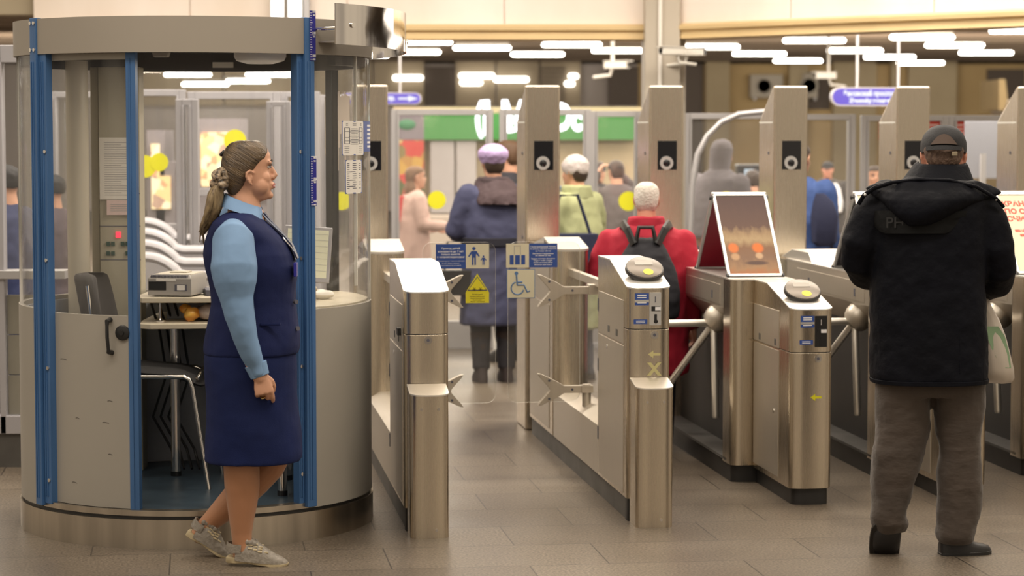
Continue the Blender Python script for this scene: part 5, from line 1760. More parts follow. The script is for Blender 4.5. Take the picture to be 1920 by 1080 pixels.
# ---------------------------------------------------------------- people
M['skin'] = mat('skin', (0.60, 0.33, 0.22), 0.5, var=0.06, vs=12, spec=0.35)
M['skin2'] = mat('skin_ruddy', (0.55, 0.26, 0.18), 0.5, var=0.08, vs=14, spec=0.35)
M['tights'] = mat('tan_tights', (0.42, 0.20, 0.105), 0.45, var=0.05, vs=8, sheen=0.2)
M['shirt'] = mat('light_blue_shirt', (0.185, 0.315, 0.52), 0.75, var=0.05, vs=9, bump=0.12, bs=22)
M['navy'] = mat('navy_uniform', (0.0085, 0.0150, 0.072), 0.8, var=0.10, vs=8, bump=0.10, bs=240, spec=0.25)
M['navyskirt'] = mat('navy_skirt', (0.0065, 0.0140, 0.072), 0.8, var=0.12, vs=6, bump=0.10, bs=240, spec=0.25)
M['hair'] = mat('streaked_hair', (0.024, 0.014, 0.009), 0.38, col2=(0.15, 0.098, 0.050), vs=9, stretch=(1.0, 4.0, 9.0), bump=0.5, bs=26, vdet=6, turn=(0, rad(-33), 0))
M['hairdark'] = mat('dark_hair', (0.05, 0.032, 0.022), 0.5, bump=0.4, bs=60, stretch=(4, 4, 1))
M['ponytail'] = mat('fair_ponytail', (0.10, 0.065, 0.035), 0.45, col2=(0.34, 0.25, 0.13), vs=9, stretch=(9, 9, 1.0), bump=0.5, bs=14, vdet=6)
M['scrunch'] = mat('leopard_satin', (0.01, 0.006, 0.004), 0.35, col2=(0.50, 0.38, 0.26), vs=75, vdet=1)
M['shoegrey'] = mat('grey_shoe_leather', (0.20, 0.175, 0.145), 0.55, col2=(0.32, 0.29, 0.25), vs=55, bump=0.4, bs=60)
M['sole'] = mat('cream_sole', (0.56, 0.47, 0.30), 0.6)
M['lips'] = mat('lips', (0.42, 0.12, 0.10), 0.4)
M['brow'] = mat('brow', (0.06, 0.04, 0.03), 0.7)
M['eyewhite'] = mat('eye_white', (0.6, 0.57, 0.54), 0.25)
M['gold'] = mat('gold', (0.8, 0.6, 0.25), 0.2, 1.0)


def Pt(px, py, d):
    return at(px, py, d)


def head_mesh(mb, c, s, R, jaw=1.0, fem=False, ez=0.0, ex=0.0):
    """head of height 0.225*s at centre c; R turns it (forward = +x)"""
    def L_(x, y, z): return c + R @ (Vector((x, y, z)) * s)
    lv = [  # z, x front, x back, half width
        (-0.116, 0.062, 0.010, 0.022), (-0.108, 0.080, -0.010, 0.036), (-0.092, 0.088, -0.035, 0.048), (-0.070, 0.090, -0.060, 0.058), (-0.045, 0.091, -0.078, 0.065),
        (-0.015, 0.090, -0.090, 0.069), (0.010, 0.089, -0.098, 0.072), (0.035, 0.094, -0.102, 0.075), (0.060, 0.092, -0.100, 0.074), (0.082, 0.082, -0.090, 0.067), (0.098, 0.060, -0.070, 0.052), (0.108, 0.025, -0.035, 0.028)]
    rings = []
    n = 24
    if fem: lv = [(z, xf, xb * 0.90, w * 0.96) for z, xf, xb, w in lv]
    for z, xf, xb, w in lv:
        cx = (xf + xb) / 2; rx = (xf - xb) / 2
        ring = []
        for i in range(n):
            a = 2 * PI * i / n
            cc, ss = math.cos(a), math.sin(a)
            ring.append(L_(cx + rx * math.copysign(abs(cc) ** 0.86, cc), w * math.copysign(abs(ss) ** 0.95, ss), z))
        rings.append(ring)
    mb.loft(rings)
    # nose, lips, chin, brow ridge, cheeks
    mb.tube([L_(0.086, 0, 0.022), L_(0.097, 0, 0.0), L_(0.107, 0, -0.022), L_(0.099, 0, -0.031)], [0.008 * s, 0.010 * s, 0.0125 * s, 0.011 * s], 10, rnd=True)
    for q in (-1, 1):
        mb.ell(L_(0.096, 0.011 * q, -0.028), 0.0085 * s, 10, 6)
        mb.ell(L_(0.066, 0.038 * q, -0.030), ((0.020 if fem else 0.022) * s, 0.022 * s, 0.026 * s), 10, 6)
        mb.tube([L_(0.088, 0.012 * q, 0.030), L_(0.082, 0.042 * q, 0.030)], 0.010 * s, 8, rnd=True)
        # ear
        ec = L_(-0.008, 0.074 * q, -0.008)
        mb.tube([L_(-0.002 + ex, 0.073 * q, -0.034 + ez), L_(-0.010 + ex, 0.080 * q, -0.026 + ez), L_(-0.022 + ex, 0.085 * q, -0.004 + ez), L_(-0.020 + ex, 0.086 * q, 0.014 + ez), L_(-0.006 + ex, 0.082 * q, 0.022 + ez), L_(0.006 + ex, 0.076 * q, 0.012 + ez)], [0.006 * s, 0.006 * s, 0.0062 * s, 0.0062 * s, 0.006 * s, 0.005 * s], 8, rnd=True)
        mb.ell(L_(-0.008 + ex, 0.074 * q, -0.006 + ez), (0.013 * s, 0.006 * s, 0.022 * s), 10, 6, rot=None)
    mb.tube([L_(0.091, -0.018, -0.057), L_(0.0985, 0, -0.054), L_(0.091, 0.018, -0.057)], 0.0065 * s, 8, rnd=True)
    mb.tube([L_(0.090, -0.016, -0.068), L_(0.097, 0, -0.069), L_(0.090, 0.016, -0.068)], 0.0068 * s, 8, rnd=True)
    mb.ell(L_(0.080, 0, -0.100), (0.018 * s, 0.022 * s, 0.016 * s), 12, 8)
    return L_


def face_parts(o, L_, s, lash=True):
    ey = MB(); ir = MB(); br = MB(); lp = MB(); la = MB()
    for q in (-1, 1):
        ey.ell(L_(0.078, 0.031 * q, 0.012), (0.0125 * s, 0.0115 * s, 0.0065 * s), 14, 8)
        ir.ell(L_(0.0875, 0.031 * q, 0.012), (0.0045 * s, 0.0055 * s, 0.0055 * s), 10, 6)
        br.tube([L_(0.097, 0.016 * q, 0.034), L_(0.094, 0.032 * q, 0.039), L_(0.080, 0.050 * q, 0.033)], [0.0028 * s, 0.0032 * s, 0.0014 * s], 6, rnd=True)
        la.tube([L_(0.092, 0.020 * q, 0.017), L_(0.0925, 0.031 * q, 0.0215), L_(0.084, 0.045 * q, 0.016)], [0.0018 * s, 0.0024 * s, 0.0018 * s], 6, rnd=True)
    lp.tube([L_(0.094, -0.020, -0.0605), L_(0.1025, -0.006, -0.0565), L_(0.1025, 0.006, -0.0565), L_(0.094, 0.020, -0.0605)], [0.002 * s, 0.0045 * s, 0.0045 * s, 0.002 * s], 8, rnd=True)
    lp.tube([L_(0.094, -0.019, -0.064), L_(0.1015, 0, -0.068), L_(0.094, 0.019, -0.064)], [0.002 * s, 0.0052 * s, 0.002 * s], 8, rnd=True)
    e_ = mk('eyes', ey, M['eyewhite'], o, w=True)
    mk('irises', ir, M['ink'], e_)
    mk('eyebrows', br, M['brow'], o, w=True)
    mk('eyelashes', la, M['brow'], o, w=True)
    mk('lips', lp, M['lips'], o, w=True)


# ================================================================ the ticket inspector
WD = 9.02
w0 = onfloor(455, 1055)
wom = thing('person', 'woman in navy vest and skirt with light blue shirt standing beside the booth', 'person', (w0.x, WD - 0.05, 0), 0)


def wp(px, py, dy=0.0):
    p = at(px, py, WD + dy)
    return p


def wlev(rows, dy=0.0, p=2.2):
    """rows: (py, px back, px front, half width[, dy])"""
    out = []
    for r in rows:
        py, xb, xf, hw = r[:4]
        ddy = r[4] if len(r) > 4 else dy
        a = wp(xb, py, ddy); b = wp(xf, py, ddy)
        out.append((a.z, (a.x + b.x) / 2, a.y, (b.x - a.x) / 2, hw, p))
    return out


body = MB()
HC_ = wp(464, 320)
HR_ = Matrix.Rotation(rad(11), 3, 'Z') @ Matrix.Rotation(rad(-2), 3, 'Y')
HL = head_mesh(body, HC_, 1.0, HR_, fem=True, ez=-0.020, ex=0.010)
# plump cheek and chin
for q in (-1, 1): body.ell(HL(0.040, 0.036 * q, -0.060), (0.040, 0.030, 0.038), 12, 8)
body.ell(HL(0.045, 0, -0.104), (0.035, 0.035, 0.018), 12, 8)
# neck and trunk
body.tube([wp(455, 335), wp(456, 365), wp(458, 392), wp(462, 415)], [0.058, 0.060, 0.066, 0.085], 20)
body.levels(wlev([(412, 428, 498, .09), (435, 402, 510, .155), (470, 392, 540, .18), (520, 398, 545, .175), (580, 402, 548, .175), (640, 394, 548, .19), (700, 395, 540, .20), (760, 400, 535, .19)]))
# near arm with hand, far arm
AD = -0.235
arm_pts = [wp(440, 452, -0.19), wp(438, 480, AD), wp(441, 530, AD - .02), wp(448, 585, AD - .025), wp(460, 640, AD - .02), wp(478, 690, AD), wp(487, 708, AD)]
body.tube(arm_pts, [0.060, 0.058, 0.052, 0.046, 0.040, 0.030, 0.027], 14, rnd=True)
farm = [wp(445, 452, 0.17), wp(448, 490, 0.24), wp(455, 560, 0.26), wp(470, 640, 0.24), wp(490, 700, 0.22), wp(498, 735, 0.21)]
body.tube(farm, [0.058, 0.055, 0.050, 0.042, 0.030, 0.036], 14, rnd=True)
# legs
NL, FL_ = -0.085, 0.085
near_leg = [(742, 462, .095), (800, 455, .088), (862, 452, .069), (885, 453, .068), (915, 454, .066), (945, 454, .057), (975, 453, .046), (1000, 453, .038), (1018, 454, .036), (1032, 456, .038)]
body.tube([wp(x, y, NL) for y, x, r in near_leg], [r for *_, r in near_leg], 18, rnd=True)
body.tube([wp(452, 1036, NL), wp(475, 1042, NL), wp(505, 1054, NL)], [0.034, 0.032, 0.020], 14, rnd=True)
far_leg = [(742, 478, .095), (800, 505, .088), (850, 518, .064), (872, 505, .062), (900, 478, .063), (930, 447, .060), (955, 420, .048), (978, 395, .037), (992, 382, .035), (1002, 377, .037)]
body.tube([wp(x, y, FL_ + 0.02 * (y - 742) / 250) for y, x, r in far_leg], [r for *_, r in far_leg], 18, rnd=True)
body.tube([wp(374, 998, .10), wp(392, 1014, .10), wp(412, 1034, .10)], [0.031, 0.031, 0.020], 14, rnd=True)


# hand seen from the back, loosely curled
def hand(mb, wrist, dirv, back, thumb, s=1.0, curl=(0.5, 1.0, 1.0), spread=1.0, fingers=None):
    """wrist point; dirv along the hand; back = direction the knuckles face; thumb = direction of the thumb side"""
    d = dirv.normalized(); t = (thumb - d * thumb.dot(d)).normalized(); b = d.cross(t)
    if b.dot(back) < 0: b = -b
    W_ = lambda u, v, w: wrist + d * (u * s) + t * (v * s) + b * (w * s)
    rings = []
    for u, hw, th, off in ((-0.01, .026, .020, 0), (0.015, .029, .019, 0), (0.04, .037, .017, .001), (0.065, .041, .0155, .002), (0.085, .041, .014, .002)):
        rings.append([W_(u, hw * math.cos(2 * PI * i / 16), off + th * math.sin(2 * PI * i / 16)) for i in range(16)])
    mb.loft(rings)
    fl_ = (0.078, 0.086, 0.080, 0.064)
    for k in range(4):
        v = (0.031 - 0.0205 * k)
        ln = fl_[k]
        base = Vector((0.080 - .004 * abs(k - 1), v, 0.003))
        ang = 0.0
        pts = [base - Vector((0.018, 0, 0.002))]
        cur = base; pts.append(cur)
        cv = fingers[k] if fingers else curl
        for seg, c in zip((0.45, 0.30, 0.25), cv):
            ang += c
            cur = cur + Vector((math.cos(ang), 0, -math.sin(ang))) * ln * seg
            pts.append(cur)
        mb.tube([W_(*p) for p in pts], [0.0095 * s, 0.0102 * s, 0.0092 * s, 0.0085 * s, 0.0070 * s], 10, rnd=True)
    pts = [(0.018, 0.024, -0.006), (0.040, 0.042, -0.012), (0.064, 0.047, -0.022), (0.086, 0.040, -0.030)]
    mb.tube([W_(*p) for p in pts], [0.014 * s, 0.0125 * s, 0.0105 * s, 0.0085 * s], 10, rnd=True)
    return W_


wr = wp(488, 702, AD)
HW = hand(body, wr, Vector((0.22, 0.0, -1.0)), Vector((0, -1, 0)), Vector((1, 0.25, 0.1)), 0.92, fingers=((0.35, .55, .5), (0.75, 1.1, .9), (0.95, 1.3, 1.0), (1.0, 1.3, 1.0)))
hand(body, wp(498, 725, .21), Vector((0.2, 0, -1)), Vector((0, 1, 0)), Vector((1, 0, 0)), 0.92, curl=(.5, .8, .6))
wb = mk('body', body, M['skin'], wom, w=True, remesh=0.0042, sm=3)
face_parts(wom, HL, 1.0)
mk('ring', MB().lathe([(0.0098, -0.002), (0.0112, -0.0022), (0.0112, 0.0022), (0.0098, 0.002), (0.0098, -0.002)], 20).move(Matrix.Translation(HW(0.094, -0.0105, -0.006)) @ Matrix.Rotation(rad(35), 4, 'X')), M['gold'], wom, w=True)
# stockings drawn over the legs
st = MB()
st.tube([wp(x, y, NL) for y, x, r in near_leg[1:]], [r + .003 for *_, r in near_leg[1:]], 20, rnd=True)
st.tube([wp(x, y, FL_ + 0.02 * (y - 742) / 250) for y, x, r in far_leg[1:]], [r + .003 for *_, r in far_leg[1:]], 20, rnd=True)
mk('tights', st, M['tights'], wom, w=True, remesh=0.005, sm=4)

# hair: pulled back, cut by the hairline in profile
hr = MB()
rows = []
hl = [(263.5, 446, 482, .030), (268, 432, 494, .050), (276, 424, 500, .066), (286, 419, 503, .0745), (296, 416, 502, .079), (306, 414.5, 494, .0805), (316, 414, 486, .081), (326, 415, 477, .0795), (336, 416, 468, .077), (346, 419, 462, .070), (356, 424, 456, .060), (366, 431, 451, .045), (374, 438, 448, .030)]
rings = []
n = 28
for py, xb, xf, hw in hl:
    a = wp(xb, py); b = wp(xf, py)
    cx = (a.x + b.x) / 2; rx = (b.x - a.x) / 2
    ring = []
    for i in range(n):
        an = 2 * PI * i / n
        cc, ss = math.cos(an), math.sin(an)
        p = 2.0 if cc < 0 else 3.0
        x = cx - HC_.x + rx * math.copysign(abs(cc) ** (2 / p), cc); y = hw * math.copysign(abs(ss) ** 0.9, ss)
        v = Matrix.Rotation(rad(9), 3, 'Z') @ Vector((x, y, 0))
        ring.append((HC_.x + v.x, WD + v.y, a.z))
    rings.append(ring)
hr.loft(rings)
mk('hair', hr, M['hair'], wom, w=True, remesh=0.004, sm=4)
pt = MB()
pts = [wp(418, 342, -.045), wp(409, 352, -.05), wp(404, 368, -.055), wp(400, 388, -.055), wp(393, 408, -.05), wp(386, 424, -.045), wp(380, 440, -.04)]
pt.tube(pts, [0.020, 0.026, 0.033, 0.032, 0.026, 0.018, 0.006], 16, rnd=True)
for k in range(10):
    rn = random.Random(k)
    o_ = Vector((rn.uniform(-.016, .016), rn.uniform(-.03, .02), 0))
    q = [p + o_ * f for p, f in zip(pts, (0.2, .7, 1.2, 1.6, 1.6, 1.6, 1.4))]
    q[-1] = q[-1] + Vector((rn.uniform(-.012, .03), 0, rn.uniform(-.04, .03)))
    pt.tube(q, [0.008, 0.010, 0.010, 0.010, 0.009, 0.006, 0.0015], 8)
mk('ponytail', pt, M['ponytail'], wom, w=True, smooth=180)
sr = MB()
scn = wp(415, 337, -.055)
for k in range(20):
    rn = random.Random(50 + k)
    a = 2 * PI * k / 20 * 3
    rr = 0.015 + 0.015 * rn.random()
    sr.ell(scn + Vector((0.018 * math.cos(a) + rn.uniform(-.008, .008), rn.uniform(-.022, .022), 0.022 * math.sin(a) + rn.uniform(-.012, .012))), (rr * .8, rr * .7, rr), 10, 7, rot=(rn.random() * 3, rn.random() * 3, 0))
mk('scrunchie', sr, M['scrunch'], wom, w=True, remesh=0.004, sm=1)
mk('hair_clip', MB().tube([wp(420, 285, 0), wp(415, 290, 0)], 0.008, 8, rnd=True), M['rubber'], wom, w=True)

# shirt: collar and sleeves
sh = MB()
col_ = [(360, 424, 433, None)]
rings = []
for (t_, rb) in ((0, 0.0), (1, 0.0)):
    pass
cr = []
for i in range(25):                                                 # collar band, open at the throat
    a = rad(14 + (346 - 14) * i / 24)
    # top edge rises at the nape
    f = (1 + math.cos(a - PI)) / 2
    top = Vector((wp(455, 372).x + 0.073 * math.cos(a), WD + 0.070 * math.sin(a), wp(0, 389).z + (wp(0, 362).z - wp(0, 389).z) * f))
    bot = Vector((wp(462, 400).x + (0.098 if math.cos(a) < 0 else 0.074) * math.cos(a), WD + 0.108 * math.sin(a), wp(0, 414).z + (wp(0, 385).z - wp(0, 414).z) * f))
    d = (Vector((math.cos(a), math.sin(a), 0))) * 0.004
    cr.append([top - d, bot - d, bot + d, top + d])
sh.loft(cr)
mk('shirt_collar', sh, M['shirt'], wom, w=True, smooth=60)
fold = bpy.data.objects.new('folds_anchor', None)
slv = [(438, 438, .070, -.170), (450, 437.5, .098, AD + .025), (472, 438.5, .108, AD + .005), (500, 439, .110, AD - .01), (530, 441, .102, AD - .015), (560, 443.5, .084, AD - .02), (590, 449, .071, AD - .025), (615, 455.5, .066, AD - .025), (640, 462, .058, AD - .02), (665, 471, .050, AD - .01), (685, 479.5, .043, AD), (705, 487, .036, AD)]
sv = MB()
sv.tube([wp(x, y, d) for y, x, r, d in slv], [r * (1 + .035 * math.sin(i * 2.3)) for i, (_, _, r, _) in enumerate(slv)], 24, flat=0.80)
mk('near_sleeve', sv, M['shirt'], wom, w=True, remesh=0.006, sm=5, disp=(0.007, 0.10))
cf = MB().tube([wp(479, 682, AD), wp(488, 706, AD)], [0.0445, 0.037], 24, flat=0.82)
mk('cuff', cf, M['shirt'], wom, w=True, bevel=0.003)
sv = MB()
sv.tube([wp(442, 412, .12), wp(444, 440, .19), wp(448, 490, .24), wp(455, 560, .26), wp(470, 640, .24), wp(488, 700, .22)], [.07, .085, .085, .07, .055, .04], 20, rnd=True)
mk('far_sleeve', sv, M['shirt'], wom, w=True, remesh=0.008, sm=3)
# vest
vs_ = MB()
vrows = [(394, 437, 470, .075), (400, 420, 484, .130), (407, 409, 492, .175), (416, 400, 503, .205), (428, 393, 516, .212), (440, 388, 528, .205), (455, 383, 541, .195), (475, 381.5, 551, .205), (498, 385, 556, .205), (520, 390, 556, .198), (545, 396, 554, .190), (570, 398, 555, .188), (595, 392, 558, .195), (620, 387, 561, .205), (645, 384, 562, .212), (662, 383, 560, .215)]
vs_.levels(wlev(vrows), 36)
vo = mk('vest', vs_, M['navy'], wom, w=True, remesh=0.007, sm=4, disp=(0.010, 0.11))
# armhole edge, hem, pocket, buttons, tie and badge
ah = []
for i in range(21):
    a = rad(-70 + 250 * i / 20 + 90)
    ah.append(wp(440 + 50 * math.cos(a), 462 - 62 * math.sin(a), -0.165 - .03 * abs(math.cos(a))))
pk = MB()
pk.box(wp(498, 600).x, wp(535, 600).x, WD - 0.198, WD - 0.186, wp(0, 603).z, wp(0, 598).z)
mk('pocket_welt', pk, M['navy'], wom, w=True, bevel=0.002)
for (x, y) in ((556, 616), (553, 566), (551, 512)):
    mk('button', MB().tube([wp(x, y, -.055), wp(x + 3, y, -.062)], 0.009, 14), M['ink'], wom, w=True)
ti = MB()
tp_ = [(493, 400), (502, 412), (516, 428), (531, 443), (545, 460), (556, 486)]
rings = []
for i, (x, y) in enumerate(tp_):
    wdt = (0.022, 0.020, 0.022, 0.026, 0.030, 0.033)[i]
    c = wp(x + 1, y)
    nx = Vector((0.75, 0, 0.66)) * 0.009
    rings.append([c + Vector((0, -wdt - .02, 0)), c + Vector((0, wdt - .02, 0)), c + Vector((0, wdt - .02, 0)) + nx, c + Vector((0, -wdt - .02, 0)) + nx])
ti.loft(rings)
tmat = bpy.data.materials.new('striped_tie'); tmat.use_nodes = True
t = tmat.node_tree; b = t.nodes['Principled BSDF']; b.inputs['Roughness'].default_value = 0.4
tc = t.nodes.new('ShaderNodeTexCoord'); wv = t.nodes.new('ShaderNodeTexWave'); wv.inputs['Scale'].default_value = 22; wv.bands_direction = 'DIAGONAL'
ra = t.nodes.new('ShaderNodeValToRGB'); ra.color_ramp.elements[0].position = .80; ra.color_ramp.elements[0].color = (0.012, 0.016, 0.05, 1); ra.color_ramp.elements[1].position = .9; ra.color_ramp.elements[1].color = (0.45, 0.5, 0.6, 1)
t.links.new(tc.outputs['Object'], wv.inputs['Vector']); t.links.new(wv.outputs['Fac'], ra.inputs['Fac']); t.links.new(ra.outputs['Color'], b.inputs['Base Color'])
mk('tie', ti, tmat, wom, w=True, smooth=50)
mk('badge', MB().box(wp(555, 500).x, wp(561, 500).x, WD - 0.105, WD - 0.055, wp(0, 516).z, wp(0, 490).z), M['rulerblue'], wom, w=True, bevel=0.002)
mk('tie_clip', MB().tube([wp(530, 446, -.055), wp(548, 466, -.05)], 0.004, 8), M['chrome'], wom, w=True)
# skirt
sk = MB()
srows = [(640, 388, 556, .195), (665, 384, 556, .212), (700, 385, 556, .22), (740, 386.5, 557, .222), (780, 387, 560, .22), (820, 386, 564, .215), (850, 384, 567, .212), (862, 383.5, 566, .211)]
sk.levels(wlev(srows), 40)
mk('skirt', sk, M['navyskirt'], wom, w=True, remesh=0.008, sm=3, disp=(0.012, 0.16))


# shoes: slingback with cut-outs
def shoe(nm, heel, toe, dy, h_heel):
    a = wp(*heel, dy); b = wp(*toe, dy)
    ax = (b - a); ln = ax.length; ax.normalize()
    side = Vector((0, -1, 0)); up = side.cross(ax); up = -up if up.z < 0 else up
    Q = lambda u, v, w: a + ax * (u * ln) + side * v + up * w
    rings = []
    for u, hw, top, z0 in ((0.0, .020, .020, .004), (0.03, .030, .024, 0), (0.15, .034, .024, 0), (0.35, .031, .018, .004), (0.55, .040, .014, .002), (0.75, .043, .013, 0), (0.90, .036, .015, .003), (0.97, .024, .018, .007), (1.0, .010, .020, .012)):
        rings.append([Q(u, hw * c, z) for c, z in ((-1, z0 + .003), (-.8, z0), (.8, z0), (1, z0 + .003), (1.02, top), (-1.02, top))])
    so = MB().loft(rings)
    rings = []
    uu = (.15, .22, .30, .38, .46, .54, .64, .76, .88, .96, .99)
    for u, hw, top in zip(uu, (.040, .043, .044, .045, .045, .045, .044, .043, .036, .022, .010), (.070, .088, .096, .098, .092, .082, .068, .052, .040, .030, .024)):
        ring = []
        for i in range(15):
            an = PI * i / 14
            sc = 1.0 + (.05 * math.sin(i * 3 + u * 40) if u < .5 else 0)
            ring.append(Q(u, hw * math.cos(an), .014 + (top - .014) * (math.sin(an) ** 0.7 if math.sin(an) > 0 else 0) * sc))
        rings.append(ring)
    up_ = MB().loft(rings)
    # heel strap and scalloped collar
    sp = [Q(0.22, .043, .062), Q(0.10, .039, .060), Q(0.01, .024, .062), Q(-0.02, 0, .064), Q(0.01, -.024, .062), Q(0.10, -.039, .060), Q(0.22, -.043, .062)]
    rr = []
    for p in sp: rr.append([p + up * -.017, p + up * .017, p + up * .017 + ax * .004, p + up * -.017 + ax * .004])
    up_.loft(rr)
    for k in range(5):
        for s in (-1, 1): up_.ell(Q(.19 + .06 * k, s * .030, .086 + .004 * math.sin(k * .8)), (.011, .006, .011), 8, 6)
    slots = MB()
    for r_, i_ in ((4, 3), (5, 3), (3, 3), (3, 4), (4, 4), (5, 4), (2, 3), (2, 4), (6, 3), (3, 2), (4, 2), (5, 2)):
        for i2 in (i_, 14 - i_):
            p = rings[r_][i2] * .5 + rings[r_][i2 + (1 if i2 < 7 else -1)] * .5
            cen = Q(uu[r_], 0, .03)
            nn = (p - cen).normalized()
            slots.tube([p - ax * .008 + nn * .0005, p + ax * .008 + nn * .0005], .0035, 6)
    root = mk(nm, up_, M['shoegrey'], wom, w=True, smooth=50)
    mk('sole', so, M['sole'], root, smooth=50)
    mk('cut_outs', slots, M['sole'], root)


shoe('shoe', (424, 1053), (540, 1064), NL, 0)
shoe('shoe', (348, 1002), (428, 1052), .10, .1)

# ================================================================ the man in the black jacket
MD = 9.16
m0 = onfloor(1745, 1045)
man = thing('person', 'man in dark jacket, brown trousers and black cap walking away from us', 'person', (m0.x, MD, 0), 0)
M['jacket'] = mat('black_jacket', (0.0042, 0.0048, 0.0085), 0.62, var=0.25, vs=4, bump=0.35, bs=34, spec=0.12)
M['jacketgrey'] = mat('charcoal_jacket_yoke', (0.0085, 0.0088, 0.0095), 0.65, var=0.2, vs=4, bump=0.3, bs=24, spec=0.12)
M['trouser'] = mat('brown_trousers', (0.058, 0.043, 0.034), 0.8, var=0.16, vs=5, bump=0.9, bs=11, stretch=(1, 1, 1.9), sheen=0.2)
M['boot'] = mat('black_shoe', (0.012, 0.011, 0.012), 0.45, var=0.2, vs=12)
M['cap'] = mat('black_cap', (0.012, 0.012, 0.015), 0.7, bump=0.15, bs=200)
M['whitehair'] = mat('grey_white_hair', (0.55, 0.50, 0.44), 0.7, col2=(0.72, 0.68, 0.62), vs=40, bump=0.6, bs=90)


def mp_(px, py, dy=0.0): return at(px, py, MD + dy)


def mlev(rows, p=2.5):
    out = []
    for r in rows:
        py, x0, x1, hd = r[:4]
        dy = r[4] if len(r) > 4 else 0
        a = mp_(x0, py, dy); b = mp_(x1, py, dy)
        out.append((a.z, (a.x + b.x) / 2, a.y, (b.x - a.x) / 2, hd, p))
    return out


mbody = MB()
MH = mp_(1769, 297, 0.07)
MR_ = Matrix.Rotation(rad(80), 3, 'Z') @ Matrix.Rotation(rad(24), 3, 'Y')
ML = head_mesh(mbody, MH, 1.04, MR_)
mbody.tube([mp_(1766, 310, .05), mp_(1762, 335, .02), mp_(1755, 360, 0)], [0.062, 0.066, 0.085], 18)
mbody.levels(mlev([(350, 1690, 1810, .09), (380, 1660, 1835, .12), (450, 1660, 1825, .13), (550, 1660, 1822, .13), (650, 1660, 1825, .13), (700, 1670, 1815, .11), (725, 1690, 1790, .08)]))
# left arm forward, right arm forward
mbody.tube([mp_(1655, 385), mp_(1625, 445, -.01), mp_(1615, 505, .06), mp_(1650, 520, .24), mp_(1690, 505, .36)], [.058, .052, .047, .036, .030], 12, rnd=True)
mbody.tube([mp_(1838, 390), mp_(1862, 450, -.01), mp_(1872, 515, .06), mp_(1850, 540, .22), mp_(1815, 520, .34)], [.058, .052, .047, .036, .030], 12, rnd=True)
hand(mbody, mp_(1692, 505, .37), Vector((0.5, 0.8, 0.1)), Vector((0, 0, 1)), Vector((1, -.5, 0)), 1.0, curl=(.7, .9, .7))
hand(mbody, mp_(1812, 520, .35), Vector((-0.5, 0.8, 0.1)), Vector((0, 0, 1)), Vector((-1, -.5, 0)), 1.0, curl=(.7, .9, .7))
mbody.tube([mp_(1695, 720), mp_(1690, 850, .02), mp_(1672, 960, .03), mp_(1668, 985, .02)], [.085, .06, .036, .032], 14, rnd=True)
mbody.tube([mp_(1798, 720), mp_(1798, 850, .02), mp_(1796, 980, .0), mp_(1790, 1012, .0)], [.085, .06, .036, .032], 14, rnd=True)
mk('body', mbody, M['skin2'], man, w=True, remesh=0.0055, sm=3)
face_parts(man, ML, 1.04)
# hair at the nape
hh = MB()
for z, xb, w in ((-.058, -.062, .052), (-.042, -.078, .062), (-.02, -.092, .071), (0.005, -.102, .076), (.03, -.108, .079), (.055, -.106, .079)):
    pass
rings = []
for z, xf, xb, w in ((-.062, -.04, -.078, .046), (-.042, -.025, -.093, .062), (-.02, -.022, -.101, .071), (0.005, -.02, -.106, .0765), (.03, .0, -.106, .075), (.055, .0, -.098, .070), (.070, .0, -.08, .05)):
    rings.append([ML((xf + xb) / 2 + (xf - xb) / 2 * math.cos(2 * PI * i / 20), w * math.sin(2 * PI * i / 20), z) for i in range(20)])
hh.loft(rings)
mk('hair', hh, mat('greying_hair', (0.07, 0.038, 0.026), 0.7, col2=(0.20, 0.13, 0.095), vs=40, stretch=(1, 3, 1), bump=0.6, bs=80), man, w=True, smooth=180)
# cap
CL = lambda x, y, z: ML(1.05 * x, 1.05 * y, z + 0.006 + 0.34 * x * max(0.0, 1 - z / 0.11))
cp_ = MB()
rings = []
for z, xf, xb, w in ((0.012, .098, -.114, .082), (0.030, .101, -.117, .0845), (0.055, .100, -.116, .084), (0.080, .090, -.106, .076), (0.100, .066, -.082, .060), (0.114, .030, -.046, .034), (0.119, .004, -.016, .010)):
    ring = []
    for i in range(32):
        a = 2 * PI * i / 32
        zz_ = z + (0.016 if z < .02 and math.cos(a) < -.75 else 0)
        ring.append(CL((xf + xb) / 2 + (xf - xb) / 2 * math.cos(a), w * math.sin(a), zz_))
    rings.append(ring)
cp_.loft(rings)
capo = mk('cap', cp_, M['cap'], man, w=True, smooth=60)
br_ = MB()
rings = []
for i in range(13):
    a = rad(-62 + 124 * i / 12)
    e_ = 0.075 * math.cos(a * 1.1)
    p0 = Vector((0.0 + .098 * math.cos(a), .083 * math.sin(a), .022)); p1 = p0 + Vector((e_, 0, -0.022 - .012 * abs(math.sin(a))))
    rings.append([CL(*p0), CL(*p1), CL(*(p1 + Vector((0, 0, .004)))), CL(*(p0 + Vector((0, 0, .004))))])
br_.loft(rings)
mk('brim', br_, M['cap'], capo, smooth=60)
op = MB()
rings = []
for i in range(11):                                                # arched opening above the strap
    a = rad(180 - 34 + 68 * i / 10)
    top = 0.030 + 0.030 * math.sin(PI * i / 10)
    p0 = CL(-.008 - .1105 * abs(math.cos(a)) - .0, .0855 * -math.sin(a), .030); p1 = CL(-.008 - .1105 * abs(math.cos(a)), .0855 * -math.sin(a), top)
    dn_ = (p0 - CL(0, 0, .03)).normalized() * 0.0025
    rings.append([p0, p1 + Vector((0, 0, .0001)), p1 + dn_ + Vector((0, 0, .0001)), p0 + dn_])
op.loft(rings)
mk('rear_opening', op, mat('scalp', (0.085, 0.055, 0.042), 0.7), capo, smooth=60)
sp_ = MB()
rings = []
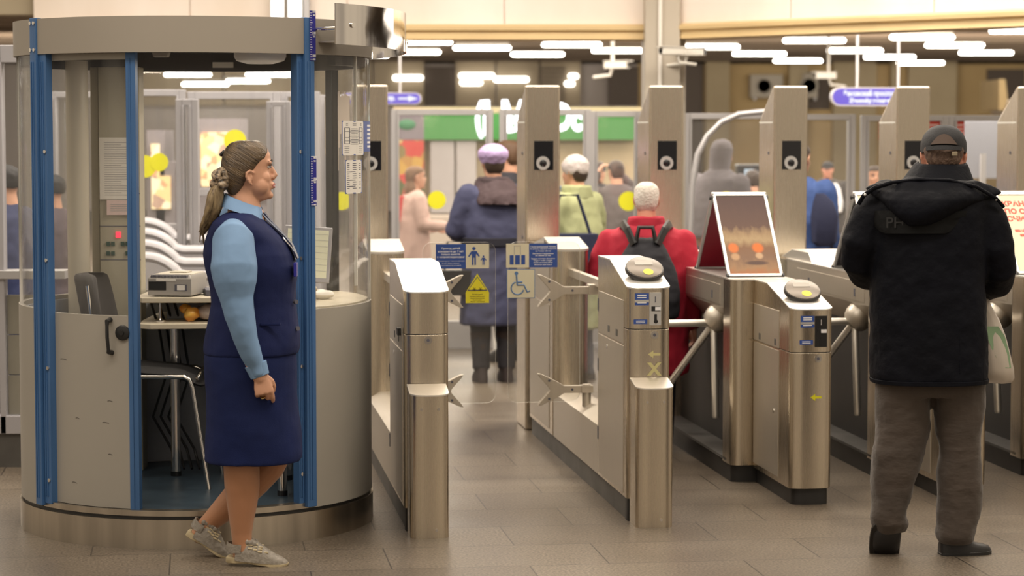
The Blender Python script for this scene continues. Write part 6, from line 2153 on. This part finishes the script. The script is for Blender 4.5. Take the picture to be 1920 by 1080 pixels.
for i in range(15):
    a = rad(180 - 46 + 92 * i / 14)
    p = CL(-.008 - .1125 * abs(math.cos(a)), .0875 * -math.sin(a), .012)
    dn_ = (p - CL(0, 0, .012)).normalized() * 0.004
    u_ = CL(0, 0, .018) - CL(0, 0, 0)
    rings.append([p, p + u_, p + u_ + dn_, p + dn_])
sp_.loft(rings)
mk('strap', sp_, M['cap'], capo, smooth=60)
bq = mp_(1790, 288, -.055)
mk('buckle', MB().box(bq.x - .012, bq.x + .010, bq.y - .008, bq.y + .006, bq.z - .009, bq.z + .008), mat('brass', (0.5, 0.42, 0.30), 0.3, 0.8), capo, bevel=0.002)
# jacket
jk = MB()
jrows = [(326, 1708, 1800, .085, .03), (338, 1688, 1818, .105, .02), (352, 1660, 1838, .135), (372, 1638, 1852, .158), (400, 1632, 1852, .172), (440, 1632, 1850, .178), (490, 1633, 1846, .175), (540, 1633, 1844, .172), (600, 1632, 1848, .172), (650, 1632, 1850, .176), (700, 1632, 1851, .178), (713, 1634, 1850, .176)]
jk.levels(mlev(jrows), 40)
jk.tube([mp_(1662, 372), mp_(1634, 410, -.005), mp_(1617, 455, -.01), mp_(1612, 490, .02), mp_(1622, 512, .10), mp_(1650, 522, .22), mp_(1682, 508, .34)], [.078, .084, .080, .074, .066, .055, .046], 20, rnd=True)
jk.tube([mp_(1828, 376), mp_(1852, 420, -.005), mp_(1866, 465, -.01), mp_(1873, 505, .02), mp_(1868, 528, .09), mp_(1848, 540, .20), mp_(1822, 524, .32)], [.080, .084, .080, .074, .066, .055, .046], 20, rnd=True)
mk('jacket', jk, M['jacket'], man, w=True, remesh=0.009, sm=5, disp=(0.016, 0.10))
# stand-up collar
cl = MB()
rings = []
for i in range(29):
    a = rad(-215 + 250 * i / 28)
    f = (1 - math.sin(a)) / 2
    c0 = mp_(1757, 345, .02); c1 = mp_(1764, 308, .045)
    p0 = c0 + Vector((.135 * math.cos(a), .105 * math.sin(a), .0)); p1 = c1 + Vector((.098 * math.cos(a), .085 * math.sin(a), .006 * math.sin(a)))
    o_ = Vector((math.cos(a), math.sin(a), 0)) * .016
    rings.append([p0 - o_, p1 - o_ * .6, p1 + Vector((0, 0, .010)), p1 + o_ * .6, p0 + o_])
cl.loft(rings)
mk('collar', cl, M['jacket'], man, w=True, remesh=0.006, sm=4)
# yoke on the back, with raised letters, and the hood lying on it
yk = MB()


def back_y(px, py):
    """depth of the jacket back there"""
    rows = jrows
    for k in range(len(rows) - 1):
        if rows[k][0] <= py <= rows[k + 1][0]:
            f = (py - rows[k][0]) / (rows[k + 1][0] - rows[k][0])
            L2 = [rows[k][i] + f * (rows[k + 1][i] - rows[k][i]) for i in range(4)]
            break
    else:
        L2 = rows[-1]
    c = (L2[1] + L2[2]) / 2; h = (L2[2] - L2[1]) / 2
    q = min(0.97, abs(px - c) / h)
    return -L2[3] * (1 - q ** 2.5) ** (1 / 2.5)


def draped(nm, outline, inner, m, th, steps=14, **k):
    """a shaped cloth patch following the back; outline rows: (py, px0, px1)"""
    mb = MB()
    top, bot = [], []
    rings = []
    for (py, x0, x1) in outline:
        f = []; b = []
        for i in range(steps + 1):
            px = x0 + (x1 - x0) * i / steps
            e_ = math.sin(PI * i / steps) ** .5 if 0 < i < steps else 0
            y = back_y(px, py)
            f.append(mp_(px, py, y - inner - th * (0.3 + 0.7 * e_)))
            b.append(mp_(px, py, y + .02))
        rings.append(f + b[::-1])
    mb.loft(rings)
    return mk(nm, mb, m, man, w=True, **k)


draped('back_yoke', [(395, 1636, 1850), (405, 1636, 1849), (412, 1638, 1800), (425, 1640, 1790), (434, 1650, 1782), (438, 1660, 1772)], 0.006, M['jacketgrey'], 0.010, smooth=50)
hood_ = [(338, 1672, 1830, .015), (344, 1640, 1850, .03), (352, 1622, 1868, .04), (362, 1630, 1880, .05), (374, 1648, 1850, .06), (388, 1662, 1815, .062), (402, 1676, 1785, .056), (414, 1690, 1762, .045), (423, 1704, 1742, .028)]
mb = MB()
rings = []
for py, x0, x1, th in hood_:
    f = []; b = []
    for i in range(19):
        px = x0 + (x1 - x0) * i / 18
        e_ = max(0, math.sin(PI * i / 18)) ** .6
        y = max(back_y(min(max(px, 1645), 1842), max(py, 352)), -.18)
        f.append(mp_(px, py, y - .012 - th * e_)); b.append(mp_(px, py, y + .05))
    rings.append(f + b[::-1])
mb.loft(rings)
mk('hood', mb, M['jacket'], man, w=True, remesh=0.007, sm=5, disp=(0.008, 0.06))
zp = MB()
zp.tube([mp_(1672, 342, -.13), mp_(1720, 336, -.16), mp_(1780, 338, -.16), mp_(1830, 350, -.13), mp_(1868, 372, -.10), mp_(1882, 388, -.08)], 0.007, 8)
zp.tube([mp_(1672, 342, -.13), mp_(1640, 352, -.11), mp_(1620, 366, -.08), mp_(1610, 382, -.06)], 0.009, 8)
mk('hood_seam', zp, M['jacket'], man, w=True)
tg = MB()
for (x, y) in ((1622, 365), (1868, 374)): tg.ell(mp_(x, y, -.10), .006, 8, 6)
mk('toggle', tg, M['silver'], man, w=True)
lt = MB().text('PH', 0.06, 0, 0, 0, m=0, bold=0.0005)
mk('back_lettering', lt, mat('dull_print', (0.016, 0.0165, 0.019), 0.5), man, loc=mp_(1678, 427, back_y(1678, 424) - .0205) - man.location, rot=(0, 0, rad(-8)))
hm_ = MB()
hrow = mlev([(708, 1631, 1852, .18), (716, 1633, 1851, .179)])
hm_.levels(hrow, 40)
mk('hem_band', hm_, M['jacket'], man, w=True, bevel=0.002)
se_ = MB().tube([mp_(1800, y, back_y(1800, y) - .004) for y in range(440, 706, 20)], 0.0025, 6)
mk('back_seam', se_, M['jacket'], man, w=True)
# trousers
tr = MB()
tr.levels(mlev([(690, 1642, 1845, .125), (715, 1642, 1845, .125), (740, 1644, 1845, .118)]), 30)


def leg(rows):
    tr.levels(mlev(rows, 2.2), 26)


leg([(715, 1642, 1748, .115), (760, 1642, 1745, .112), (800, 1641, 1744, .105), (830, 1638, 1737, .102), (845, 1634, 1733, .105), (870, 1634, 1724, .098), (900, 1633, 1716, .092), (930, 1633, 1709, .09), (955, 1632, 1700, .088), (968, 1630, 1700, .088), (980, 1634, 1704, .088), (990, 1636, 1702, .082, .01), (998, 1640, 1698, .07, .01)])
leg([(715, 1742, 1846, .115), (760, 1748, 1845, .112), (800, 1754, 1844, .104), (830, 1760, 1840, .098), (850, 1761, 1838, .096), (880, 1757, 1840, .095), (920, 1756, 1841, .092), (950, 1757, 1840, .09), (972, 1757, 1836, .088), (985, 1757, 1830, .086), (1000, 1755, 1827, .088), (1010, 1757, 1826, .085), (1018, 1764, 1820, .07)])
mk('trousers', tr, M['trouser'], man, w=True, remesh=0.007, sm=4, disp=(0.022, 0.13))
# left shoe: heel lifted, sole towards us
s1 = MB()
rings = []
for (py, x0, x1, hd, dy) in ((972, 1640, 1684, .035, .0), (985, 1635, 1688, .045, -.005), (1000, 1632, 1690, .050, -.005), (1018, 1631, 1688, .052, .02), (1036, 1630, 1686, .050, .06), (1050, 1634, 1684, .030, .10), (1055, 1640, 1680, .015, .12)):
    a = mp_(x0, py, dy); b = mp_(x1, py, dy)
    rings.append([((a.x + b.x) / 2 + (b.x - a.x) / 2 * math.copysign(abs(math.cos(2 * PI * i / 20)) ** .8, math.cos(2 * PI * i / 20)), a.y + hd * math.sin(2 * PI * i / 20), a.z) for i in range(20)])
s1.loft(rings)
sh1 = mk('shoe', s1, M['boot'], man, w=True, smooth=60)
so = MB()
ol = [(1640, 984), (1634, 994), (1631, 1010), (1630, 1030), (1631, 1044), (1638, 1053), (1650, 1056), (1668, 1056), (1679, 1053), (1685, 1044), (1686, 1028), (1685, 1010), (1683, 994), (1678, 984)]
pts = [mp_(x, y, -.055 + (y - 984) / 72 * .10) for x, y in ol]
so.loft([pts, [p + Vector((0, .016, .006)) for p in pts]])
mk('sole', so, mat('shoe_sole', (0.020, 0.017, 0.015), 0.6, var=.3, vs=30), sh1, bevel=0.003)
# right shoe pointing to the right
a = mp_(1762, 1046, 0); b = mp_(1856, 1040, 0.03)
ax = (b - a); ln = ax.length; ax.normalize(); sd = Vector((ax.y, -ax.x, 0)); up = Vector((0, 0, 1))
Q = lambda u, v, w: a + ax * (u * ln) + sd * v + up * w
s2 = MB()
rings = []
for u, hw, top in ((0.0, .026, .070), (.06, .034, .095), (.2, .037, .10), (.36, .041, .098), (.52, .043, .076), (.70, .044, .056), (.86, .041, .048), (.96, .028, .040), (1.0, .012, .03)):
    rings.append([Q(u, hw * math.cos(PI * i / 12), .018 + (top - .018) * max(0, math.sin(PI * i / 12)) ** .6) for i in range(13)])
s2.loft(rings)
sh2 = mk('shoe', s2, M['boot'], man, w=True, smooth=60)
s2 = MB()
rings = []
for u, hw in ((-0.01, .024), (.06, .037), (.3, .040), (.5, .043), (.72, .047), (.9, .041), (.98, .027), (1.02, .010)):
    rings.append([Q(u, hw, 0), Q(u, hw, .022), Q(u, -hw, .022), Q(u, -hw, 0)])
s2.loft(rings)
mk('sole', s2, M['rubber'], sh2, bevel=0.003)
# plastic bag hanging from his right hand
bgm = bpy.data.materials.new('thin_plastic'); bgm.use_nodes = True
t = bgm.node_tree; b = t.nodes['Principled BSDF']
b.inputs['Base Color'].default_value = (0.62, 0.55, 0.48, 1); b.inputs['Roughness'].default_value = 0.35; b.inputs['Alpha'].default_value = 0.82
BD_ = 0.16
bag_ = thing('plastic_bag', 'translucent white carrier bag hanging from the hand of the man in black', 'bag', mp_(1868, 716, BD_))
bgb = MB()
rings = []
for (py, x0, x1, hd) in ((548, 1828, 1848, .02), (575, 1826, 1858, .04), (600, 1824, 1872, .06), (630, 1824, 1883, .075), (660, 1824, 1892, .085), (690, 1826, 1899, .085), (708, 1830, 1900, .075), (717, 1838, 1896, .04)):
    a = mp_(x0, py, BD_); b_ = mp_(x1, py, BD_)
    rings.append([((a.x + b_.x) / 2 + (b_.x - a.x) / 2 * math.cos(2 * PI * i / 24) * (1 + .05 * math.sin(5 * i)), a.y + hd * math.sin(2 * PI * i / 24) * (1 + .10 * math.sin(3 * i)), a.z) for i in range(24)])
bgb.loft(rings)
mk('bag_body', bgb, bgm, bag_, w=True, smooth=80, disp=(0.012, 0.05))
gm = MB()
rings = []
for (py, x0, x1) in ((612, 1852, 1872), (630, 1850, 1884), (660, 1862, 1892), (690, 1880, 1896)):
    a = mp_(x0, py, BD_ - .082); b_ = mp_(x1, py, BD_ - .055)
    rings.append([a, b_, b_ + Vector((0, .003, 0)), a + Vector((0, .003, 0))])
gm.loft(rings)
mk('green_print', gm, mat('bag_green', (0.22, 0.34, 0.20), 0.4), bag_, w=True)
hd_ = MB().tube([mp_(1832, 552, BD_), mp_(1826, 535, BD_ + .1), mp_(1815, 524, BD_ + .19)], [.014, .010, .008], 8)
mk('handle', hd_, bgm, bag_, w=True)


# ================================================================ people farther away
def figure(label, px, py_top, d, face, coat, legs, hair=None, hat=None, hair_col=None, coat_len=0.5, width=1.0, arms='down', lean=0.0, skin='skin', shoes=None, hooded=False, collar=None, height=None, long_hair=False, sleeve=None, zfix=None, belt=None, fat=1.0, arm_pts=None, boots=None, vox=0.016, arms_mesh=True):
    """face: direction the person looks, degrees (0 = away from the photographer, 90 = to the left)"""
    top = at(px, py_top, d)
    H = top.z
    s = H / 1.72
    o = thing('person', label, 'person', (top.x, d, 0), rad(face))
    V = lambda x, y, z: Vector((x * s * width, y * s * width, z * s))
    fwd = lambda z: lean * max(0, z - 0.9)
    # body (facing +y)
    b = MB()
    R = Matrix.Rotation(rad(90), 3, 'Z') @ Matrix.Rotation(lean * 0.6, 3, 'Y')
    hc = V(0, fwd(1.6) + 0.02, 1.60)
    HLx = head_mesh(b, hc, s * 1.0, R)
    b.tube([V(0, fwd(1.5), 1.54), V(0, fwd(1.42) - .01, 1.40)], [.058 * s, .072 * s], 12)
    b.levels([(z * s, 0, fwd(z) * s, rx * s * width, ry * s * width, 2.3) for z, rx, ry in ((1.44, .09, .07), (1.38, .17, .09), (1.2, .165, .11), (1.0, .145, .10), (.86, .165, .11), (.80, .14, .10))], 20)
    ap = arm_pts or {}
    al = ap.get('L') or [(-.20, 0, 1.36), (-.24, -.02, 1.10), (-.24, .06, .84)]
    ar = ap.get('R') or [(.20, 0, 1.36), (.24, -.02, 1.10), (.24, .06, .84)]
    for A in (al, ar):
        P = [V(x, y + fwd(z), z) for x, y, z in A]
        b.tube(P, [.050 * s, .042 * s, .030 * s], 10, rnd=True)
        dv = (P[-1] - P[-2]).normalized()
        sgn = 1 if A is ar else -1
        hand(b, P[-1] + dv * .01, dv, Vector((sgn, 0, 0.1)), Vector((-sgn * .2, 1, .3)), s, curl=(.35, .5, .4))
    for q in (-1, 1):
        b.tube([V(.085 * q, 0, .86), V(.09 * q, .02, .48), V(.09 * q, -.02, .10), V(.09 * q, -.02, .06)], [.078 * s, .054 * s, .036 * s, .036 * s], 12, rnd=True)
        b.tube([V(.09 * q, -.04, .05), V(.095 * q, .12, .04)], [.036 * s, .03 * s], 10, rnd=True)
    mk('body', b, M[skin], o, remesh=vox * .6, sm=2)
    face_parts_local(o, HLx, s)
    # coat
    c = MB()
    f = fat
    lv = [(1.47, .085, .075), (1.43, .14, .10), (1.38, .195, .125), (1.28, .21, .145), (1.15, .205 * f, .155 * f), (1.0, .20 * f, .155 * f), (.9, .21 * f, .16 * f)]
    zb = .9
    while zb > coat_len + .05:
        zb -= .1
        lv.append((max(zb, coat_len), .21 * f + .04 * (0.9 - zb), .165 * f + .04 * (.9 - zb)))
    if lv[-1][0] > coat_len + .01: lv.append((coat_len, lv[-1][1], lv[-1][2]))
    c.levels([(z * s, 0, fwd(z) * s, rx * s * width, ry * s * width, 2.3) for z, rx, ry in lv], 28)
    for A in (al, ar):
        P = [V(x, y + fwd(z), z) for x, y, z in A]
        c.tube([P[0] - (P[1] - P[0]) * .05, (P[0] + P[1]) / 2, P[1], (P[1] + P[2]) / 2, P[2] - (P[2] - P[1]) * .08], [.080 * s * f ** .5, .076 * s * f ** .5, .070 * s, .060 * s, .050 * s], 14, rnd=True)
    mk('coat', c, coat, o, remesh=vox, sm=5, disp=(0.018, 0.07))
    if belt:
        mk('belt', MB().levels([(z * s, 0, fwd(z) * s, .215 * f * s * width, .17 * f * s * width, 2.3) for z in (1.0, 1.06)], 28), belt, o, bevel=.004)
    # legs
    t_ = MB()
    for q in (-1, 1):
        t_.tube([V(.095 * q, 0, .88), V(.095 * q, .02, .48), V(.095 * q, -.015, .09)], [.105 * s, .082 * s, .066 * s], 14)
    mk('trousers', t_, legs, o, remesh=vox, sm=3, disp=(0.012, 0.06))
    for q in (-1, 1):
        hs = boots if boots else .0
        sb = MB().levels([(0.0, .095 * q * s, .03 * s, .045 * s, .135 * s, 2.6), (.03 * s, .095 * q * s, .03 * s, .048 * s, .135 * s, 2.6), (.07 * s, .095 * q * s, .01 * s, .046 * s, .10 * s), (.11 * s, .095 * q * s, -.02 * s, .045 * s, .06 * s)], 18)
        if boots: sb.tube([V(.095 * q, -.02, .09), V(.095 * q, .0, .3), V(.095 * q, .01, boots)], [.055 * s, .07 * s, .08 * s], 14)
        mk('boot' if boots else 'shoe', sb, shoes or M['boot'], o, smooth=60)
    # hair, hat, hood
    LL = HLx
    def shell(rows, m, nm, n=20, disp=None):
        mb = MB(); rings = []
        for z, xf, xb, w in rows:
            rings.append([LL((xf + xb) / 2 + (xf - xb) / 2 * math.cos(2 * PI * i / n), w * math.sin(2 * PI * i / n), z) for i in range(n)])
        mb.loft(rings)
        return mk(nm, mb, m, o, remesh=0.008, sm=3, disp=disp)
    if hair:
        rows = [(-.075, -.03, -.085, .05), (-.04, -.015, -.104, .071), (0.0, .005, -.112, .079), (.03, .05, -.115, .082), (.055, .094, -.114, .082), (.08, .090, -.105, .076), (.1, .068, -.085, .06), (.117, .03, -.045, .032)]
        if long_hair:
            rows = [(-.30, -.03, -.10, .07), (-.2, -.01, -.12, .085), (-.1, .0, -.12, .088)] + rows[1:]
        shell(rows, hair, 'hair')
    if hat:
        kind, hm = hat
        if kind == 'beanie':
            shell([(-.02, .06, -.110, .082), (0.01, .098, -.122, .090), (.04, .108, -.126, .094), (.07, .102, -.124, .092), (.1, .080, -.105, .076), (.125, .045, -.065, .045), (.136, .012, -.025, .014)], hm, 'knitted_hat', disp=(.01, .03))
        elif kind == 'beret':
            shell([(-.005, .07, -.112, .084), (0.02, .104, -.130, .096), (.05, .118, -.150, .112), (.085, .108, -.150, .110), (.115, .085, -.120, .085), (.135, .04, -.07, .05), (.142, .0, -.03, .015)], hm, 'knitted_hat', disp=(.01, .03))
        elif kind == 'cap':
            cpo = shell([(.012, .098, -.114, .083), (.05, .102, -.116, .085), (.09, .08, -.095, .068), (.118, .02, -.03, .03)], hm, 'cap')
            mb = MB().loft([[LL(.09, -.05, .03), LL(.16, -.035, .012), LL(.16, .035, .012), LL(.09, .05, .03)], [LL(.09, -.05, .036), LL(.16, -.035, .018), LL(.16, .035, .018), LL(.09, .05, .036)]])
            mk('brim', mb, hm, cpo)
        elif kind == 'hood':
            shell([(-.16, .03, -.12, .10), (-.1, .045, -.125, .098), (-.05, .055, -.13, .098), (0.0, .07, -.134, .10), (.05, .085, -.132, .098), (.09, .075, -.115, .082), (.12, .05, -.08, .055), (.135, .01, -.03, .02)], hm, 'hood', disp=(.008, .05))
    if collar:
        mk('collar', MB().levels([(1.38 * s, 0, fwd(1.38) * s, .15 * s, .12 * s), (1.44 * s, 0, fwd(1.44) * s, .125 * s, .115 * s), (1.50 * s, 0, fwd(1.5) * s, .115 * s, .11 * s)], 24), collar, o, remesh=0.01, sm=3, disp=(.012, .05))
    return o, V, s, fwd


def face_parts_local(o, L_, s):
    ey = MB(); br = MB(); lp = MB()
    for q in (-1, 1):
        ey.ell(L_(0.082, 0.031 * q, 0.012), (0.0125 * s, 0.0125 * s, 0.008 * s), 10, 6)
        br.tube([L_(0.097, 0.016 * q, 0.034), L_(0.094, 0.032 * q, 0.039), L_(0.080, 0.050 * q, 0.033)], .003 * s, 6)
    lp.tube([L_(0.094, -0.02, -0.062), L_(0.1025, 0, -0.062), L_(0.094, 0.02, -0.062)], .005 * s, 6)
    mk('eyes', ey, M['ink'], o)
    mk('eyebrows', br, M['brow'], o)
    mk('lips', lp, M['lips'], o)


def cloth(name, c, v=0.08, **k):
    return mat(name, c, 0.8, var=v, vs=6, bump=0.2, bs=20, **k)


# the white-haired man with backpack
RD_ = 12.15
M['redjacket'] = cloth('red_jacket', (0.40, 0.009, 0.032), 0.12)
red, V, s, fw_ = figure('white-haired man in red jacket with black backpack walking through the turnstile', 1212, 341, RD_, -4, M['redjacket'], cloth('dark_trousers', (0.03, 0.03, 0.035)), hair=M['whitehair'], coat_len=.50, width=1.22, fat=1.02, skin='skin2', collar=M['redjacket'], lean=0.10,
                        arm_pts={'L': [(-.20, 0, 1.33), (-.27, .0, 1.10), (-.20, .22, 1.02)], 'R': [(.20, 0, 1.33), (.245, -.02, 1.08), (.25, .06, .80)]})
bpk = MB()
rings = []
for z, hw, th in ((1.375, .05, .03), (1.35, .085, .05), (1.26, .125, .08), (1.14, .165, .10), (.98, .185, .11), (.88, .17, .09), (.85, .12, .05)):
    rings.append([V(hw * math.cos(2 * PI * i / 20), -.15 - th * .5 - th * math.sin(2 * PI * i / 20) * .75 + fw_(z), z) for i in range(20)])
bpk.loft(rings)
bkp = tag(mk('backpack', bpk, cloth('black_backpack', (0.014, 0.014, 0.020)), None, loc=red.location, rot=red.rotation_euler, remesh=0.01, sm=3, disp=(.02, .08)), 'black backpack on the back of the white-haired man in red', 'backpack')
stp = MB()
for q in (-1, 1):
    stp.tube([V(.06 * q, -.17, 1.33), V(.095 * q, -.13, 1.42), V(.12 * q, -.03, 1.455), V(.14 * q, .11, 1.38)], .026, 8, flat=.5)
    
mk('shoulder_strap', stp, M['rubber'], bkp)
mk('carry_loop', MB().tube([V(-.05, -.17, 1.35), V(-.035, -.17, 1.44), V(.035, -.17, 1.44), V(.05, -.17, 1.35)], .012, 8), M['rubber'], bkp)
mk('centre_zip', MB().tube([V(.03, -.255, 1.24), V(.03, -.29, 1.12), V(.03, -.30, .98)], .016, 8), M['rubber'], bkp)

# lady in the lilac beanie
navyc = cloth('navy_coat', (0.050, 0.055, 0.115))
lady, V, s, fw_ = figure('woman in lilac knitted beret and long navy coat behind the glass leaves', 925, 275, 15.6, 14, navyc, cloth('dark_legs', (0.03, 0.028, 0.035)), hat=('beret', cloth('lilac_knit', (0.50, 0.38, 0.66))), coat_len=.42, fat=1.10, belt=cloth('navy_belt', (0.012, 0.012, 0.022)), collar=cloth('brown_scarf', (0.06, 0.04, 0.045)), boots=.36, shoes=cloth('dark_boots', (0.045, 0.033, 0.032)), hair=M['hairdark'],
                         arm_pts={'L': [(-.20, 0, 1.36), (-.29, .02, 1.10), (-.20, .25, 1.06)], 'R': [(.20, 0, 1.36), (.24, -.02, 1.10), (.22, .10, .88)]})
mk('scarf_hood', MB().levels([(1.30 * s, .02, -.09 * s, .17 * s, .12 * s), (1.38 * s, 0.02, -.04 * s, .175 * s, .14 * s), (1.46 * s, 0.01, 0, .14 * s, .125 * s), (1.50 * s, 0.0, 0.02, .11 * s, .11 * s)], 24), M.setdefault('scarf', cloth('brown_hood', (0.070, 0.045, 0.050))), lady, remesh=.012, sm=4, disp=(.03, .08))
hbag = tag(mk('handbag', MB().box(-.11, .11, -.05, .05, 0, .17).tube([(-.08, 0, .17), (-.06, 0, .36), (.06, 0, .36), (.08, 0, .17)], .008, 8), M['rubber'], None, loc=(lady.location.x - .25, 15.5, .60), bevel=.02), 'dark handbag carried by the woman in the lilac beret', 'handbag')

figure('man with short brown hair behind the woman in the lilac beret', 955, 262, 17.0, 60, cloth('dark_coat', (0.03, 0.03, 0.04)), cloth('dark_trousers2', (0.03, 0.03, 0.04)), hair=mat('brown_hair', (0.12, 0.065, 0.035), 0.6), coat_len=.75)
# lady in the green coat
gcoat = cloth('pale_green_coat', (0.36, 0.38, 0.20))
gl_, V, s, fw_ = figure('woman in white knitted hat and light green puffer coat carrying a navy bag', 1081, 293, 15.7, 48, gcoat, cloth('dark_legs2', (0.04, 0.04, 0.05)), hat=('beanie', cloth('white_knit', (0.60, 0.54, 0.52))), coat_len=.40, fat=1.12, collar=gcoat, hair=M['hairdark'],
                        arm_pts={'L': [(-.20, 0, 1.36), (-.28, .02, 1.12), (-.16, .26, 1.12)], 'R': [(.20, 0, 1.36), (.30, .02, 1.13), (.16, .25, 1.16)]})
mk('scarf', MB().levels([(1.42 * s, 0, .0, .115 * s, .11 * s), (1.49 * s, 0, .03, .10 * s, .105 * s)], 20), cloth('blue_scarf', (0.12, 0.26, 0.50)), gl_, bevel=.006)
nb = tag(mk('shoulder_bag', MB().box(-.19, .19, -.07, .07, 0, .36).tube([(-.15, 0, .35), (-.06, 0, .62), (.06, 0, .62), (.15, 0, .35)], .012, 8), cloth('navy_bag', (0.015, 0.020, 0.055)), None, loc=(gl_.location.x - .06, gl_.location.y - .30, .66), rot=rad(10), bevel=.03), 'large navy shoulder bag in front of the light green coat', 'bag')

pinkc = cloth('pink_overalls', (0.66, 0.46, 0.40))
figure('girl with long brown hair in pale pink coat behind the glass door', 776, 311, 19.5, -72, pinkc, pinkc, hair=mat('long_brown_hair', (0.20, 0.11, 0.06), 0.6, bump=.4, bs=30), long_hair=True, coat_len=.30, width=1.0,
       arm_pts={'L': [(-.19, 0, 1.36), (-.23, .03, 1.10), (-.10, .26, 1.06)], 'R': [(.19, 0, 1.36), (.24, .03, 1.12), (.18, .30, 1.10)]})
tag(mk('pink_bag', MB().box(-.08, .08, -.06, .06, 0, .22).tube([(-.05, 0, .22), (-.03, 0, .40), (.03, 0, .40), (.05, 0, .22)], .008, 6), cloth('coral_bag', (0.70, 0.10, 0.10)), None, loc=(at(754, 415, 19.6).x, 19.5, at(750, 415, 19.6).z), bevel=.03), 'coral pink bag on the back of the girl in pale pink', 'bag')
grey1 = cloth('grey_jacket', (0.115, 0.095, 0.095))
figure('man in dark grey jacket and black cap raising both hands to his face', 1156, 300, 20.5, 20, grey1, cloth('grey_trousers', (0.08, 0.08, 0.10)), hat=('cap', M['cap']), hair=M['hairdark'], coat_len=.62, fat=1.05, width=1.1,
       arm_pts={'L': [(-.20, 0, 1.36), (-.30, .15, 1.30), (-.10, .22, 1.58)], 'R': [(.20, 0, 1.36), (.33, .15, 1.32), (.10, .20, 1.58)]})
figure('person with dark hair left of the man raising his hands', 1121, 302, 21.6, 200, cloth('dark_grey_coat', (0.05, 0.045, 0.05)), cloth('dark_trousers3', (0.04, 0.04, 0.05)), hat=('cap', M['cap']), hair=M['hairdark'], coat_len=.6)
greyh = cloth('grey_hoodie', (0.30, 0.28, 0.31))
figure('person in grey hoodie with hood up behind the arched tube', 1341, 264, 18.9, -40, greyh, cloth('blue_jeans', (0.14, 0.18, 0.26)), hat=('hood', greyh), coat_len=.88, fat=1.15, width=1.15, lean=.12,
       arm_pts={'L': [(-.20, 0, 1.34), (-.26, .02, 1.08), (-.12, .22, .98)], 'R': [(.20, 0, 1.34), (.27, .0, 1.08), (.20, .2, .95)]})
figure('person in grey seen between the hoodie and the third pillar', 1412, 318, 21.0, 10, cloth('greige_coat', (0.20, 0.18, 0.17)), cloth('dark_trousers4', (0.05, 0.05, 0.06)), hair=M['hairdark'], coat_len=.6)
sc_o = thing('kiosk_screen', 'black kiosk with a bright screen behind the grey hoodie', 'screen', (at(1402, 330, 22.5).x, 22.5, 0))
a = at(1382, 308, 22.5); b = at(1430, 380, 22.5)
mk('casing', MB().box(a.x, b.x, 22.5, 22.8, 0, a.z), M['rubber'], sc_o, w=True, bevel=.02)
a = at(1396, 317, 22.48); b = at(1413, 334, 22.48)
mk('screen', MB().box(a.x, b.x, 22.48, 22.5, b.z, a.z), emis('kiosk_glow', (0.75, 0.85, 0.9), 0.8), sc_o, w=True)
bluec = cloth('royal_blue_coat', (0.035, 0.075, 0.23))
bo_, V, s, fw_ = figure('person in long blue coat half hidden by the third pillar', 1497, 268, 15.9, -30, bluec, cloth('dark_trousers5', (0.03, 0.03, 0.05)), hair=M['hairdark'], coat_len=.30, fat=1.2, width=1.08)
tag(mk('side_bag', MB().levels([(0, 0, 0, .05, .04), (.03, 0, 0, .085, .055), (.2, 0, 0, .095, .06), (.30, -.01, 0, .07, .05), (.36, -.03, 0, .03, .03)], 20).tube([(.05, 0, .02), (.06, 0, -.12)], .010, 6), cloth('ink_blue_bag', (0.018, 0.022, 0.060)), None, loc=(at(1546, 400, 15.6).x, 15.6, at(1549, 462, 15.6).z)), 'dark blue bag at the side of the person in the blue coat', 'bag')
dkm, V, s, fw_ = figure('man in black cap and dark jacket holding a white bag far behind', 1552, 302, 26.0, 170, cloth('dark_jacket2', (0.05, 0.045, 0.042)), cloth('blue_grey_trousers', (0.10, 0.11, 0.15)), hat=('cap', M['cap']), skin='skin2', coat_len=.72, width=1.2,
       arm_pts={'L': [(-.20, 0, 1.36), (-.27, .02, 1.10), (-.08, .24, 1.0)], 'R': [(.20, 0, 1.36), (.27, .02, 1.10), (.08, .24, 1.02)]})
bw = at(1565, 397, 25.6)
tag(mk('white_bag', MB().levels([(0, 0, 0, .08, .06), (.12, 0, 0, .09, .07), (.26, 0, 0, .06, .04), (.32, 0, 0, .02, .02)], 16), M['signwhite'], None, loc=bw), 'white plastic bag held by the far man in the black cap', 'bag')
figure('person in navy puffer jacket and black hat left of the booth', 14, 313, 13.4, 70, cloth('navy_puffer', (0.020, 0.030, 0.095)), cloth('dark_trousers6', (0.03, 0.03, 0.04)), hat=('beanie', M['cap']), coat_len=.6, fat=1.1)
figure('person in dark clothes standing behind the left booth glass', 100, 330, 15.0, 60, cloth('plum_jacket', (0.08, 0.06, 0.075)), cloth('dark_trousers7', (0.03, 0.03, 0.04)), hat=('beanie', M['cap']), coat_len=.6)
figure('person in black standing behind the glass left of the fourth pillar', 1640, 310, 20.0, 180, cloth('black_coat3', (0.025, 0.025, 0.03)), cloth('dark_trousers8', (0.03, 0.03, 0.04)), hair=M['hairdark'], coat_len=.6, width=.9)
